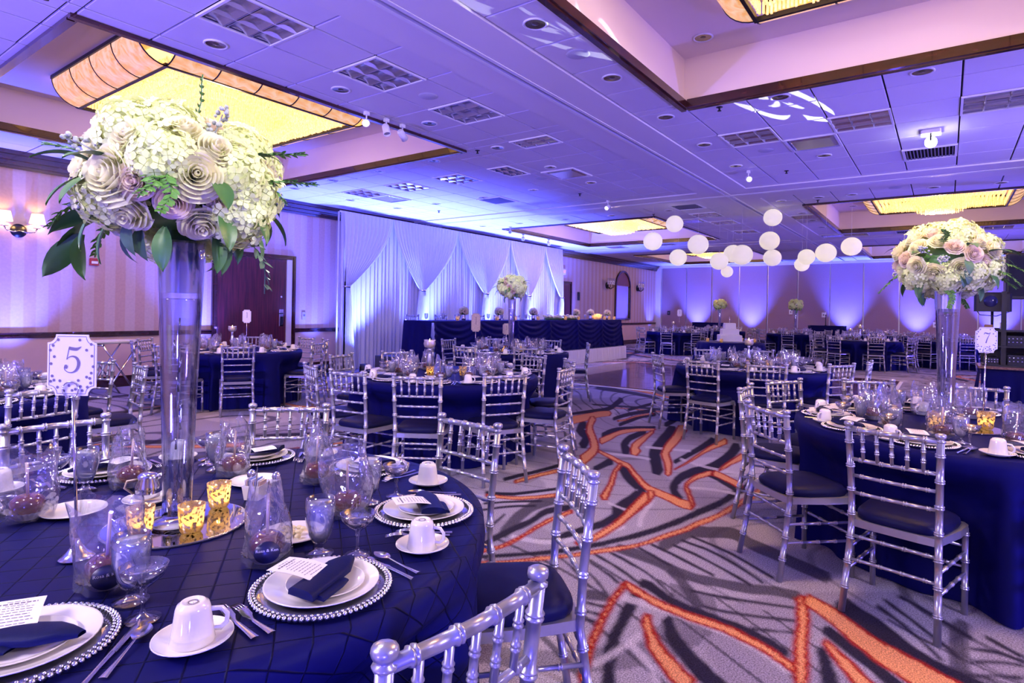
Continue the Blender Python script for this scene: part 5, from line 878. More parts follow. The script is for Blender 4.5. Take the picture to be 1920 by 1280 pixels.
# ------------------------------------------------------------------ drape wall
DX = [(8.46, 9.90, 8.50), (9.90, 12.26, 10.87), (12.26, 14.68, 13.46), (14.68, 16.66, 15.64), (16.66, 17.78, 17.66)]
dr = thing('drape_backdrop', 'tall sheer white drape backdrop lit blue behind the head table', 'drape', (8.46, 10.95, 0))
bk = MB(); L = 17.78-8.46
def bkf(u, v):
    x = u*L; fold = 0.030*sin(x*52+1.1*sin(x*5.3))+0.016*sin(x*23+2*sin(x*1.7)); return (x, fold*(0.55+0.45*v), 3.56*(1-v)+0.01*v)
bk.grid(bkf, 720, 6); ob('back_curtain', bk, dr, m=M_DRAPE)
pole = MB(); pole.tube([((-0.03, 0, 3.565), 0.02), ((L+0.03, 0, 3.565), 0.02)], 8); ob('cross_bar', pole, dr, m=M_WHITEMETAL)
for x in (-0.01, L/4, L/2, 3*L/4, L+0.01):
    p_ = MB(); p_.tube([((x, 0.06, 0.0), 0.022), ((x, 0.06, 3.565), 0.022)], 8); p_.box(x-0.2, x+0.2, -0.02, 0.25, 0.0, 0.012); ob('upright', p_, dr, m=M_WHITEMETAL)
for k, (a, b, tx) in enumerate(DX):
    w_ = b-a; zt = 1.88; nf = max(8, int(w_*9))
    def sw(u, v, a=a, b=b, tx=tx, w_=w_, nf=nf, k=k):
        # v 0..0.6 from the top to the tie, 0.6..1 the tail below it
        if v < 0.62:
            q = v/0.62; x = a+u*w_; g = q**1.7; xx = x*(1-g)+(tx+(u-0.5)*0.16)*g; z = 3.56*(1-q)+zt*q
            z += -0.05*sin(pi*u)*sin(pi*q); amp = 0.022+0.03*q
        else:
            q = (v-0.62)/0.38; wd_ = 0.16+0.40*q**0.6; xx = tx+(u-0.5)*wd_; z = zt*(1-q)+0.01*q; amp = 0.05
        xx = min(max(xx, 8.46), 17.78)
        yy = -0.11-amp*(0.5+0.5*sin(u*nf*2*pi+k))-0.05*min(1, v*3)
        return (xx-8.46, yy, z)
    m_ = MB(); m_.grid(sw, nf*8, 26); ob('swag_panel', m_, dr, m=M_DRAPE)
    tb = MB(); tb.lathe([(0.085, -0.02), (0.095, 0.0), (0.085, 0.02)], 14); ob('tieback', tb, dr, (tx-8.46, -0.19, zt), m=M_CHROME)
# ------------------------------------------------------------------ riser and head table
ri = thing('stage_riser', 'low stage riser with pleated white skirt under the head table', 'stage', (8.4, 8.0, 0))
rb = MB(); rb.box(0.42, 8.55, 0.03, 2.15, 0.0, 0.375); ob('deck', rb, ri, m=mat('stage_deck', (0.05, 0.05, 0.06), 0.7, var=0.1))
def skf(u, v):
    return (0.42+u*8.13, -0.012*sin(u*8.55*48)-0.008*sin(u*8.55*17+1)-0.015*v, 0.38*(1-v)+0.004)
rs = MB(); rs.grid(skf, 560, 3); ob('skirt_front', rs, ri, m=M_SKIRT)
rs = MB(); rs.grid(lambda u, v: (8.56+0.010*sin(u*110)+0.01*v, u*2.1, 0.38*(1-v)+0.004), 140, 2); ob('skirt_side', rs, ri, m=M_SKIRT)
ht = thing('head_table', 'long raised head table in navy cloth with swagged front', 'table', (8.6, 8.25, 0.376))
HL = 8.45; HH = 0.80
tp = MB(); tp.bbox(0.02, HL-0.02, 0.03, 0.72, HH-0.03, HH-0.004, 0.008); ob('tabletop', tp, ht, m=M_BLACK)
def hf(u, v):
    x = u*HL; p = (x % 1.42)/1.42; sag = 0.0
    sw_ = 0.030*sin(pi*p)*sin(v*pi*1.0)*1.2
    fold = 0.062*abs(sin((v*3.0+1.7*(p-0.5)**2*2.2)*pi*1.9))*(1-abs(p-0.5)*1.2)*min(1, v*4)*(1-v*0.4)
    gather = 0.05*math.exp(-((min(p, 1-p))/0.05)**2)
    vert = 0.025*sin(x*21)*max(0, v-0.55)
    return (x, -0.03-fold-gather*0.8-vert*0.8-0.03*v, HH*(1-v)+0.012*v)
cl = MB(); cl.grid(hf, 420, 34); clo = ob('cloth_front', cl, ht, m=M_NAVY)
cl = MB(); cl.grid(lambda u, v: (u*HL, -0.03+v*0.82, HH+0.003), 40, 4); ob('cloth_top', cl, ht, m=M_NAVY)
def he(u, v): return (HL+0.02+0.30*v**1.6+0.03*sin(u*22)*v, -0.03+u*0.80, HH*(1-v)+0.004-0.36*(v**6))
cl = MB(); cl.grid(he, 40, 14); ob('cloth_end', cl, ht, m=M_NAVY)
cl = MB(); cl.grid(lambda u, v: (-0.02-0.10*v-0.03*sin(u*22)*v, -0.03+u*0.80, HH*(1-v)+0.004-0.36*v), 40, 12); ob('cloth_end', cl, ht, m=M_NAVY)
for x in (0.3, 2.2, 4.2, 6.2, 8.1):
    lg = MB(); lg.tube([((x, 0.1, 0), 0.015), ((x, 0.1, HH-0.03), 0.015)], 6); ob('leg', lg, ht, m=M_BLACKMETAL)
    lg = MB(); lg.tube([((x, 0.65, 0), 0.015), ((x, 0.65, HH-0.03), 0.015)], 6); ob('leg', lg, ht, m=M_BLACKMETAL)
# ------------------------------------------------------------------ LED uplights at the walls
pc = MB(); pc.lathe([(0.001, 0.0), (0.07, 0.0), (0.085, 0.03), (0.085, 0.17), (0.078, 0.17), (0.07, 0.13)], 16); pc_m = pc.data('can', M_BLACK)
pl = MB(); pl.lathe([(0.072, 0.14), (0.001, 0.145)], 16); pl_m = pl.data('lens', M_PARLENS)
pf = MB(); pf.box(-0.11, 0.11, -0.012, 0.012, 0.0, 0.012); pf.box(-0.11, -0.098, -0.012, 0.012, 0.0, 0.12); pf.box(0.098, 0.11, -0.012, 0.012, 0.0, 0.12); pf_m = pf.data('yoke', M_BLACKMETAL)
UP = []
def uplight(x, y, tx, ty, lab, e=260, tz=3.0, cone=100, col=BLUE):
    t = thing('uplight', lab, 'uplight', (x, y, 0), group='LED wall uplights')
    stamp([{'n': 'can', 'm': pc_m}, {'n': 'lens', 'm': pl_m}, {'n': 'yoke', 'm': pf_m}], t)
    light('uplight_beam', 'SPOT', (x, y, 0.185), col, e, target=(tx, ty, tz), size=0.05, spot=cone, blend=0.85)
for i, (x, lab) in enumerate(((0.2, 'black LED uplight on the floor by the left wall near the camera'), (2.75, 'black LED uplight on the floor under the wall sconce'), (5.60, 'black LED uplight on the floor left of the wooden door'), (8.05, 'black LED uplight on the floor between door and drape'))):
    uplight(x, 10.9, x, 11.1, lab, 1700 if x != 8.05 else 1000, 3.5, 78)
for i, x in enumerate((8.75, 10.90, 13.45, 15.65, 17.5)):
    uplight(x, 10.44, x, 9.95, 'black LED uplight at the foot of the drape, %s from the left' % ORD[i], 5200, 3.5, 96)
uplight(19.0, 10.9, 19.0, 11.25, 'black LED uplight beside the exit door', 800, 3.5, 70)
uplight(26.6, 10.9, 26.9, 11.2, 'black LED uplight in the far left corner', 1000, 3.5, 70)
for i, y in enumerate((9.35, 6.95, 3.3, 0.9, -1.5)):
    uplight(26.95, y, 27.32, y, 'black LED uplight at the far panel wall, %s from the left' % ORD[i], 3600, 3.5, 66)
for i, (x, y, tx, ty) in enumerate(((2.0, -4.25, 2, -4.55), (7.0, -4.25, 7, -4.55), (12.5, -4.25, 12.5, -4.55), (18.0, -4.25, 18, -4.55), (23.0, -4.25, 23, -4.55), (-3.05, 9.0, -3.35, 9.0), (-3.05, 4.5, -3.35, 4.5), (-3.05, 0.0, -3.35, 0.0))):
    light('uplight_beam', 'SPOT', (x, y, 0.185), BLUE, 3000, target=(tx, ty, 3.4), size=0.05, spot=95, blend=0.85)
# ------------------------------------------------------------------ things on the left wall
def sconce(x, z, label):
    t = thing('wall_sconce', label, 'wall lamp', (x, Y1, z))
    b_ = MB(); b_.lathe([(0.001, 0.05), (0.05, 0.045), (0.09, 0.02), (0.105, 0.0)], 20); ob('back_plate', b_, t, rot=(pi/2, 0, 0), m=M_BLACKMETAL)
    for s in (-1, 1):
        a_ = MB(); a_.tube([((0, -0.04, 0), 0.012), ((s*0.08, -0.09, -0.03), 0.010), ((s*0.17, -0.11, -0.015), 0.010), ((s*0.20, -0.11, 0.04), 0.009)], 8); arm = ob('arm', a_, t, m=M_CHROME)
        c_ = MB(); c_.lathe([(0.012, 0.04), (0.05, 0.045), (0.052, 0.052), (0.012, 0.056), (0.012, 0.13), (0.001, 0.13)], 14, (s*0.20, -0.11, 0)); ob('candle_tube', c_, arm, m=M_CHROME)
        h_ = MB(); h_.lathe([(0.105, 0.12), (0.075, 0.27), (0.072, 0.27), (0.102, 0.12)], 20, (s*0.20, -0.11, 0)); ob('shade', h_, t, m=M_SHADE)
        light('sconce_bulb', 'POINT', (x+s*0.20, Y1-0.11, z+0.19), (1.0, 0.60, 0.22), 8, size=0.03)
sconce(2.87, 2.50, 'twin shade wall sconce glowing at the left edge')
t = thing('fire_alarm', 'small red fire alarm strobe on the striped wall', 'alarm', (3.86, Y1, 2.10))
b_ = MB(); b_.bbox(-0.065, 0.065, -0.05, 0, -0.06, 0.06, 0.008); ob('box', b_, t, m=mat('alarm_red', (0.35, 0.02, 0.02), 0.4, var=0.05)); b_ = MB(); b_.bbox(-0.045, 0.045, -0.062, -0.05, -0.03, 0.01, 0.004); ob('strobe_lens', b_, t, m=M_WHITEMETAL)
t = thing('thermostat', 'beige wall control plate right of the wooden door', 'switch', (7.86, Y1, 1.22))
b_ = MB(); b_.bbox(-0.05, 0.05, -0.02, 0, -0.085, 0.085, 0.006); ob('plate', b_, t, m=mat('beige_plate', (0.45, 0.38, 0.34), 0.5, var=0.05)); b_ = MB(); b_.box(-0.02, 0.02, -0.026, -0.02, -0.01, 0.03); ob('dial', b_, t, m=M_GREYINK)
t = thing('exit_sign', 'small red lit exit sign above the far left door', 'sign', (18.72, Y1, 2.86))
b_ = MB(); b_.bbox(-0.17, 0.17, -0.05, 0, -0.11, 0.11, 0.008); ob('housing', b_, t, m=M_WHITEMETAL); b_ = MB(); b_.box(-0.15, 0.15, -0.056, -0.05, -0.09, 0.09); face = ob('face', b_, t, m=M_CARD)
def text(s, size, parent, loc, rot, m, name='lettering', ext=0.0008, align='CENTER'):
    c = bpy.data.curves.new(name, 'FONT'); c.body = s; c.size = size; c.align_x = align; c.align_y = 'CENTER'; c.extrude = ext; c.resolution_u = 3
    tmp = bpy.data.objects.new('tmp', c); COL.objects.link(tmp); dg = bpy.context.evaluated_depsgraph_get()
    me_ = bpy.data.meshes.new_from_object(tmp.evaluated_get(dg)); bpy.data.objects.remove(tmp); bpy.data.curves.remove(c)
    me_.materials.clear(); me_.materials.append(m); me_.name = name
    o = ob(name, me_, parent, loc, rot=rot); return o
text('EXIT', 0.15, face, (0, -0.058, 0), (pi/2, 0, 0), M_EXIT)
# arched mirror with two candle sconces
t = thing('arched_mirror', 'tall arched wood framed mirror on the far left wall', 'mirror', (23.73, Y1, 1.10))
def archpts(w_, h, n=16): return [(-w_, 0), (w_, 0), (w_, h-w_)]+[(w_*cos(pi*k/n), h-w_+w_*sin(pi*k/n)) for k in range(1, n)]+[(-w_, h-w_)]
def archring(w0, h0, w1, h1, y0_, y1_):
    A, B = archpts(w0, h0), archpts(w1, h1); B = [(x, z+(h0-h1)/2*0+0.06) for x, z in B]; n = len(A); m_ = MB()
    V = [(x, y0_, z) for x, z in A]+[(x, y0_, z) for x, z in B]+[(x, y1_, z) for x, z in A]+[(x, y1_, z) for x, z in B]; F = []
    for i in range(n):
        j = (i+1) % n; F += [(i, j, n+j, n+i), (2*n+i, 3*n+i, 3*n+j, 2*n+j), (i, 2*n+i, 2*n+j, j), (n+i, n+j, 3*n+j, 3*n+i)]
    return m_._add(V, F)
ob('frame', archring(0.74, 2.12, 0.66, 1.98, -0.07, -0.005), t, m=M_WOODTRIM)
g_ = MB(); P_ = archpts(0.66, 1.45, 2); g_._add([(-0.66, -0.02, 0.06), (0.66, -0.02, 0.06), (0.66, -0.02, 1.45), (-0.66, -0.02, 1.45)], [(0, 1, 2, 3)]); ob('glass', g_, t, m=M_MIRROR)
g_ = MB(); A_ = [(0.66, 1.46)]+[(0.66*cos(pi*k/14), 1.46+0.56*sin(pi*k/14)) for k in range(1, 14)]+[(-0.66, 1.46)]; g_._add([(x, -0.02, z) for x, z in A_], [tuple(range(len(A_)))]); ob('arch_panel', g_, t, m=mat('mirror_arch_veneer', (0.20, 0.08, 0.10), 0.4, var=0.2))
def candle_sconce(x, z, lab):
    t = thing('candle_sconce', lab, 'wall lamp', (x, Y1, z), group='candle sconces')
    b_ = MB(); b_.lathe([(0.001, 0.06), (0.10, 0.04), (0.14, 0.0)], 14); ob('back_plate', b_, t, rot=(pi/2, 0, 0), m=M_BLACKMETAL)
    for k in range(5):
        a = -0.9+0.45*k; xx, yy = 0.34*sin(a), -0.08-0.18*cos(a)
        a_ = MB(); a_.tube([((0, -0.05, -0.05), 0.014), ((xx*0.5, yy*0.6, -0.15), 0.012), ((xx, yy, -0.06), 0.012), ((xx, yy, 0.04), 0.012)], 6); arm = ob('arm', a_, t, m=M_BLACKMETAL)
        c_ = MB(); c_.lathe([(0.05, 0.03), (0.05, 0.04), (0.022, 0.045), (0.022, 0.18), (0.001, 0.19)], 10, (xx, yy, 0)); ob('candle', c_, arm, m=M_CARD)
        g_ = MB(); g_.lathe([(0.04, 0.05), (0.055, 0.12), (0.05, 0.28), (0.045, 0.28)], 10, (xx, yy, 0)); ob('glass_chimney', g_, arm, m=M_GLASS)
candle_sconce(22.27, 2.52, 'dark five arm candle sconce left of the arched mirror'); candle_sconce(25.28, 2.52, 'dark five arm candle sconce right of the arched mirror')
t = thing('wall_phone', 'small black wall phone beside the far left door', 'phone', (19.9, Y1, 2.0)); b_ = MB(); b_.bbox(-0.07, 0.07, -0.05, 0, -0.16, 0.16, 0.01); ob('body', b_, t, m=M_BLACK); b_ = MB(); b_.tube([((-0.03, -0.05, -0.12), 0.025), ((-0.05, -0.09, -0.06), 0.02), ((-0.05, -0.09, 0.06), 0.02), ((-0.03, -0.05, 0.12), 0.025)], 8); ob('handset', b_, t, m=M_BLACK)
for i, (y, z, lab) in enumerate(((10.75, 1.42, 'small dark switch on the first far panel'), (5.35, 1.55, 'white outlet plate on the far wall left of centre'), (4.1, 1.45, 'white outlet plate on the far wall behind the second tall flowers'), (0.33, 1.15, 'white outlet plate on the far wall near the right edge'))):
    t = thing('wall_plate', lab, 'outlet', (X1-0.02, y, z)); b_ = MB(); b_.bbox(-0.02, 0, -0.07, 0.07, -0.10, 0.10, 0.006); ob('plate', b_, t, m=M_BLACK if i == 0 else M_WHITEMETAL); b_ = MB(); b_.box(-0.026, -0.02, -0.02, 0.02, -0.03, 0.03); ob('socket', b_, t, m=M_GREYINK)
# folding tray stand with glasses beside the left wall
t = thing('tray_stand', 'folding serving tray stand with cross legs by the left wall', 'tray stand', (3.75, 10.3, 0), rad(20))
for s in (-1, 1):
    for y in (-0.18, 0.18):
        l_ = MB(); l_.tube([((s*0.30, y, 0.0), 0.014), ((-s*0.30, y, 0.80), 0.014)], 8); ob('leg', l_, t, m=M_CHROME)
    b_ = MB(); b_.tube([((s*0.30, -0.20, 0.80), 0.016), ((s*0.30, 0.20, 0.80), 0.016)], 8); ob('top_rail', b_, t, m=M_CHROME)
for q in (-0.1, 0.1):
    b_ = MB(); b_.box(-0.30, 0.30, q-0.02, q+0.02, 0.812, 0.818); ob('strap', b_, t, m=M_BLACK)
ty = thing('serving_tray', 'oval white serving tray on the folding stand', 'tray', (3.75, 10.3, 0.819), rad(20)); b_ = MB(); b_.lathe([(0.001, 0.006), (0.33, 0.006), (0.37, 0.035), (0.385, 0.035), (0.34, 0.0), (0.001, 0.0)], 28); o_ = ob('dish', b_, ty, m=M_CHINA); o_.scale = (1.1, 0.75, 1)
# ------------------------------------------------------------------ gobo projectors of the DJ, throwing white ornaments on the ceiling
def gobo(src, tgt, e, size, seed):
    o = light('gobo_projector', 'SPOT', src, (0.9, 0.95, 1.0), e, target=tgt, size=0.004, spot=size, blend=0.1); d = o.data; d.use_nodes = True; nt = d.node_tree
    em = nt.nodes['Emission']; tc = nt.nodes.new('ShaderNodeTexCoord'); sp = nt.nodes.new('ShaderNodeSeparateXYZ'); nt.links.new(tc.outputs['Normal'], sp.inputs[0])
    def mth(op, a, b=None):
        n = nt.nodes.new('ShaderNodeMath'); n.operation = op
        for i, q in enumerate((a, b)):
            if q is None: continue
            if isinstance(q, (int, float)): n.inputs[i].default_value = q
            else: nt.links.new(q, n.inputs[i])
        return n.outputs[0]
    k = 1.0/math.tan(rad(size/2)); u = mth('MULTIPLY', mth('DIVIDE', sp.outputs[0], sp.outputs[2]), k); v = mth('MULTIPLY', mth('DIVIDE', sp.outputs[1], sp.outputs[2]), k)
    r = mth('SQRT', mth('ADD', mth('MULTIPLY', u, u), mth('MULTIPLY', v, v))); a = mth('ARCTAN2', v, u)
    w = mth('ADD', r, mth('MULTIPLY', mth('SINE', mth('ADD', mth('MULTIPLY', a, 3.0), seed)), 0.16))
    ring = mth('GREATER_THAN', mth('SINE', mth('MULTIPLY', w, 11.0)), 0.35); gap = mth('GREATER_THAN', mth('SINE', mth('ADD', mth('MULTIPLY', a, 5.0), mth('MULTIPLY', r, 4.0))), -0.25); inn = mth('LESS_THAN', r, 0.95)
    nt.links.new(mth('MULTIPLY', mth('MULTIPLY', ring, gap), mth('MULTIPLY', inn, 1.0)), em.inputs['Strength'])
gobo((13.5, -0.12, 2.02), (6.60, 1.48, 3.68), 9000, 6.0, 1.0)
gobo((13.5, -0.14, 2.02), (4.15, 2.50, 3.68), 9000, 3.2, 2.2)
# ------------------------------------------------------------------ chiavari chair
def ringed(pts, r, step=0.11, first=0.07, ring=1.30, taper=None):
    """resample a polyline into a turned bamboo profile with paired rings"""
    P = [Vector(p) for p in pts]; seg = [(P[i+1]-P[i]).length for i in range(len(P)-1)]; L = sum(seg)
    def at(s):
        for i, l in enumerate(seg):
            if s <= l or i == len(seg)-1: return P[i].lerp(P[i+1], min(1, s/l) if l else 0)
            s -= l
    S = [(0, r), (L, r)]
    acc = 0
    for l in seg[:-1]: acc += l; S.append((acc, r))
    s = first
    while s < L-0.03:
        for off in (-0.007, 0.003): 
            S += [(s+off-0.003, r*0.98), (s+off-0.001, r*ring), (s+off+0.003, r*ring), (s+off+0.005, r*0.98)]
        s += step
    S = sorted(S); return [(tuple(at(a)), b*(1 if not taper else 1-(1-taper)*a/L)) for a, b in S]
def chair_parts():
    parts = []
    for s in (-1, 1):
        p = [(s*0.195, -0.268, 0.0), (s*0.186, -0.232, 0.20), (s*0.178, -0.200, 0.42), (s*0.180, -0.208, 0.60), (s*0.187, -0.235, 0.88)]
        m_ = MB(); m_.tube(ringed(p, 0.0155, 0.118, 0.12), 10)
        m_.lathe([(0.0155, 0), (0.020, 0.003), (0.021, 0.008), (0.014, 0.011), (0.014, 0.016), (0.0205, 0.020), (0.0225, 0.028), (0.021, 0.036), (0.012, 0.041), (0.0005, 0.042)], 10, (s*0.187, -0.235, 0.878))
        parts.append({'n': 'back_post', 'm': m_.data('back_post', M_SILVERPAINT)})
        m_ = MB(); m_.tube(ringed([(s*0.200, 0.168, 0.0), (s*0.198, 0.165, 0.42)], 0.014, 0.13, 0.13), 10); parts.append({'n': 'front_leg', 'm': m_.data('front_leg', M_SILVERPAINT)})
        for (z, nm) in ((0.20, 'side_stretcher'), (0.30, 'side_stretcher')):
            m_ = MB(); m_.tube(ringed([(s*0.186, -0.225+0.03*(z-0.2), z), (s*0.199, 0.166, z)], 0.0085, 0.10, 0.09), 8); parts.append({'n': nm, 'm': m_.data(nm, M_SILVERPAINT)})
    def across(z, y, hw, r, nm, sag=0.0, st=0.09):
        m_ = MB(); m_.tube(ringed([(-hw, y, z), (-hw/2, y-sag*0.7, z), (0, y-sag, z), (hw/2, y-sag*0.7, z), (hw, y, z)], r, st, 0.05), 8); parts.append({'n': nm, 'm': m_.data(nm, M_SILVERPAINT)})
    across(0.882, -0.236, 0.187, 0.0135, 'top_rail', 0.016); across(0.735, -0.221, 0.183, 0.0095, 'back_rail', 0.013); across(0.655, -0.213, 0.181, 0.0085, 'back_rail', 0.011); across(0.570, -0.206, 0.179, 0.0085, 'back_rail', 0.010)
    across(0.36, -0.209, 0.180, 0.0085, 'rear_stretcher'); across(0.25, -0.224, 0.184, 0.0085, 'rear_stretcher'); across(0.33, 0.166, 0.199, 0.0085, 'front_stretcher'); across(0.23, 0.167, 0.199, 0.0085, 'front_stretcher')
    for k in range(5):
        x = -0.125+0.0625*k; b = 0.014*(1-(x/0.19)**2)
        m_ = MB(); m_.tube(ringed([(x*0.98, -0.220-b, 0.735), (x, -0.236-b, 0.882)], 0.0085, 0.048, 0.05), 8); parts.append({'n': 'spindle', 'm': m_.data('spindle', M_SILVERPAINT)})
    fr_ = MB(); out = [(-0.178, -0.205), (-0.10, -0.212), (0.10, -0.212), (0.178, -0.205), (0.212, 0.02), (0.213, 0.15), (0.19, 0.182), (0.08, 0.193), (-0.08, 0.193), (-0.19, 0.182), (-0.213, 0.15), (-0.212, 0.02)]
    fr_.poly(out, 0.405, 0.440); parts.append({'n': 'seat', 'm': fr_.data('seat', M_SILVERPAINT)})
    cu = MB()
    def cf(u, v):
        a = 2*pi*u; ca, sa = cos(a), sin(a); k = 1/((abs(ca)**4+abs(sa)**4)**0.25); prof = [(1.0, 0.0), (1.03, 0.012), (1.02, 0.030), (0.95, 0.045), (0.75, 0.055), (0.45, 0.060), (0.0, 0.062)][min(6, int(round(v*6)))]
        r = prof[0]; w_ = 0.188+0.012*sa*k*r
        return (ca*k*r*w_, sa*k*r*0.188-0.01, 0.440+prof[1])
    cu.grid(cf, 36, 6, closeu=True); parts.append({'n': 'cushion', 'm': cu.data('cushion', M_CUSHION)})
    return parts
CHAIR = chair_parts()
def seatword(c, a):
    """where a seat lies as one looks at its table from the camera"""
    f = atan2(-c[1], -c[0]); k = int(round(((a-f) % (2*pi))/(2*pi/16))) % 16
    return 'front-right-of-middle' if k == 1 else \
           ['front', '', 'front right', 'right-towards-front', 'right', 'right-towards-back', 'back right', 'back-right-of-middle', 'back', 'back-left-of-middle', 'back left', 'left-towards-back', 'left', 'left-towards-front', 'front left', 'front-left-of-middle'][k]
USED = {}
def uniq(lbl):
    USED[lbl] = USED.get(lbl, 0)+1
    return lbl if USED[lbl] == 1 else lbl+', %s of two' % ORD[USED[lbl]-1]
def chair_at(c, deg, d, tname, extra='', yawoff=0.0):
    a = rad(deg); r = d-0.238
    t = thing('chiavari_chair', uniq('silver navy-cushioned chair, %s side of %s%s' % (seatword(c, a), tname, extra)), 'chair', (c[0]+r*cos(a), c[1]+r*sin(a), 0), a+pi/2+rad(yawoff), 'silver chiavari chairs')
    stamp(CHAIR, t); return t
# ------------------------------------------------------------------ round tables
def cloth_mesh(R, H, dents, seed, m, zfloor=0.006, flare=0.055):
    r = random.Random(seed); n = 216; m_ = MB(); rows = [0.0, 0.3, 0.6, 0.85, 0.97]
    ph = [r.uniform(0, 6.28) for _ in range(4)]; V = []; UV = []
    ns = 20
    for q in rows:
        for k in range(n):
            a = 2*pi*k/n; V.append((R*q*cos(a), R*q*sin(a), H)); UV.append((R*q*cos(a), R*q*sin(a)))
    for j in range(ns+1):
        s = j/ns
        for k in range(n):
            a = 2*pi*k/n
            fold = 0.042*sin(11*a+ph[0]+0.8*sin(3*a+ph[1]))+0.026*sin(23*a+ph[2])
            de = 0.0
            for dd in dents:
                x = abs((a-dd+pi) % (2*pi)-pi); e = 1-min(1, max(0, (x-rad(14))/rad(9))); e = e*e*(3-2*e); de = max(de, e)
            t_ = min(1, max(0, (s-0.06)/0.26)); t_ = t_*t_*(3-2*t_)
            rr = R+0.012*min(1, s*8)+flare*s*(1-0.6*de)+fold*min(1, s*1.6)*(1-0.75*de)-0.155*de*t_
            drop = 0.004 if s == 0 else 0
            z = (H-0.004)*(1-s)+zfloor*s+ (0.004 if s == 0 else 0)
            V.append((rr*cos(a), rr*sin(a), z)); UV.append(((R+s*H)*cos(a), (R+s*H)*sin(a)))
    F = []; nr = len(rows)+ns+1
    for j in range(nr-1):
        for k in range(n):
            k2 = (k+1) % n; F.append((j*n+k, j*n+k2, (j+1)*n+k2, (j+1)*n+k))
    me_ = bpy.data.meshes.new('tablecloth'); me_.from_pydata(V, [], F); me_.polygons.foreach_set('use_smooth', [True]*len(F))
    uvl = me_.uv_layers.new(name='UV'); li = np.empty(len(me_.loops), np.int32); me_.loops.foreach_get('vertex_index', li)
    uvl.data.foreach_set('uv', np.array(UV, np.float32)[li].ravel()); me_.materials.append(m); me_.update(); return me_
tt = MB(); tt.lathe([(0.001, 0.752), (0.90, 0.752), (0.915, 0.745), (0.915, 0.725), (0.001, 0.725)], 48); TT = tt.data('tabletop', wood('table_plywood', (0.25, 0.16, 0.09), (0.4, 0.28, 0.17), 0.6))
tl = MB(); tl.tube([((0.45, 0, 0), 0.016), ((0.45, 0, 0.725), 0.016)], 8); TL = tl.data('leg', M_BLACKMETAL)
def round_table(c, name, dents, m=None, seed=1, R=0.93):
    t = thing('round_table', 'round banquet table under %s' % name, 'table', (*c, 0))
    s = R/0.93
    o = ob('tabletop', TT, t); o.scale = (s, s, 1)
    for k in range(4): ob('leg', TL, t, rz=k*pi/2+0.4)
    cl_ = ob('tablecloth', cloth_mesh(R, 0.758, [rad(a) for a in dents], seed, m or M_NAVY), None, (*c, 0))
    tag(cl_, 'navy floor length cloth over %s' % name, 'tablecloth'); return t
# ------------------------------------------------------------------ tableware prototypes
TZ = 0.7605
def beads(R, n, r, z):
    m_ = MB()
    for k in range(n):
        a = 2*pi*k/n; m_.ball((R*cos(a), R*sin(a), z), r, 6, 4)
    return m_
m_ = MB(); m_.lathe([(0.001, 0.004), (0.12, 0.004), (0.155, 0.010), (0.157, 0.006), (0.12, 0.0), (0.001, 0.0)], 40); CHG = m_.data('glass_disc', M_CHARGER)
m_ = beads(0.158, 78, 0.0062, 0.009); m_.merge(beads(0.150, 74, 0.0042, 0.012)); BEAD = m_.data('bead_rim', M_CHROME)
m_ = MB(); m_.lathe([(0.001, 0.006), (0.085, 0.006), (0.098, 0.010), (0.128, 0.017), (0.131, 0.0185), (0.132, 0.016), (0.098, 0.004), (0.08, 0.0), (0.001, 0.0)], 44); PLATE = m_.data('dinner_plate', M_CHINA)
m_ = MB(); m_.lathe([(0.001, 0.004), (0.060, 0.004), (0.088, 0.012), (0.090, 0.0135), (0.091, 0.011), (0.06, 0.0), (0.001, 0.0)], 36); SALAD = m_.data('salad_plate', M_CHINA)
def napkin_mesh():
    m_ = MB()
    def band(x0, x1, yc, hw, z0, th, sl, point):
        def f(u, v):
            x = x0+(x1-x0)*u; w_ = hw*(1 if u < 0.72 else 1-point*(u-0.72)/0.28); a = pi*v
            y = yc+sl*(u-0.5)-w_*cos(a); z = z0+th*(sin(a)**0.45)*(1-0.25*u)*(0.35+0.65*min(1, (1-u)*6+0.25))
            return (x, y, z)
        m_.grid(f, 14, 12); m_.grid(lambda u, v: (f(u, 0)[0], f(u, 0)[1]*(1-v)+f(u, 1)[1]*v, z0), 14, 1)
        m_.grid(lambda u, v: (x0, f(0, v)[1], z0+(f(0, v)[2]-z0)*u), 1, 12)
    band(-0.105, 0.110, 0.0, 0.038, 0.006, 0.020, 0.050, 0.75)
    band(-0.085, 0.020, -0.045, 0.020, 0.001, 0.011, 0.020, 0.3)
    return m_
NAPK = napkin_mesh().data('folded_napkin', M_NAPKIN)
m_ = MB(); m_.grid(lambda u, v: (-0.045+0.09*u, -0.065+0.13*v, 0.0010+0.006*sin(pi*v)), 2, 8); m_.grid(lambda u, v: (0.045-0.09*u, -0.065+0.13*v, 0.0002+0.006*sin(pi*v)), 2, 8); CARD = m_.data('card', M_CARD)
m_ = MB(); rr_ = random.Random(2)
for k in range(11):
    y = 0.052-0.0098*k; w_ = (0.018 if k in (0, 2) else rr_.uniform(0.022, 0.036)); zz = 0.0014+0.006*sin(pi*((y+0.065)/0.13))
    x = -w_
    while x < w_:
        l = rr_.uniform(0.004, 0.010); h = 0.0011 if k != 1 else 0.0024
        m_._add([(x, y-h, zz), (min(x+l, w_), y-h, zz), (min(x+l, w_), y+h, zz), (x, y+h, zz)], [(0, 1, 2, 3)]); x += l+0.0022
PRINT = m_.data('printed_lines', M_GREYINK)
m_ = MB(); m_.lathe([(0.001, 0.004), (0.036, 0.004), (0.062, 0.013), (0.072, 0.018), (0.0735, 0.0195), (0.074, 0.017), (0.04, 0.0), (0.001, 0.0)], 36); SAUC = m_.data('saucer', M_CHINA)
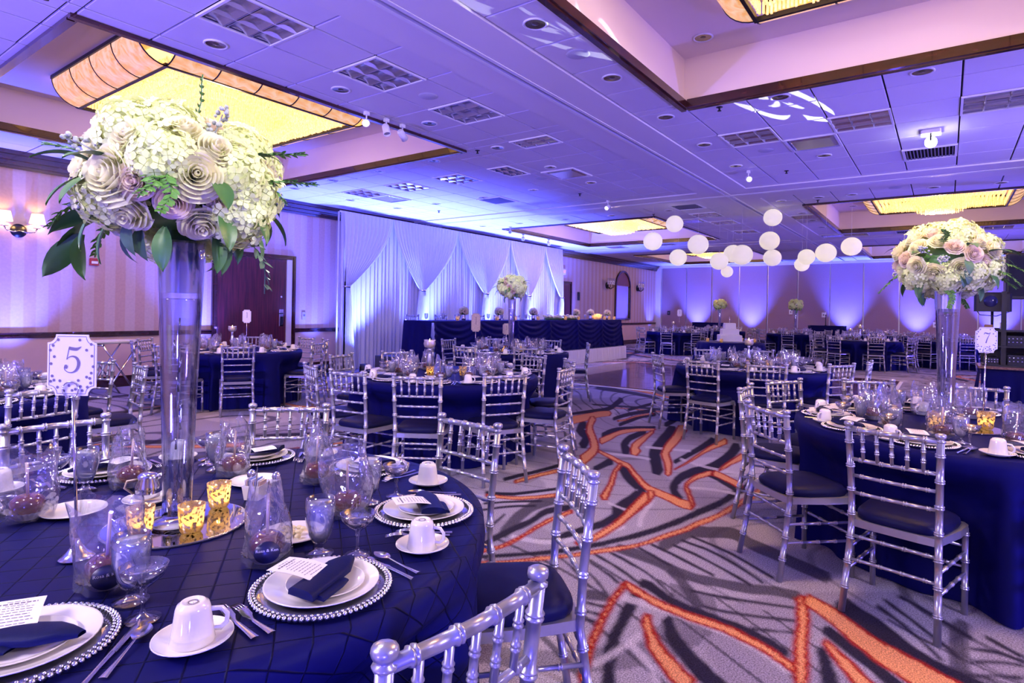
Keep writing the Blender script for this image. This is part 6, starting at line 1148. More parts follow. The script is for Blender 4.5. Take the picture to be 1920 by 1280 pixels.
m_ = MB(); m_.lathe([(0.040, 0.0), (0.041, 0.003), (0.037, 0.030), (0.032, 0.066), (0.029, 0.074), (0.024, 0.0765), (0.0225, 0.0795), (0.019, 0.0795), (0.017, 0.0765), (0.001, 0.0765)], 32); CUP = m_.data('cup_bowl', M_CHINA)
m_ = MB(); m_.tube([((0.034, 0, 0.018), 0.0052), ((0.050, 0, 0.016), 0.0048), ((0.061, 0, 0.026), 0.0048), ((0.062, 0, 0.042), 0.0048), ((0.052, 0, 0.056), 0.0048), ((0.032, 0, 0.058), 0.0052)], 8); HAND = m_.data('handle', M_CHINA)
m_ = MB(); m_.lathe([(0.012, 0.0), (0.012, 0.0004)], 12); m_.lathe([(0.0075, 0.0005), (0.010, 0.0005)], 16); STAMPM = m_.data('maker_stamp', M_GREYINK)
m_ = MB(); m_.lathe([(0.001, 0.003), (0.036, 0.002), (0.037, 0.004), (0.012, 0.013), (0.010, 0.022), (0.011, 0.028), (0.020, 0.034), (0.030, 0.055), (0.0385, 0.095), (0.0395, 0.125), (0.0375, 0.152), (0.0362, 0.152), (0.0382, 0.125), (0.037, 0.095), (0.0285, 0.056), (0.018, 0.037), (0.001, 0.034)], 28); GOB = m_.data('goblet_bowl', M_GLASS)
m_ = MB(); m_.lathe([(0.001, 0.036), (0.017, 0.038), (0.0275, 0.057), (0.036, 0.095), (0.0375, 0.125), (0.0368, 0.138), (0.001, 0.138)], 24); WAT = m_.data('water', M_WATER)
m_ = MB()
for k in range(7):
    M_ = Matrix.Translation((rr_.uniform(-0.016, 0.016), rr_.uniform(-0.016, 0.016), rr_.uniform(0.12, 0.134))) @ Matrix.Rotation(rr_.uniform(0, 3), 4, 'X') @ Matrix.Rotation(rr_.uniform(0, 3), 4, 'Z')
    b_ = MB(); b_.bbox(-0.010, 0.010, -0.010, 0.010, -0.008, 0.008, 0.002); m_.merge(b_, M_)
ICE = m_.data('ice', glassy('ice', (0.85, 0.88, 1.0), 0.3, 0.1, 0.35, (0.85, 0.86, 0.95)))
m_ = MB(); m_.lathe([(0.001, 0.003), (0.034, 0.002), (0.035, 0.004), (0.008, 0.012), (0.0045, 0.025), (0.0045, 0.050), (0.008, 0.058), (0.006, 0.066), (0.022, 0.078), (0.040, 0.094), (0.0475, 0.116), (0.0462, 0.116), (0.0385, 0.096), (0.02, 0.081), (0.001, 0.075)], 30); COUPE = m_.data('coupe_glass', M_GLASS)
m_ = MB(); m_.lathe([(0.001, 0.082), (0.02, 0.0835), (0.0385, 0.0985), (0.041, 0.1035), (0.001, 0.1035)], 20); COWAT = m_.data('drink', glassy('clear_drink', (0.88, 0.90, 1.0), 0.2, 0.03, 0.03))
def fork_mesh(L=0.19):
    m_ = MB()
    def f(u, v):
        s = v; w_ = 0.0052+0.0030*(1-s)**3 if s < 0.62 else 0.0036+(s-0.62)*0.022
        if s > 0.80: w_ = 0.0105
        return ((u-0.5)*2*w_, -L/2+L*0.74*s/1.0, 0.003+0.010*max(0, (s-0.55))**2*4+0.0015*cos((u-0.5)*pi))
    m_.grid(f, 4, 16)
    for k in range(4):
        x = -0.0088+0.00587*k; y0 = -L/2+L*0.74
        m_.tube([((x, y0-0.004, 0.0105), 0.0018), ((x, y0+0.02, 0.010), 0.0016), ((x, y0+0.046, 0.004), 0.0011)], 5)
    return m_
FORK = fork_mesh().data('fork', M_STEEL); FORKS = fork_mesh(0.165).data('fork', M_STEEL)
def knife_mesh():
    m_ = MB(); L = 0.22
    m_.grid(lambda u, v: ((u-0.5)*2*(0.0062-0.0015*sin(v*pi)), -L/2+0.10*v, 0.002+0.004*sin(u*pi)), 4, 8)
    m_.grid(lambda u, v: (-0.006+u*(0.014 if v < 0.75 else 0.014*(1-(v-0.75)*2.6)), -L/2+0.10+0.12*v, 0.0022+0.0016*sin(u*pi)), 3, 10)
    return m_
KNIFE = knife_mesh().data('knife', M_STEEL)
def spoon_mesh():
    m_ = MB(); L = 0.175
    m_.grid(lambda u, v: ((u-0.5)*2*(0.0056-0.0030*sin(v*pi*0.5)+0.002*(1-v)**4), -L/2+0.115*v, 0.0025+0.006*v**2+0.0012*sin(u*pi)), 4, 12)
    m_.grid(lambda u, v: ((u-0.5)*2*0.0175*max(0.02, sin(pi*min(1, 0.04+v*0.96)))**0.75, -L/2+0.112+0.062*v, 0.009-0.0075*(1-(2*u-1)**2)*sin(pi*v)), 8, 10)
    return m_
SPOON = spoon_mesh().data('spoon', M_STEEL)
m_ = MB(); m_.lathe([(0.0001, 0.010), (0.014, 0.008), (0.028, 0.018), (0.035, 0.036), (0.033, 0.052), (0.022, 0.064), (0.010, 0.066), (0.001, 0.062)], 20); APPLE = m_.data('glazed_apple', M_APPLE)
m_ = MB(); m_.tube([((0, 0, 0.055), 0.0032), ((0.004, 0.002, 0.155), 0.0032)], 7); STICK = m_.data('stick', M_STICK)
def liner_mesh():
    m_ = MB(); m_.grid(lambda u, v: ((0.024+0.022*v+0.0022*v*cos(26*2*pi*u))*cos(2*pi*u), (0.024+0.022*v+0.0022*v*cos(26*2*pi*u))*sin(2*pi*u), 0.002+0.024*v), 104, 3, closeu=True); m_.lathe([(0.001, 0.0015), (0.0245, 0.002)], 26); return m_
LINER = liner_mesh().data('paper_liner', M_LINER)
def bag_mesh(seed, top=0.185):
    r = random.Random(seed); m_ = MB(); ph = [r.uniform(0, 6.28) for _ in range(6)]; flat = 0.45+0.3*r.random(); aa = r.uniform(0, 3)
    def f(u, v):
        a = 2*pi*u; z = 0.004+top*v; base = 0.047+0.006*sin(pi*v)
        ex = base*(1+0.20*v); ey = base*(1-v*flat)
        cr_ = (0.004+0.007*v)*sin(3*a+ph[0]+4*v)+0.003*sin(7*a+ph[1]-5*v)
        x, y = (ex+cr_)*cos(a), (ey+cr_)*sin(a)
        z += v**3*(0.018*sin(2*a+ph[2])+0.008*sin(5*a+ph[3]))
        return (x*cos(aa)-y*sin(aa)+0.008*v*sin(ph[4]), x*sin(aa)+y*cos(aa)+0.008*v*cos(ph[4]), z)
    m_.grid(f, 30, 14, closeu=True); return m_
BAGS = [bag_mesh(k).data('cellophane_bag', M_CELLO) for k in range(4)]
m_ = MB(); m_.lathe([(0.0235, 0.0), (0.0235, 0.0006), (0.001, 0.0006)], 24); LABEL = m_.data('round_label', mat('navy_label', (0.012, 0.012, 0.05), 0.4, var=0.1))
def setting(c, deg, tname, full=2, rp=0.735, seed=0, cardrot=None):
    """one place setting; full 2 = everything, 1 = without cutlery details, 0 = far away"""
    a = rad(deg); r = random.Random(seed*37+int(deg)); rz = a+pi/2
    ox, oy = c[0]+rp*cos(a), c[1]+rp*sin(a); sw = seatword(c, a)
    def W(x, y): return (ox+x*cos(rz)-y*sin(rz), oy+x*sin(rz)+y*cos(rz))
    def put_(name, lab, cat, x, y, z, rot, parts, grp):
        t = thing(name, uniq('%s, %s seat of %s' % (lab, sw, tname)), cat, (*W(x, y), z), rz+rot, grp); stamp(parts, t); return t
    J = lambda s=0.006: r.uniform(-s, s)
    if full:
        put_('charger_plate', 'bead-rimmed glass charger', 'charger plate', 0, 0, TZ, 0, [{'n': 'glass_disc', 'm': CHG}, {'n': 'bead_rim', 'm': BEAD, 'k': 'stuff'}], 'beaded glass chargers'); z = TZ+0.0045
    else: z = TZ
    t = ob('dinner_plate', PLATE, None, (*W(0, 0), z)); tag(t, uniq('white dinner plate, %s seat of %s' % (sw, tname)), 'plate', 'white dinner plates'); z += 0.0065
    if full:
        t = ob('salad_plate', SALAD, None, (*W(0.004, -0.008), z)); tag(t, uniq('small white salad plate, %s seat of %s' % (sw, tname)), 'plate', 'white salad plates'); z += 0.0135
    nr = r.uniform(-0.35, 0.25) if cardrot is None else cardrot[0]
    t = ob('folded_napkin', NAPK, None, (*W(0.005, -0.012), z), rz+nr); tag(t, uniq('folded navy napkin, %s seat of %s' % (sw, tname)), 'napkin', 'navy napkins')
    if full:
        cr_ = r.uniform(0.2, 0.7) if cardrot is None else cardrot[1]
        t = thing('menu_card', uniq('white printed menu card, %s seat of %s' % (sw, tname)), 'menu card', (*W(-0.035, 0.030), z+0.024), rz+cr_, 'menu cards'); t.rotation_euler = (0.10, 0.05, rz+cr_)
        stamp([{'n': 'card', 'm': CARD}, {'n': 'printed_lines', 'm': PRINT, 'k': 'stuff'}], t)
    put_('saucer', 'white saucer', 'saucer', 0.315+J(), 0.0+J(), TZ, 0, [{'n': 'dish', 'm': SAUC}], 'white saucers')
    put_('coffee_cup', 'upturned white coffee cup', 'cup', 0.315, 0.0, TZ+0.0045, r.uniform(-1.2, 0.6), [{'n': 'bowl', 'm': CUP}]+([{'n': 'handle', 'm': HAND}] if full else [])+([{'n': 'maker_stamp', 'm': STAMPM, 'l': (0, 0, 0.0768)}] if full == 2 else []), 'white coffee cups')
    put_('water_goblet', 'iced water goblet', 'glass', 0.112+J(), 0.185+J(), TZ, 0, [{'n': 'glass', 'm': GOB}, {'n': 'water', 'm': WAT}]+([{'n': 'ice', 'm': ICE, 'k': 'stuff'}] if full == 2 else []), 'water goblets')
    if full:
        put_('coupe_glass', 'shallow stemmed coupe glass', 'glass', 0.175+J(), 0.10+J(), TZ, 0, [{'n': 'bowl_and_stem', 'm': COUPE}, {'n': 'drink', 'm': COWAT}], 'coupe glasses')
        for nm, me_, x, y, lb in (('fork', FORK, -0.205, 0.01, 'long silver dinner fork'), ('fork', FORKS, -0.178, -0.01, 'short silver salad fork'), ('knife', KNIFE, 0.178, -0.015, 'silver table knife'), ('spoon', SPOON, 0.205, -0.02, 'silver teaspoon')):
            t = ob(nm, me_, None, (*W(x, y), TZ), rz+J(0.05)); tag(t, uniq('%s, %s seat of %s' % (lb, sw, tname)), nm, 'silver flatware')
    k = r.randrange(4); bl_ = [{'n': 'glazed_apple', 'm': APPLE}, {'n': 'paper_liner', 'm': LINER}, {'n': 'stick', 'm': STICK}, {'n': 'cellophane_bag', 'm': BAGS[k]}]
    t = put_('candy_apple', 'bagged caramel apple', 'candy apple', 0.0+J(0.02), 0.255+J(0.01), TZ, r.uniform(0, 6), bl_, 'bagged caramel apples'); t.scale = (1.32, 1.32, 1.12)
    return W, rz
# ------------------------------------------------------------------ flowers
def rose_mesh(R, seed, nl=6):
    """concentric cupped petals that open outwards"""
    r = random.Random(seed); m_ = MB()
    for li in range(nl):
        q = (li+1)/nl; rl = R*(0.10+0.90*q**1.1); zt = R*(0.58-0.62*q**2.2); n = (2, 3, 4, 5, 6, 7, 8)[li]
        for k in range(n):
            a0 = 2*pi*(k+r.uniform(-0.12, 0.12))/n+li*0.9; hw = (pi/n)*1.35; dz = r.uniform(-0.05, 0.05)*R
            def f(u, v, a0=a0, hw=hw, rl=rl, zt=zt, q=q, dz=dz):
                s = (u-0.5)*2; rr = rl*(0.42+0.58*v**0.55)+R*0.13*q*v**5-R*0.03*s*(1 if s > 0 else 0)
                rr *= 1+0.035*s
                z = -R*0.45+(zt+dz+R*0.45)*v-R*0.22*abs(s)**2.2*v*v-R*0.06*q*v**6
                a = a0+s*hw*(0.55+0.45*min(1, v*1.4)); return (rr*cos(a), rr*sin(a), z)
            m_.grid(f, 6, 6)
    m_.lathe([(R*0.05, R*0.5), (R*0.12, R*0.3), (R*0.12, -R*0.3)], 8); return m_
def hydrangea_mesh(R, seed, n=130):
    r = random.Random(seed); m_ = MB()
    for k in range(n):
        z = 1-1.45*(k+0.5)/n; ph = k*2.39996; q = math.sqrt(max(0, 1-z*z)); d = Vector((q*cos(ph), q*sin(ph), z)).normalized()
        M_ = Matrix.Translation(d*R*r.uniform(0.84, 1.06)) @ d.to_track_quat('Z', 'Y').to_matrix().to_4x4() @ Matrix.Rotation(r.uniform(0, 6), 4, 'Z') @ Matrix.Rotation(r.uniform(-0.6, 0.6), 4, 'X')
        f_ = MB(); s = R*r.uniform(0.15, 0.22)
        for j in range(4):
            a = j*pi/2; ca, sa = cos(a), sin(a)
            pts = [(0.05, 0, 0), (0.5, -0.42, 0.10), (1.0, -0.30, 0.02), (1.12, 0.0, -0.04), (1.0, 0.30, 0.02), (0.5, 0.42, 0.10), (0.6, 0, 0.0)]
            V = [((x*ca-y*sa)*s, (x*sa+y*ca)*s, z_*s) for x, y, z_ in pts]; f_._add(V, [(0, 1, 6), (1, 2, 6), (2, 3, 6), (3, 4, 6), (4, 5, 6), (5, 0, 6)], True)
        m_.merge(f_, M_)
    m_.ball((0, 0, 0), R*0.80, 12, 8); return m_
def leaf_mesh(L, W_, bend=0.3):
    m_ = MB(); m_.grid(lambda u, v: ((u-0.5)*2*W_*sin(pi*min(1, v*0.97+0.03))**0.8, L*v*cos(bend*v), -L*bend*v*v*0.9+0.25*W_*abs(u-0.5)*2), 4, 8); return m_
def sprig_mesh(L, n, ls, lw, seed, droop=0.25):
    r = random.Random(seed); m_ = MB(); P = [Vector((0.01*sin(k), L*k/8, -droop*L*(k/8)**2)) for k in range(9)]; m_.tube([(tuple(p), 0.0022) for p in P], 5)
    for k in range(n):
        q = 0.15+0.85*k/n; i = min(7, int(q*8)); p = P[i].lerp(P[i+1], q*8-i)
        for s in (-1, 1):
            M_ = Matrix.Translation(p) @ Matrix.Rotation(-s*(0.95-0.3*q)+r.uniform(-0.2, 0.2), 4, 'Z') @ Matrix.Rotation(r.uniform(-0.4, 0.4), 4, 'X')
            m_.merge(leaf_mesh(ls*(1.1-0.5*q), lw, 0.2), M_)
    return m_
def berry_mesh(seed):
    r = random.Random(seed); m_ = MB(); m_.tube([((0, 0, -0.06), 0.003), ((0, 0, 0.05), 0.002)], 5)
    for k in range(22):
        a = r.uniform(0, 6.28); z = r.uniform(-0.02, 0.075); q = 0.026*(1-max(0, z)/0.10); m_.ball((q*cos(a), q*sin(a), z), r.uniform(0.005, 0.008), 6, 4)
    return m_
FL = {'rose_i': [rose_mesh(0.054, s).data('rose', M_IVORY) for s in (1, 2)], 'rose_b': [rose_mesh(0.047, s).data('rose', M_BLUSH) for s in (3, 4)], 'rose_big': [rose_mesh(0.070, 9, 7).data('garden_rose', M_IVORY)],
      'hyd': [hydrangea_mesh(0.098, s).data('hydrangea_head', M_HYDR) for s in (5, 6)], 'leaf': [leaf_mesh(0.13, 0.026, 0.5).data('leaf', M_LEAF), leaf_mesh(0.10, 0.022, 0.8).data('leaf', M_LEAFGREY)],
      'fern': [sprig_mesh(0.17, 12, 0.032, 0.007, 7).data('fern_sprig', M_FERN)], 'euc': [sprig_mesh(0.20, 7, 0.055, 0.012, 8, 0.5).data('eucalyptus_sprig', M_LEAFGREY)], 'ber': [berry_mesh(3).data('berry_sprig', M_BERRY)],
      'wisp': [sprig_mesh(0.20, 9, 0.018, 0.005, 17, 0.05).data('thin_sprig', M_LEAF)]}
def orient(d, roll): return (Vector(d).to_track_quat('Z', 'Y') @ Matrix.Rotation(roll, 3, 'Z').to_quaternion()).to_euler()
def bouquet(loc, label, seed, scale=1.0, near=False, tight=False):
    r = random.Random(seed); t = thing('flower_arrangement', label, 'flowers', loc, r.uniform(0, 6) if not near else 0.0); t.scale = (scale,)*3
    core = MB(); core.ball((0, 0, 0), 0.185, 16, 10, 0.75); core.tube([((0, 0, -0.12), 0.035), ((0, 0, -0.225), 0.045)], 10); ob('foliage_core', core, t, m=M_LEAF)
    A, B = (0.25, 0.185) if near else (0.235, 0.165); n = 58 if near else (34 if not tight else 22); parts = []
    bag_ = (['hyd']*19+['rose_i']*24+['rose_b']*10+['ber']*5); r.shuffle(bag_)
    for k in range(n):
        z = 1-1.84*(k+0.5)/n; ph = k*2.39996+seed; q = math.sqrt(max(0, 1-z*z)); d = Vector((q*cos(ph), q*sin(ph), z*1.15)).normalized()
        p = Vector((A*q*cos(ph), A*q*sin(ph), B*z))*r.uniform(0.93, 1.05); kind = bag_[k] if near else ('hyd', 'rose_i', 'hyd', 'rose_b')[k % 4]
        if kind == 'hyd': p *= 0.84
        if kind == 'rose_i' and k % 14 == 4: kind = 'rose_big'
        me_ = r.choice(FL[kind]); parts.append({'n': me_.name.split('.')[0], 'm': me_, 'l': tuple(p), 'r': tuple(orient(d, r.uniform(0, 6)))})
    for k in range(34 if near else 16):
        ph = r.uniform(0, 6.28); z = r.uniform(-0.85, 0.5); q = math.sqrt(1-z*z); d = Vector((q*cos(ph), q*sin(ph), z)); p = Vector((A*q*cos(ph), A*q*sin(ph), B*z))*0.95
        kind = r.choice(('leaf', 'leaf', 'fern', 'leaf')); me_ = r.choice(FL[kind]); e = (Vector(d)+Vector((0, 0, -0.25 if z < 0 else 0.15))).to_track_quat('Y', 'Z').to_euler()
        parts.append({'n': me_.name.split('.')[0], 'm': me_, 'l': tuple(p*1.02), 'r': tuple(e)})
    stamp(parts, t); return t
def vase_parts(H=0.850, liner=True):
    m_ = MB(); prof = [(0.001, 0.006), (0.072, 0.004), (0.075, 0.010), (0.05, 0.016), (0.036, 0.026)]; N = 14
    out = [(0.040+0.027*((k/N)**1.35), 0.03+(H-0.03)*k/N) for k in range(N+1)]; inn = [(r-0.004, z) for r, z in reversed(out)]
    m_.lathe(prof+out+[(out[-1][0]-0.002, H+0.003)]+inn+[(0.001, 0.032)], 36)
    P = [{'n': 'glass_body', 'm': m_.data('glass_body', M_VASE)}]
    w_ = MB(); top = H*0.80 if liner else H*0.55; w_.lathe([(0.001, 0.034)]+[(r-0.0055, z) for r, z in out if z < top]+[(0.040+0.027*((top-0.03)/(H-0.03))**1.35-0.0055, top), (0.001, top)], 28); P.append({'n': 'water_fill', 'm': w_.data('water_fill', glassy('vase_water', (0.88, 0.90, 1.0), 0.30, 0.03, 0.0))})
    b_ = MB(); r = random.Random(5)
    for k in range(10):
        a = r.uniform(0, 6.28); z = 0.05+(top-0.1)*k/10; q = r.uniform(0.0, 0.026); b_.tube([((q*cos(a), q*sin(a), z), 0.0035), ((q*cos(a)+r.uniform(-.006, .006), q*sin(a), z+r.uniform(0.02, 0.05)), 0.0025)], 6)
    P.append({'n': 'crystal_strand', 'm': b_.data('crystal_strand', M_CHROME), 'k': 'stuff'})
    if liner:
        l_ = MB(); z0 = H*0.82; l_.lathe([(0.040+0.027*((z-0.03)/(H-0.03))**1.35-0.0045, z) for z in (z0, z0+0.04, z0+0.08, z0+0.12, H-0.005)], 32); P.append({'n': 'silver_liner', 'm': l_.data('silver_liner', glassy('liner_film', (0.55, 0.56, 0.75), 0.4, 0.15, 0.35, (0.62, 0.62, 0.80)))})
    return P
VASE = vase_parts()
def tall_vase(c, lab, z=TZ):
    t = thing('trumpet_vase', lab, 'vase', (*c, z)); stamp(VASE, t); return t
# ------------------------------------------------------------------ the tables of the room
N5 = 'number five table'; N7 = 'number seven table'; NM = 'table left of the aisle'; NB = 'table before the head table'; ND = 'table by the wooden door'; NL = 'table at the left edge'; NR = 'table before the cake'
C5, C7, CM, CB, CD, CLf, CR = (0.92, 1.92), (4.55, -0.10), (4.53, 4.12), (7.80, 5.70), (4.75, 8.55), (0.95, 5.75), (7.98, 2.00)
TB = [  # centre, name, chairs (angle, distance of back), place setting angles, detail, cloth
    (C5, N5, [(-95, 1.26), (-44, 1.27), (-5, 1.24), (43, 1.27), (89, 1.24)], [-93, -48, 1, 44, 88, 132, -138], 2, M_PINTUCK),
    (C7, N7, [(-4, 1.31), (28, 1.31), (62, 1.30), (93, 1.27), (136, 1.33), (167, 1.31), (212, 1.32)], [-4, 28, 62, 95, 132, 165, 203, 240], 2, M_NAVY),
    (CM, NM, [(69, 1.34), (104, 1.32), (159, 1.37), (187, 1.40), (213, 1.42), (243, 1.36), (280, 1.31), (316, 1.30), (350, 1.28)], [69, 104, 140, 177, 213, 247, 283, 319, 350], 1, M_NAVY),
    (CB, NB, [(1, 1.27), (48, 1.33), (95, 1.27), (140, 1.3), (187, 1.36), (226, 1.36), (303, 1.25)], [1, 48, 95, 140, 187, 226, 265, 303], 1, M_NAVY),
    (CD, ND, [(-62, 1.30), (-25, 1.30), (5, 1.30), (50, 1.3), (130, 1.31), (162, 1.31), (203, 1.31), (242, 1.37)], [-62, -25, 5, 50, 92, 134, 170, 203, 242], 1, M_NAVY),
    (CLf, NL, [(-77, 1.36), (-10, 1.30), (22, 1.30)], [-77, -40, -5, 28, 65], 1, M_NAVY),
    (CR, NR, [(172, 1.38), (200, 1.42), (131, 1.25), (44, 1.25), (239, 1.28), (270, 1.3), (10, 1.3)], [44, 85, 131, 172, 205, 239, 275, 310, 10], 1, M_NAVY)]
for k, (c, nm, chs, sets, full, mm) in enumerate(TB):
    round_table(c, nm, [a for a, d in chs], mm, seed=20+k)
    for a, d in chs: chair_at(c, a, d, nm)
    for a in sets: setting(c, a, nm, full, seed=k)
FAR = [((20.2, 7.7), 'far table beside the head table', 10), ((23.4, 7.1), 'far table with flowers behind the cake', 30), ((22.9, 4.3), 'far table with flowers at centre', 0), ((18.97, 1.87), 'far table across the dance floor', 20), ((21.15, 0.0), 'far right table behind the tall vase', 22), ((24.6, 1.9), 'farthest table against the panel wall', 0)]
for k, (c, nm, off) in enumerate(FAR):
    an = [off+45*i for i in range(8)]; round_table(c, nm, an, M_NAVY, seed=40+k)
    for a in an: chair_at(c, a, 1.29, nm)
    for a in [x+12 for x in an]: setting(c, a, nm, 0, rp=0.70, seed=60+k)
# ------------------------------------------------------------------ centrepieces
vb = TZ
def mirror(c, lab, r=0.20):
    t = thing('mirror_tray', lab, 'mirror tray', (*c, TZ)); m_ = MB(); m_.lathe([(0.001, 0.0055), (r-0.006, 0.0055)], 48); ob('glass', m_, t, m=M_MIRROR)
    m_ = MB(); m_.lathe([(0.001, 0.0), (r, 0.0), (r, 0.0035), (r-0.006, 0.0055), (r-0.006, 0.005), (0.001, 0.005)], 48); ob('bevel_edge', m_, t, m=M_CHARGER)
m_ = MB(); m_.lathe([(0.001, 0.003), (0.025, 0.003), (0.029, 0.010), (0.0335, 0.055), (0.0355, 0.078), (0.0335, 0.078), (0.0315, 0.055), (0.027, 0.012), (0.001, 0.006)], 26); VOT = m_.data('mercury_cup', M_MERC)
m_ = MB(); m_.lathe([(0.001, 0.007), (0.022, 0.007), (0.0225, 0.026), (0.001, 0.027)], 16); TEA = m_.data('tealight', M_WAX)
m_ = MB(); m_.lathe([(0.0005, 0.028), (0.004, 0.033), (0.0045, 0.038), (0.0025, 0.046), (0.0004, 0.054)], 8); FLM = m_.data('flame', M_FLAME)
def votive(x, y, lab, z=TZ, s=1.0, e=0.25, point=True):
    t = thing('votive_candle', lab, 'candle', (x, y, z)); t.scale = (s, s, s); stamp([{'n': 'mercury_cup', 'm': VOT}, {'n': 'tealight', 'm': TEA}, {'n': 'flame', 'm': FLM}], t)
    if point: light('candle_light', 'POINT', (x, y, z+0.042*s), (1.0, 0.62, 0.24), e, size=0.006)
mirror((0.87, 1.885), 'round mirror tray under the tall vase on the number five table')
tall_vase((0.865, 1.875), 'tall clear trumpet vase on the number five table', TZ+0.006)
bq = bouquet((0.865, 1.875, 1.785), 'large cream rose and hydrangea ball atop the number five vase', 3, 1.0, True)
bq.rotation_euler = (0, 0, 0)
# loose sprays: drooping leaves to the left, fern to the right, a thin wisp on top
def spray(par, kind, d, p, roll=0.0, s=1.0, idx=0):
    me_ = FL[kind][idx]; o = ob(me_.name.split('.')[0], me_, par, p); o.rotation_euler = (Vector(d).to_track_quat('Y', 'Z') @ Matrix.Rotation(roll, 3, 'Y').to_quaternion()).to_euler(); o.scale = (s, s, s); return o
LFT = -Vector(_r); TOW = -Vector(_F)
for (d, off, kind, s, roll, idx) in ((LFT*1.0+Vector((0, 0, 0.05)), LFT*0.22+Vector((0, 0, -0.09)), 'leaf', 1.4, 0.4, 0), (LFT*0.9+Vector((0, 0, -0.3)), LFT*0.24+Vector((0, 0, -0.10)), 'leaf', 1.7, -0.3, 0), (LFT*0.8+Vector((0, 0, -0.75)), LFT*0.30+Vector((0, 0, -0.15)), 'leaf', 1.3, 0.9, 0), (LFT*0.3+Vector((0, 0, -0.9)), LFT*0.30+Vector((0, 0, -0.15)), 'leaf', 1.1, 0.2, 0),
                              (LFT+Vector((0, 0, 0.6)), LFT*0.2+Vector((0, 0, 0.10)), 'euc', 0.7, 0, 0), (-LFT+Vector((0, 0, 0.3)), -LFT*0.2+Vector((0, 0, 0.09)), 'fern', 1.0, 0, 0), (-LFT+Vector((0, 0, -0.5)), -LFT*0.2+Vector((0, 0, 0.05)), 'fern', 0.9, 0, 0), (-LFT*0.4+TOW+Vector((0, 0, -0.8)), -LFT*0.10+TOW*0.23, 'fern', 1.0, 0, 0),
                              (-LFT*0.1+Vector((0, 0, 1)), -LFT*0.03+Vector((0, 0, 0.14)), 'wisp', 1.0, 0, 0), (LFT*0.15+Vector((0, 0, 1)), LFT*0.12+Vector((0, 0, 0.14)), 'ber', 1.0, 0, 0), (-LFT*0.9+Vector((0, 0, -0.9)), -LFT*0.2+Vector((0, 0, -0.15)), 'euc', 0.8, 0, 0), (-LFT*0.3+Vector((0, 0, -1.0)), -LFT*0.12+Vector((0, 0, -0.17)), 'leaf', 1.0, 0, 1), (LFT*0.1+Vector((0, 0, -1)), LFT*0.08+TOW*0.1+Vector((0, 0, -0.16)), 'leaf', 0.9, 0, 1), (-LFT*0.8+Vector((0, 0, 0.25)), Vector((0, 0, 0.165)), 'leaf', 1.1, 0.5, 0), (-LFT*0.9+Vector((0, 0, 0.0)), -LFT*0.12+Vector((0, 0, 0.13)), 'leaf', 0.9, 0.5, 0)):
    spray(bq, kind, d, tuple(off), roll, s, idx)
o_ = ob('garden_rose', FL['rose_big'][0], bq, tuple(TOW*0.245+LFT*0.055+Vector((0, 0, -0.02)))); o_.rotation_euler = orient(TOW+LFT*0.2+Vector((0, 0, 0.1)), 0.3); o_.scale = (1.15,)*3
for x, y, lab in ((0.755, 1.855, 'lit gold mercury votive, left of the number five vase'), (0.855, 1.765, 'lit gold mercury votive in front of the number five vase'), (1.015, 1.915, 'lit gold mercury votive, right of the number five vase')): votive(x, y, lab, TZ+0.006, 1.05, 1.4)
# table numbers
def ribbon(pts, ws, z0, z1, n=6):
    m_ = MB(); P = [Vector((*p, 0)) for p in pts]; Q = []; Wd = []
    for i in range(len(P)-1):
        p0, p1, p2, p3 = P[max(i-1, 0)], P[i], P[i+1], P[min(i+2, len(P)-1)]
        for k in range(n):
            t = k/n; Q.append(0.5*((2*p1)+(p2-p0)*t+(2*p0-5*p1+4*p2-p3)*t*t+(3*p1-p0-3*p2+p3)*t**3)); Wd.append(ws[i]*(1-t)+ws[i+1]*t)
    Q.append(P[-1]); Wd.append(ws[-1]); V = []
    for i, q in enumerate(Q):
        d = (Q[min(i+1, len(Q)-1)]-Q[max(i-1, 0)]).normalized(); nn = Vector((-d.y, d.x, 0))*Wd[i]/2
        for s in (1, -1): V.append((q.x+s*nn.x, q.y+s*nn.y, z1))
    m_._add(V, [(2*i, 2*i+1, 2*i+3, 2*i+2) for i in range(len(Q)-1)]); return m_
def numeral(ch):
    m_ = MB()
    if ch == '5':
        m_.merge(ribbon([(0.30, 0.93), (0.48, 0.90), (0.66, 0.90), (0.84, 0.99)], [0.12, 0.12, 0.11, 0.01], 0, 0)); m_.merge(ribbon([(0.31, 0.96), (0.26, 0.73), (0.21, 0.50)], [0.035, 0.03, 0.03], 0, 0))
        m_.merge(ribbon([(0.205, 0.505), (0.33, 0.60), (0.50, 0.62), (0.66, 0.54), (0.73, 0.36), (0.66, 0.15), (0.48, 0.03), (0.28, 0.03), (0.13, 0.12), (0.11, 0.22)], [0.02, 0.03, 0.06, 0.11, 0.14, 0.11, 0.05, 0.03, 0.03, 0.04], 0, 0))
        m_._add([(0.18+0.078*cos(k*pi/8), 0.235+0.078*sin(k*pi/8), 0.0002) for k in range(16)], [tuple(range(16))])
    elif ch == '7':
        m_.merge(ribbon([(0.16, 0.78), (0.24, 0.92), (0.42, 0.90), (0.60, 0.86), (0.80, 0.97)], [0.03, 0.08, 0.12, 0.10, 0.02], 0, 0)); m_.merge(ribbon([(0.79, 0.96), (0.62, 0.66), (0.46, 0.34), (0.36, 0.02)], [0.02, 0.06, 0.10, 0.13], 0, 0))
    else:
        m_.merge(ribbon([(0.35, 0.82), (0.48, 0.97), (0.50, 0.5), (0.50, 0.02)], [0.03, 0.10, 0.12, 0.12], 0, 0))
    return m_
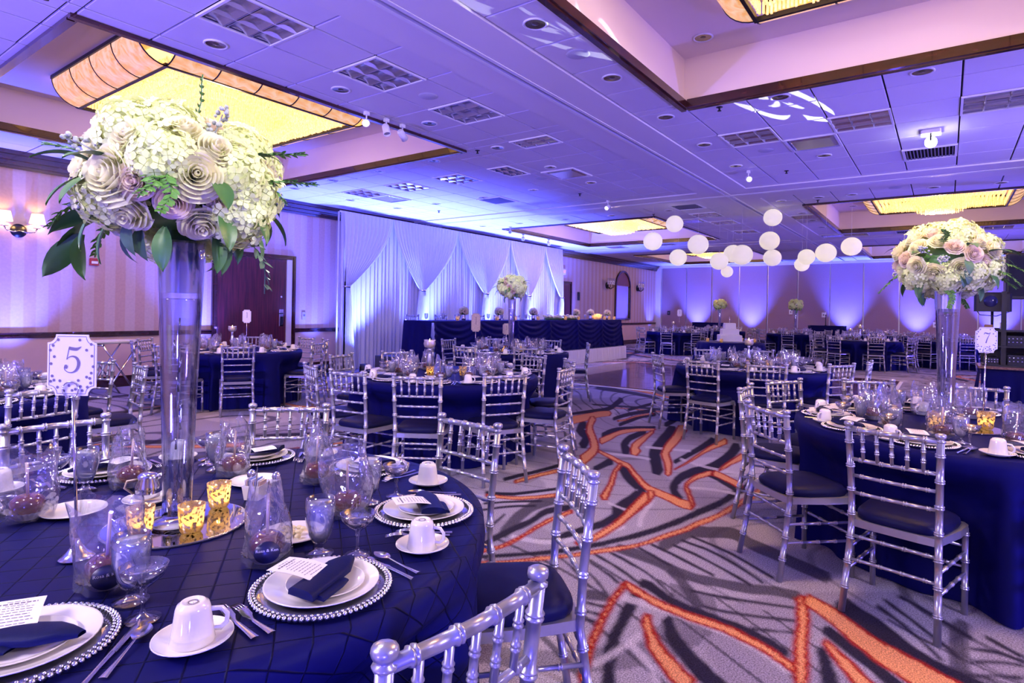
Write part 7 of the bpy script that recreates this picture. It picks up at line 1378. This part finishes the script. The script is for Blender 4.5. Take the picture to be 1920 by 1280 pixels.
def sign_outline(w_, h, c, n=5):
    pts = []
    for (cx_, cy_, a0) in ((w_/2, -h/2, pi), (w_/2, h/2, -pi/2), (-w_/2, h/2, 0), (-w_/2, -h/2, pi/2)):
        arc_ = [(cx_+c*cos(a0-k*(pi/2)/n), cy_+c*sin(a0-k*(pi/2)/n)) for k in range(n+1)]
        pts += arc_
    return pts
def table_number(base, top, ch, lab, w_=0.128, h=0.160, dots=True, ring=True, lean=0.0, m=None):
    bx_, by_ = base; f = atan2(-_F.y, -_F.x)
    t = thing('table_number_sign', lab, 'sign', (bx_, by_, TZ)); hgt = top-TZ
    b_ = MB(); b_.lathe([(0.001, 0.0), (0.042, 0.0), (0.043, 0.004), (0.025, 0.014), (0.008, 0.040), (0.005, 0.052)], 20); ob('base', b_, t, m=M_CHROME)
    b_ = MB(); b_.tube([((0, 0, 0.045), 0.0042), ((_r.x*lean, _r.y*lean, hgt-h*0.97), 0.0036)], 8); ob('pole', b_, t, m=M_CHROME)
    piv = Matrix(((_r.x, 0, -_F.x), (_r.y, 0, -_F.y), (0, 1, 0))).to_quaternion().to_euler()   # local x = right, y = up, z = to the viewer
    bd = MB(); o = sign_outline(w_, h, w_*0.17); V = [(x, y, 0.0) for x, y in o]+[(x, y, 0.003) for x, y in o]; n = len(o)
    bd._add(V, [tuple(range(n, 2*n)), tuple(range(n-1, -1, -1))]+[(i, (i+1) % n, n+(i+1) % n, n+i) for i in range(n)])
    B = ob('board', bd, t, (_r.x*lean*1.1, _r.y*lean*1.1, hgt-h/2), m=m or M_CARD); B.rotation_euler = piv
    inn = sign_outline(w_*0.93, h*0.945, w_*0.17); bl_ = MB(); V = [(x, y, 0.0034) for x, y in inn]+[(x*0.975, y*0.98, 0.0034) for x, y in inn]; bl_._add(V, [(i, (i+1) % n, n+(i+1) % n, n+i) for i in range(n)]); ob('border_line', bl_, B, m=M_GREYINK)
    nm_ = numeral(ch); nm_.xform(Matrix.Translation((-w_*0.20, -h*0.13, 0.0036)) @ Matrix.Diagonal((w_*0.47, h*0.44, 1, 1))); ob('numeral', nm_, B, m=M_GREYINK)
    if dots:
        dm = MB(); dm._add([(0.0038*cos(k*pi/6), 0.0038*sin(k*pi/6), 0.0036) for k in range(12)], [tuple(range(12))]); dm = dm.data('dot', M_GREYINK)
        D = [(-0.30, 0.43), (0.17, 0.43), (-0.41, 0.33), (0.42, 0.36), (-0.47, 0.25), (0.32, 0.26), (-0.38, 0.14), (0.44, 0.16), (-0.45, 0.02), (0.47, -0.02), (-0.42, -0.19), (0.43, -0.13), (-0.45, -0.28), (-0.38, -0.26), (0.33, -0.20), (0.40, -0.22), (-0.25, -0.27), (0.15, -0.26), (0.42, -0.30), (-0.30, -0.38), (-0.05, -0.35), (0.20, -0.36), (0.35, -0.37), (0.02, -0.43), (0.09, -0.41), (0.24, -0.43), (-0.16, -0.44)]
        for x, y in D: ob('dot', dm, B, (x*w_*0.94, y*h*0.96, 0))
    if ring:
        rg_ = MB(); rg_.tube([((0.021*cos(k*pi/8), -h/2+0.016+0.021*sin(k*pi/8), 0.006), 0.0018) for k in range(17)], 6, False); ob('wire_clip', rg_, B, m=M_CHROME)
table_number((0.595, 1.835), 1.345, '5', 'white spotted table number sign reading five on a silver pole', lean=-0.018)
table_number((4.64, -0.19), 1.375, '7', 'white spotted table number sign reading seven on a silver pole', w_=0.135, h=0.155, lean=0.01)
table_number((4.95, 8.62), 1.36, '1', 'small white number one sign before the wooden door', w_=0.13, h=0.20, dots=False, ring=False)
M_SIGNTAN = mat('tan_patterned_card', (0.55, 0.44, 0.38), 0.7, var=0.5, vscale=90)
table_number((7.62, 6.30), 1.36, '1', 'tan number sign left of the flowers before the head table', w_=0.15, h=0.30, dots=False, ring=False, m=M_SIGNTAN)
table_number((8.10, 6.02), 1.20, '1', 'short tan number sign below the flowers before the head table', w_=0.13, h=0.19, dots=False, ring=False, m=M_SIGNTAN)
table_number((19.9, 7.4), 1.55, '1', 'white number sign on the far table beside the head table', w_=0.16, h=0.24, dots=False, ring=False)
# extra things on the number five table
t = thing('cream_pitcher', 'small silver cream pitcher on a white saucer behind the vase', 'pitcher', (0.90, 2.16, TZ+0.0205))
b_ = MB(); b_.lathe([(0.001, 0.0), (0.036, 0.0), (0.040, 0.010), (0.038, 0.040), (0.030, 0.062), (0.031, 0.072), (0.020, 0.080), (0.001, 0.083)], 24); ob('body', b_, t, m=M_CHROME)
b_ = MB(); b_.tube([((-0.026, 0.014, 0.060), 0.004), ((-0.052, 0.028, 0.058), 0.004), ((-0.058, 0.031, 0.036), 0.004), ((-0.036, 0.019, 0.014), 0.004)], 8); ob('handle', b_, t, m=M_STICK)
b_ = MB(); b_.tube([((0.02, -0.014, 0.062), 0.012), ((0.040, -0.026, 0.074), 0.005)], 8); ob('spout', b_, t, m=M_CHROME)
tag(ob('saucer', SAUC, None, (0.90, 2.16, TZ)), 'white saucer under the silver cream pitcher', 'saucer')
t = thing('sugar_caddy', 'white square caddy of sugar packets right of the vase', 'sugar caddy', (1.15, 1.93, TZ), 0.5)
b_ = MB(); w_ = 0.032
b_._add([(-w_*0.8,-w_*0.8,0),(w_*0.8,-w_*0.8,0),(w_*0.8,w_*0.8,0),(-w_*0.8,w_*0.8,0),(-w_,-w_,0.05),(w_,-w_,0.05),(w_,w_,0.05),(-w_,w_,0.05),(-w_*.9,-w_*.9,0.05),(w_*.9,-w_*.9,0.05),(w_*.9,w_*.9,0.05),(-w_*.9,w_*.9,0.05),(-w_*.75,-w_*.75,0.005),(w_*.75,-w_*.75,0.005),(w_*.75,w_*.75,0.005),(-w_*.75,w_*.75,0.005)],
        [(3,2,1,0),(0,1,5,4),(1,2,6,5),(2,3,7,6),(3,0,4,7),(4,5,9,8),(5,6,10,9),(6,7,11,10),(7,4,8,11),(8,9,13,12),(9,10,14,13),(10,11,15,14),(11,8,12,15),(12,13,14,15)]); ob('box', b_, t, m=M_CHINA)
pk = [mat('packet_white', (0.8, 0.8, 0.84), 0.7, var=0.05), mat('packet_tan', (0.62, 0.42, 0.25), 0.7, var=0.1), mat('packet_blue', (0.20, 0.28, 0.62), 0.7, var=0.1)]
for k in range(8):
    b_ = MB(); b_.box(-0.022, 0.022, -0.0014, 0.0014, 0.008, 0.064+0.004*(k % 3)); ob('sugar_packet', b_, t, (0, -0.021+0.006*k, 0), m=pk[(k*2+1) % 3], rot=(0.12-0.03*k, 0, 0.05*(k % 2)))
for (x, y, lab, mm) in ((1.20, 2.04, 'glass salt shaker with chrome cap on the number five table', (0.85, 0.85, 0.88)), (1.24, 1.945, 'glass pepper shaker with chrome cap beside the sugar caddy', (0.10, 0.08, 0.07))):
    t = thing('shaker', lab, 'shaker', (x, y, TZ)); b_ = MB(); b_.lathe([(0.001, 0.0), (0.017, 0.0), (0.018, 0.006), (0.014, 0.045), (0.013, 0.048)], 10); ob('glass', b_, t, m=M_GLASS)
    b_ = MB(); b_.lathe([(0.001, 0.002), (0.015, 0.002), (0.0135, 0.032), (0.001, 0.032)], 10); ob('contents', b_, t, m=mat('shaker_fill_%d' % int(mm[0]*100), mm, 0.8, var=0.15, vscale=200))
    b_ = MB(); b_.lathe([(0.0145, 0.046), (0.015, 0.056), (0.011, 0.066), (0.004, 0.071), (0.001, 0.072)], 12); ob('cap', b_, t, m=M_CHROME)
BREAD = SALAD
for (x, y, lab, bt) in ((0.715, 2.235, 'off white bread plate behind the number five sign', False), (1.03, 1.53, 'white plate of butter pats in front of the mirror tray', True), (1.25, 2.10, 'white oval dish behind the salt shaker', False)):
    t = thing('bread_plate', lab, 'plate', (x, y, TZ)); o_ = ob('dish', SALAD, t); 
    if bt:
        bm_ = MB(); r_ = random.Random(3)
        for k in range(16):
            a = r_.uniform(0, 6.28); q = r_.uniform(0, 0.045); bm_.ball((q*cos(a), q*sin(a), 0.010+r_.uniform(0, 0.006)), 0.0095, 7, 5, 0.6)
        b2 = ob('butter_pats', bm_, t, m=M_BUTTER); b2['kind'] = 'stuff'
# printed round labels on the nearest two apple bags
for o in [o for o in bpy.data.objects if o.name.startswith('candy_apple')]:
    for (cx_, cy_) in ((0.92+0.48*cos(rad(-93)), 1.92+0.48*sin(rad(-93))), (0.92+0.48*cos(rad(-138)), 1.92+0.48*sin(rad(-138)))):
        if hypot(o.location.x-cx_, o.location.y-cy_) < 0.07:
            rz = -o.rotation_euler.z
            tow = Vector((-o.location.x, -o.location.y, 0)).normalized(); tow.rotate(Matrix.Rotation(rz, 3, 'Z'))
            L_ = ob('round_label', LABEL, o, tuple(tow*0.056+Vector((0, 0, 0.044)))); L_.rotation_euler = (tow+Vector((0, 0, 0.15))).to_track_quat('Z', 'Y').to_euler()
            text('Rosa & Ken', 0.0085, L_, (0, 0.004, 0.0012), (0, 0, 0), M_CARD, ext=0.0001)
# number seven table
mirror(C7, 'round mirror tray under the tall vase on the number seven table')
tall_vase((4.44, -0.005), 'tall clear trumpet vase with silver collar on the number seven table', TZ+0.006)
vz = [o for o in bpy.data.objects if o.name.startswith('trumpet_vase')][-1]; cb = MB(); cb.lathe([(0.040+0.027*((z-0.03)/0.82)**1.35+0.0012, z) for z in (0.715, 0.76, 0.81, 0.85)], 36); ob('silver_collar', cb, vz, m=M_VASELINER)
bouquet((4.43, 0.01, 1.765), 'cream hydrangea and rose ball atop the number seven vase', 8, 1.0, True)
for x, y, lab in ((4.36, 0.04, 'lit votive in the left front of the number seven vase'), (4.56, -0.20, 'lit amber votive right of the number seven vase')): votive(x, y, lab, TZ+0.006, 1.3, 1.6)
t = thing('cream_pitcher', 'white covered creamer behind the number seven votives', 'pitcher', (4.98, 0.12, TZ)); b_ = MB(); b_.lathe([(0.001, 0), (0.04, 0.0), (0.046, 0.03), (0.04, 0.07), (0.03, 0.085), (0.001, 0.09)], 20); ob('body', b_, t, m=M_CHINA); b_ = MB(); b_.tube([((-0.03, 0.02, 0.065), 0.005), ((-0.06, 0.04, 0.055), 0.005), ((-0.06, 0.04, 0.03), 0.005), ((-0.035, 0.024, 0.015), 0.005)], 8); ob('handle', b_, t, m=M_CHINA)
# pedestal candle holders on the middle tables
def pedestal(c, lab, s=1.0, z=TZ):
    t = thing('pedestal_candle', lab, 'candle holder', (*c, z)); t.scale = (s, s, s)
    b_ = MB(); b_.lathe([(0.001, 0.0), (0.055, 0.0), (0.05, 0.012), (0.02, 0.03), (0.012, 0.045), (0.024, 0.075), (0.030, 0.12), (0.018, 0.20), (0.012, 0.235), (0.020, 0.25), (0.012, 0.262)], 10); ob('stem', b_, t, m=M_VASELINER)
    b_ = MB(); b_.lathe([(0.012, 0.262), (0.05, 0.275), (0.062, 0.31), (0.055, 0.335), (0.060, 0.35), (0.056, 0.35), (0.05, 0.33), (0.055, 0.31), (0.045, 0.282), (0.001, 0.27)], 8); ob('bowl', b_, t, m=glassy('faceted_bowl', (0.9, 0.85, 0.85), 0.4, 0.05, 0.3, (0.85, 0.75, 0.7)))
    b_ = MB(); b_.lathe([(0.001, 0.28), (0.034, 0.285), (0.036, 0.325), (0.001, 0.327)], 12); ob('candle', b_, t, m=M_WAX)
    b_ = MB(); b_.lathe([(0.0005, 0.327), (0.006, 0.334), (0.005, 0.345), (0.0004, 0.362)], 8); ob('flame', b_, t, m=M_FLAME)
pedestal((4.42, 4.26), 'silver pedestal candle holder on the table left of the aisle'); pedestal((4.78, 8.72), 'silver pedestal candle holder on the table by the wooden door'); pedestal((8.0, 2.05), 'silver pedestal candle holder on the table before the cake')
pedestal((20.0, 7.65), 'small pedestal candle on the far table beside the head table'); pedestal((18.8, 1.9), 'taller pedestal candle on the far table across the dance floor', 1.2); pedestal((18.95, 2.15), 'shorter pedestal candle on the far table across the dance floor', 0.9)
for i, (c, nm) in enumerate(((CM, NM), (CD, ND), (CR, NR), (CB, NB))):
    votive(c[0]-0.22, c[1]+0.02, 'lit votive at the left middle of the '+nm, TZ, 1.2, 0.5); votive(c[0]+0.02, c[1]-0.20, 'lit votive at the right middle of the '+nm, TZ, 1.2, 0.5)
tall_vase((7.80, 5.70), 'tall clear vase on the table before the head table'); bouquet((7.80, 5.70, 1.80), 'cream flower ball on the vase before the head table', 15, 0.95)
for (c, lab) in (((23.4, 7.1), 'behind the cake'), ((22.9, 4.3), 'at far centre'), ((21.15, 0.0), 'behind the number seven vase')):
    tall_vase(c, 'tall clear vase on the far table '+lab); bouquet((*c, 1.78), 'small cream flower ball on the far vase '+lab, int(c[0]*3), 0.95)
# ------------------------------------------------------------------ head table: chairs, posies, candles, glasses
for i, x in enumerate((9.35, 10.27, 10.95, 11.70, 12.50, 13.25, 14.1, 14.9)):
    t = thing('chiavari_chair', 'silver chiavari chair behind the head table, %s from the left' % ORD[i], 'chair', (x, 9.32, 0.376), pi, 'silver chiavari chairs'); stamp(CHAIR, t)
HZ = 0.376+0.804
def posy(x, y, z, lab, seed, m=0):
    r = random.Random(seed); t = thing('posy', lab, 'flowers', (x, y, z)); b_ = MB(); b_.lathe([(0.001, 0.0), (0.045, 0.0), (0.05, 0.05), (0.035, 0.12), (0.04, 0.14)], 14); ob('vase', b_, t, m=M_VASELINER)
    core = MB(); core.ball((0, 0, 0.20), 0.085, 12, 8); ob('foliage_core', core, t, m=M_LEAF)
    for k in range(12):
        zz = 1-1.5*(k+0.5)/12; ph = k*2.4; q = math.sqrt(max(0, 1-zz*zz)); d = Vector((q*cos(ph), q*sin(ph), zz)); me_ = FL['rose_b' if (k+m) % 2 else 'rose_i'][k % 2]
        o = ob('rose', me_, t, tuple(d*0.088+Vector((0, 0, 0.20)))); o.rotation_euler = orient(d, r.uniform(0, 6)); o.scale = (1.15,)*3
for i, x in enumerate((10.0, 11.29, 12.75, 14.95, 15.8, 16.9)): posy(x, 8.62, HZ, 'round rose posy on the head table, %s from the left' % ORD[i], i, i)
for i, x in enumerate((9.55, 10.15, 10.93, 11.65, 12.64, 14.0, 14.71, 16.3, 16.6, 16.95)): votive(x, 8.40, 'small votive on the head table edge, %s from the left' % ORD[i], HZ, 1.3, 0.4, i % 3 == 0)
for i in range(16):
    x = 8.95+0.52*i; t = thing('water_goblet', 'glass of water on the head table, %s from the left' % ORD[i], 'glass', (x, 8.74, HZ), 0, 'head table glasses'); stamp([{'n': 'glass', 'm': GOB}, {'n': 'water', 'm': WAT}], t)
gar = thing('flower_garland', 'low white flower garland along the right middle of the head table', 'flowers', (13.9, 8.48, HZ)); r = random.Random(6); core = MB(); core.tube([((-0.8, 0, 0.03), 0.03), ((0.8, 0, 0.03), 0.03)], 8); ob('foliage_core', core, gar, m=M_LEAF)
for k in range(26):
    o = ob('rose', FL['rose_i'][k % 2], gar, (-0.8+1.6*k/25, r.uniform(-0.05, 0.05), 0.07+r.uniform(0, 0.04))); o.rotation_euler = orient((r.uniform(-0.5, 0.5), r.uniform(-0.9, 0.1), 1), r.uniform(0, 6))
t = thing('glowing_bowl', 'glowing candle bowl at the right of the head table', 'candle holder', (16.2, 8.62, HZ)); b_ = MB(); b_.lathe([(0.001, 0.0), (0.08, 0.0), (0.15, 0.06), (0.16, 0.13), (0.13, 0.18), (0.125, 0.18), (0.15, 0.13), (0.14, 0.06), (0.001, 0.008)], 20); ob('bowl', b_, t, m=M_MERC); b_ = MB(); b_.lathe([(0.001, 0.01), (0.06, 0.01), (0.06, 0.10), (0.001, 0.10)], 14); ob('candle', b_, t, m=M_WAX); b_ = MB(); b_.lathe([(0.0005, 0.10), (0.012, 0.12), (0.0005, 0.15)], 8); ob('flame', b_, t, m=M_FLAME); light('candle_light', 'POINT', (16.2, 8.62, HZ+0.16), (1.0, 0.6, 0.22), 8, size=0.02)
# ------------------------------------------------------------------ cake table
round_table((14.52, 4.15), 'cake', [], M_NAVY, seed=77, R=0.75)
t = thing('wedding_cake', 'three tier square white wedding cake on the round navy table', 'cake', (14.45, 4.15, TZ), rad(25))
for (w_, z0, z1) in ((0.25, 0.02, 0.17), (0.19, 0.17, 0.31), (0.125, 0.31, 0.45)):
    b_ = MB(); b_.bbox(-w_, w_, -w_, w_, z0, z1, 0.012); tr_ = ob('tier', b_, t, m=mat('white_icing', (0.80, 0.74, 0.70), 0.5, var=0.04, bump=0.2, bscale=50))
    bd_ = MB()
    for k in range(int(w_*2/0.03)):
        x = -w_+0.015+0.03*k
        for s in (-1, 1): bd_.ball((x, s*w_, z0+0.01), 0.012, 6, 4); bd_.ball((s*w_, x, z0+0.01), 0.012, 6, 4)
    b2 = ob('icing_beads', bd_, tr_, m=M_CHINA); b2['kind'] = 'stuff'
b_ = MB(); b_.bbox(-0.29, 0.29, -0.29, 0.29, 0.0, 0.02, 0.006); ob('cake_board', b_, t, m=M_CHROME)
b_ = MB(); b_.tube([((0, 0, 0.45), 0.006), ((0, 0, 0.55), 0.006)], 6); b_.tube([((0, 0, 0.50), 0.004), ((0.03, 0, 0.54), 0.004), ((0, 0, 0.60), 0.003)], 6); ob('topper', b_, t, m=M_CHROME)
for i, (x, y) in enumerate(((14.1, 4.55), (14.0, 4.2), (14.75, 3.65), (14.95, 4.0))): votive(x, y, 'small votive on the cake table, %s from the left' % ORD[i], TZ, 1.1, 0.4, False)
# draped high tables at the far wall
for i, (x, y, lab) in enumerate(((26.0, 8.35, 'left of the cake'), (26.0, 3.75, 'right of the second tall flowers'))):
    t = thing('draped_side_table', 'small black draped side table against the panel wall '+lab, 'table', (x, y, 0)); tp = MB(); tp.bbox(-0.35, 0.35, -0.62, 0.62, 0.99, 1.02, 0.006); ob('tabletop', tp, t, m=M_BLACK)
    cl = MB()
    def f(u, v):
        a = 2*pi*u; ca, sa = cos(a), sin(a); k = 1/max(abs(ca), abs(sa)); k = min(k, 1.28); return ((0.36+0.05*v+0.02*v*sin(a*14))*ca*k, (0.63+0.05*v+0.02*v*sin(a*14))*sa*k, 1.023*(1-v)+0.01)
    cl.grid(f, 96, 8, closeu=True); ob('cloth', cl, t, m=M_NAVY); cl = MB(); cl.box(-0.37, 0.37, -0.64, 0.64, 1.022, 1.028); ob('cloth_top', cl, t, m=M_NAVY)
t = thing('floor_candelabrum', 'slim candlestick on the right black side table', 'candlestick', (26.0, 3.8, 1.029)); b_ = MB(); b_.lathe([(0.001, 0), (0.07, 0.0), (0.02, 0.03), (0.012, 0.4), (0.05, 0.42), (0.001, 0.43)], 10); ob('stem', b_, t, m=M_BLACKMETAL); b_ = MB(); b_.lathe([(0.012, 0.43), (0.012, 0.55), (0.001, 0.55)], 8); ob('candle', b_, t, m=M_CARD)
# ------------------------------------------------------------------ paper lanterns over the dance floor
LN = [(11.99,4.60,3.28,0.178), (11.73,4.96,2.91,0.194), (12.29,4.20,2.86,0.211), (12.76,4.80,2.65,0.189), (12.55,3.84,2.52,0.183), (12.83,3.46,2.66,0.217), (13.60,3.86,2.77,0.20), (16.32,4.78,2.56,0.158), (13.20,2.95,3.45,0.183), (13.83,3.15,3.04,0.210), (14.52,3.24,2.73,0.196), (13.62,2.37,2.64,0.167), (14.15,2.55,2.53,0.155), (13.82,2.04,2.73,0.200), (14.02,1.60,2.86,0.194)]
order = sorted(range(len(LN)), key=lambda i: Vector((LN[i][0], LN[i][1], 0)).dot(_r)/Vector((LN[i][0], LN[i][1], 0)).dot(_F))
def lantern_mesh():
    m_ = MB(); N = 32; prof = []
    for k in range(1, N):
        a = pi*k/N; r_ = sin(a)*(1.0+(0.012 if k % 2 else -0.006)); prof.append((r_, -cos(a)*0.97))
    m_.lathe(prof, 32); return m_.data('paper_globe', M_LANTERN)
LM = lantern_mesh(); rgm = MB(); rgm.lathe([(0.10, 0.965), (0.11, 0.975), (0.10, 0.985)], 14); RGM = rgm.data('wire_ring', M_BLACKMETAL)
for rank, i in enumerate(order):
    x, y, z, r_ = LN[i]; t = thing('paper_lantern', 'glowing white paper globe lantern, %s from the left' % ORD[rank], 'lantern', (x, y, z), 0, 'white paper lanterns')
    g = ob('paper_globe', LM, t); g.scale = (r_,)*3; g = ob('wire_ring', RGM, t); g.scale = (r_,)*3
    bl_ = MB(); bl_.tube([((0, 0, -r_*0.35), 0.012), ((0, 0, r_*0.45), 0.012)], 8); ob('bulb', bl_, t, m=M_BULB); light('lantern_lamp', 'POINT', (x, y, z), (1.0, 0.90, 0.70), 1.2*(r_/0.19)**2, size=0.05)
    s_ = MB(); zt = (ZC-0.02 if any(a < x < b for a, b in BX) or BY[0] < y < BY[1] else (ZT if any(a < x < b and c < y < d for a, b, c, d in TRAYS) else ZC))-z
    s_.tube([((0, 0, r_*0.9), 0.0015), ((0, 0, zt), 0.0015)], 4); ob('string', s_, t, m=M_CARD)
# ------------------------------------------------------------------ DJ booth at the right edge
t = thing('dj_table', 'dark draped DJ table at the right edge behind the number seven table', 'table', (13.2, -2.6, 0))
b_ = MB(); b_.grid(lambda u, v: (-0.02*sin(u*70)*v-0.04*v, 2.1*u, 0.56*(1-v)+0.01), 120, 4); b_.grid(lambda u, v: (0.9*u, 2.1+0.02*sin(u*40)*v+0.06*v, 0.56*(1-v)+0.01), 60, 4); ob('skirt', b_, t, m=M_NAVY)
b_ = MB(); b_.bbox(-0.05, 0.9, 0.0, 2.14, 0.56, 0.60, 0.008); ob('tabletop', b_, t, m=wood('shelf_wood', (0.16, 0.07, 0.04), (0.30, 0.15, 0.09), 0.4))
for x, y in ((0.1, 0.1), (0.8, 0.1), (0.1, 2.0), (0.8, 2.0)):
    b_ = MB(); b_.tube([((x, y, 0.0), 0.02), ((x, y, 0.56), 0.02)], 6); ob('leg', b_, t, m=M_BLACKMETAL)
t = thing('dj_rack', 'black DJ equipment rack with mixers on the right edge table', 'audio rack', (13.35, -2.5, 0.601))
for y in (0.0, 1.66):
    b_ = MB(); b_.box(-0.04, 0.03, y, y+0.07, 0, 1.30); ob('post', b_, t, m=M_BLACK)
    b_ = MB(); b_.box(0.5, 0.56, y, y+0.06, 0, 0.60); ob('post', b_, t, m=M_BLACK)
for z, h in ((0.0, 0.03), (0.33, 0.03), (0.60, 0.03)):
    b_ = MB(); b_.bbox(-0.05, 0.58, 0.0, 1.98, z, z+h, 0.004); ob('shelf', b_, t, m=M_BLACK)
b_ = MB(); b_.box(0.56, 0.58, 0.0, 1.98, 0.0, 0.63); ob('back_panel', b_, t, m=M_BLACK)
M_MIX = mat('mixer_black', (0.03, 0.03, 0.04), 0.35, 0.3, var=0.1)
for y, z, w_, h in ((0.15, 0.03, 0.55, 0.16), (0.80, 0.03, 0.50, 0.22), (1.36, 0.03, 0.28, 0.18), (1.75, 0.03, 0.20, 0.12), (0.85, 0.36, 0.45, 0.14), (1.38, 0.36, 0.27, 0.18)):
    b_ = MB(); b_.bbox(-0.02, 0.42, y, y+w_, z, z+h, 0.008); mx_ = ob('mixer', b_, t, m=M_MIX)
    for q in range(5):
        for zz in (0.35, 0.7):
            k_ = MB(); k_.lathe([(0.001, 0.02), (0.012, 0.018), (0.014, 0.0)], 8, (0, 0, 0)); ob('knob', k_, mx_, (-0.021, y+w_*(q+0.5)/5, z+h*zz), m=M_CHROME, rot=(0, -pi/2, 0))
t = thing('loudspeaker', 'large black loudspeaker high at the right edge', 'loudspeaker', (14.6, -1.66, 1.80)); b_ = MB(); b_.bbox(-0.32, 0.28, 0.0, 0.78, 0.0, 0.84, 0.02); ob('cabinet', b_, t, m=M_BLACK); b_ = MB(); b_.box(-0.335, -0.32, 0.05, 0.73, 0.05, 0.79); ob('grille', b_, t, m=mat('speaker_mesh', (0.02, 0.02, 0.025), 0.8, 0.2, var=0.4, vscale=150))
b_ = MB(); b_.tube([((0, 0.39, -1.80), 0.02), ((0, 0.39, 0.0), 0.02)], 8); ob('stand_pole', b_, t, m=M_BLACK)
for k in range(3):
    a = 2*pi*k/3; b_ = MB(); b_.tube([((0, 0.39, -1.2), 0.014), ((0.35*cos(a), 0.39+0.35*sin(a), -1.785), 0.014)], 6); ob('stand_leg', b_, t, m=M_BLACK)
t = thing('stage_light', 'black stage light standing on the DJ rack below the flowers', 'stage light', (13.6, -0.66, 1.232))
b_ = MB(); b_.bbox(-0.12, 0.12, -0.12, 0.12, 0.0, 0.03, 0.006); ob('base', b_, t, m=M_BLACK); b_ = MB(); b_.tube([((0, 0, 0.03), 0.02), ((0, 0, 0.32), 0.02)], 8); ob('pole', b_, t, m=M_BLACK)
b_ = MB(); b_.bbox(-0.14, 0.14, -0.26, 0.26, 0.32, 0.66, 0.03); ob('lamp_body', b_, t, m=M_BLACK); b_ = MB(); b_.lathe([(0.001, 0.03), (0.09, 0.02), (0.10, 0.0)], 16); ob('lens', b_, t, (-0.14, 0.03, 0.50), m=mat('dark_lens', (0.03, 0.03, 0.12), 0.08, var=0.1), rot=(0, -pi/2, 0))
b_ = MB(); b_.tube([((-0.12, 0.22, 0.33), 0.008), ((-0.12, 0.18, 0.26), 0.008), ((-0.12, -0.05, 0.24), 0.008), ((-0.12, -0.25, 0.33), 0.008)], 6); ob('cable', b_, t, m=M_BLACK)
t = thing('tan_box', 'small tan wooden box on the DJ rack edge', 'box', (13.34, -0.60, 1.232)); b_ = MB(); b_.bbox(-0.03, 0.03, -0.06, 0.06, 0.0, 0.09, 0.006); ob('case', b_, t, m=mat('tan_box', (0.42, 0.20, 0.05), 0.5, var=0.2)); b_ = MB(); b_.box(-0.031, 0.031, -0.061, 0.061, 0.06, 0.064); ob('lid_seam', b_, t, m=M_BLACK)
t = thing('request_card', 'small white upright card on the DJ rack', 'card', (13.36, -0.80, 1.232)); b_ = MB(); b_.box(-0.004, 0.004, -0.045, 0.045, 0.012, 0.13); ob('card', b_, t, m=M_CARD); b_ = MB(); b_.box(-0.02, 0.02, -0.03, 0.03, 0.0, 0.014); ob('holder', b_, t, m=M_BLACK)
bpy.context.view_layer.update()
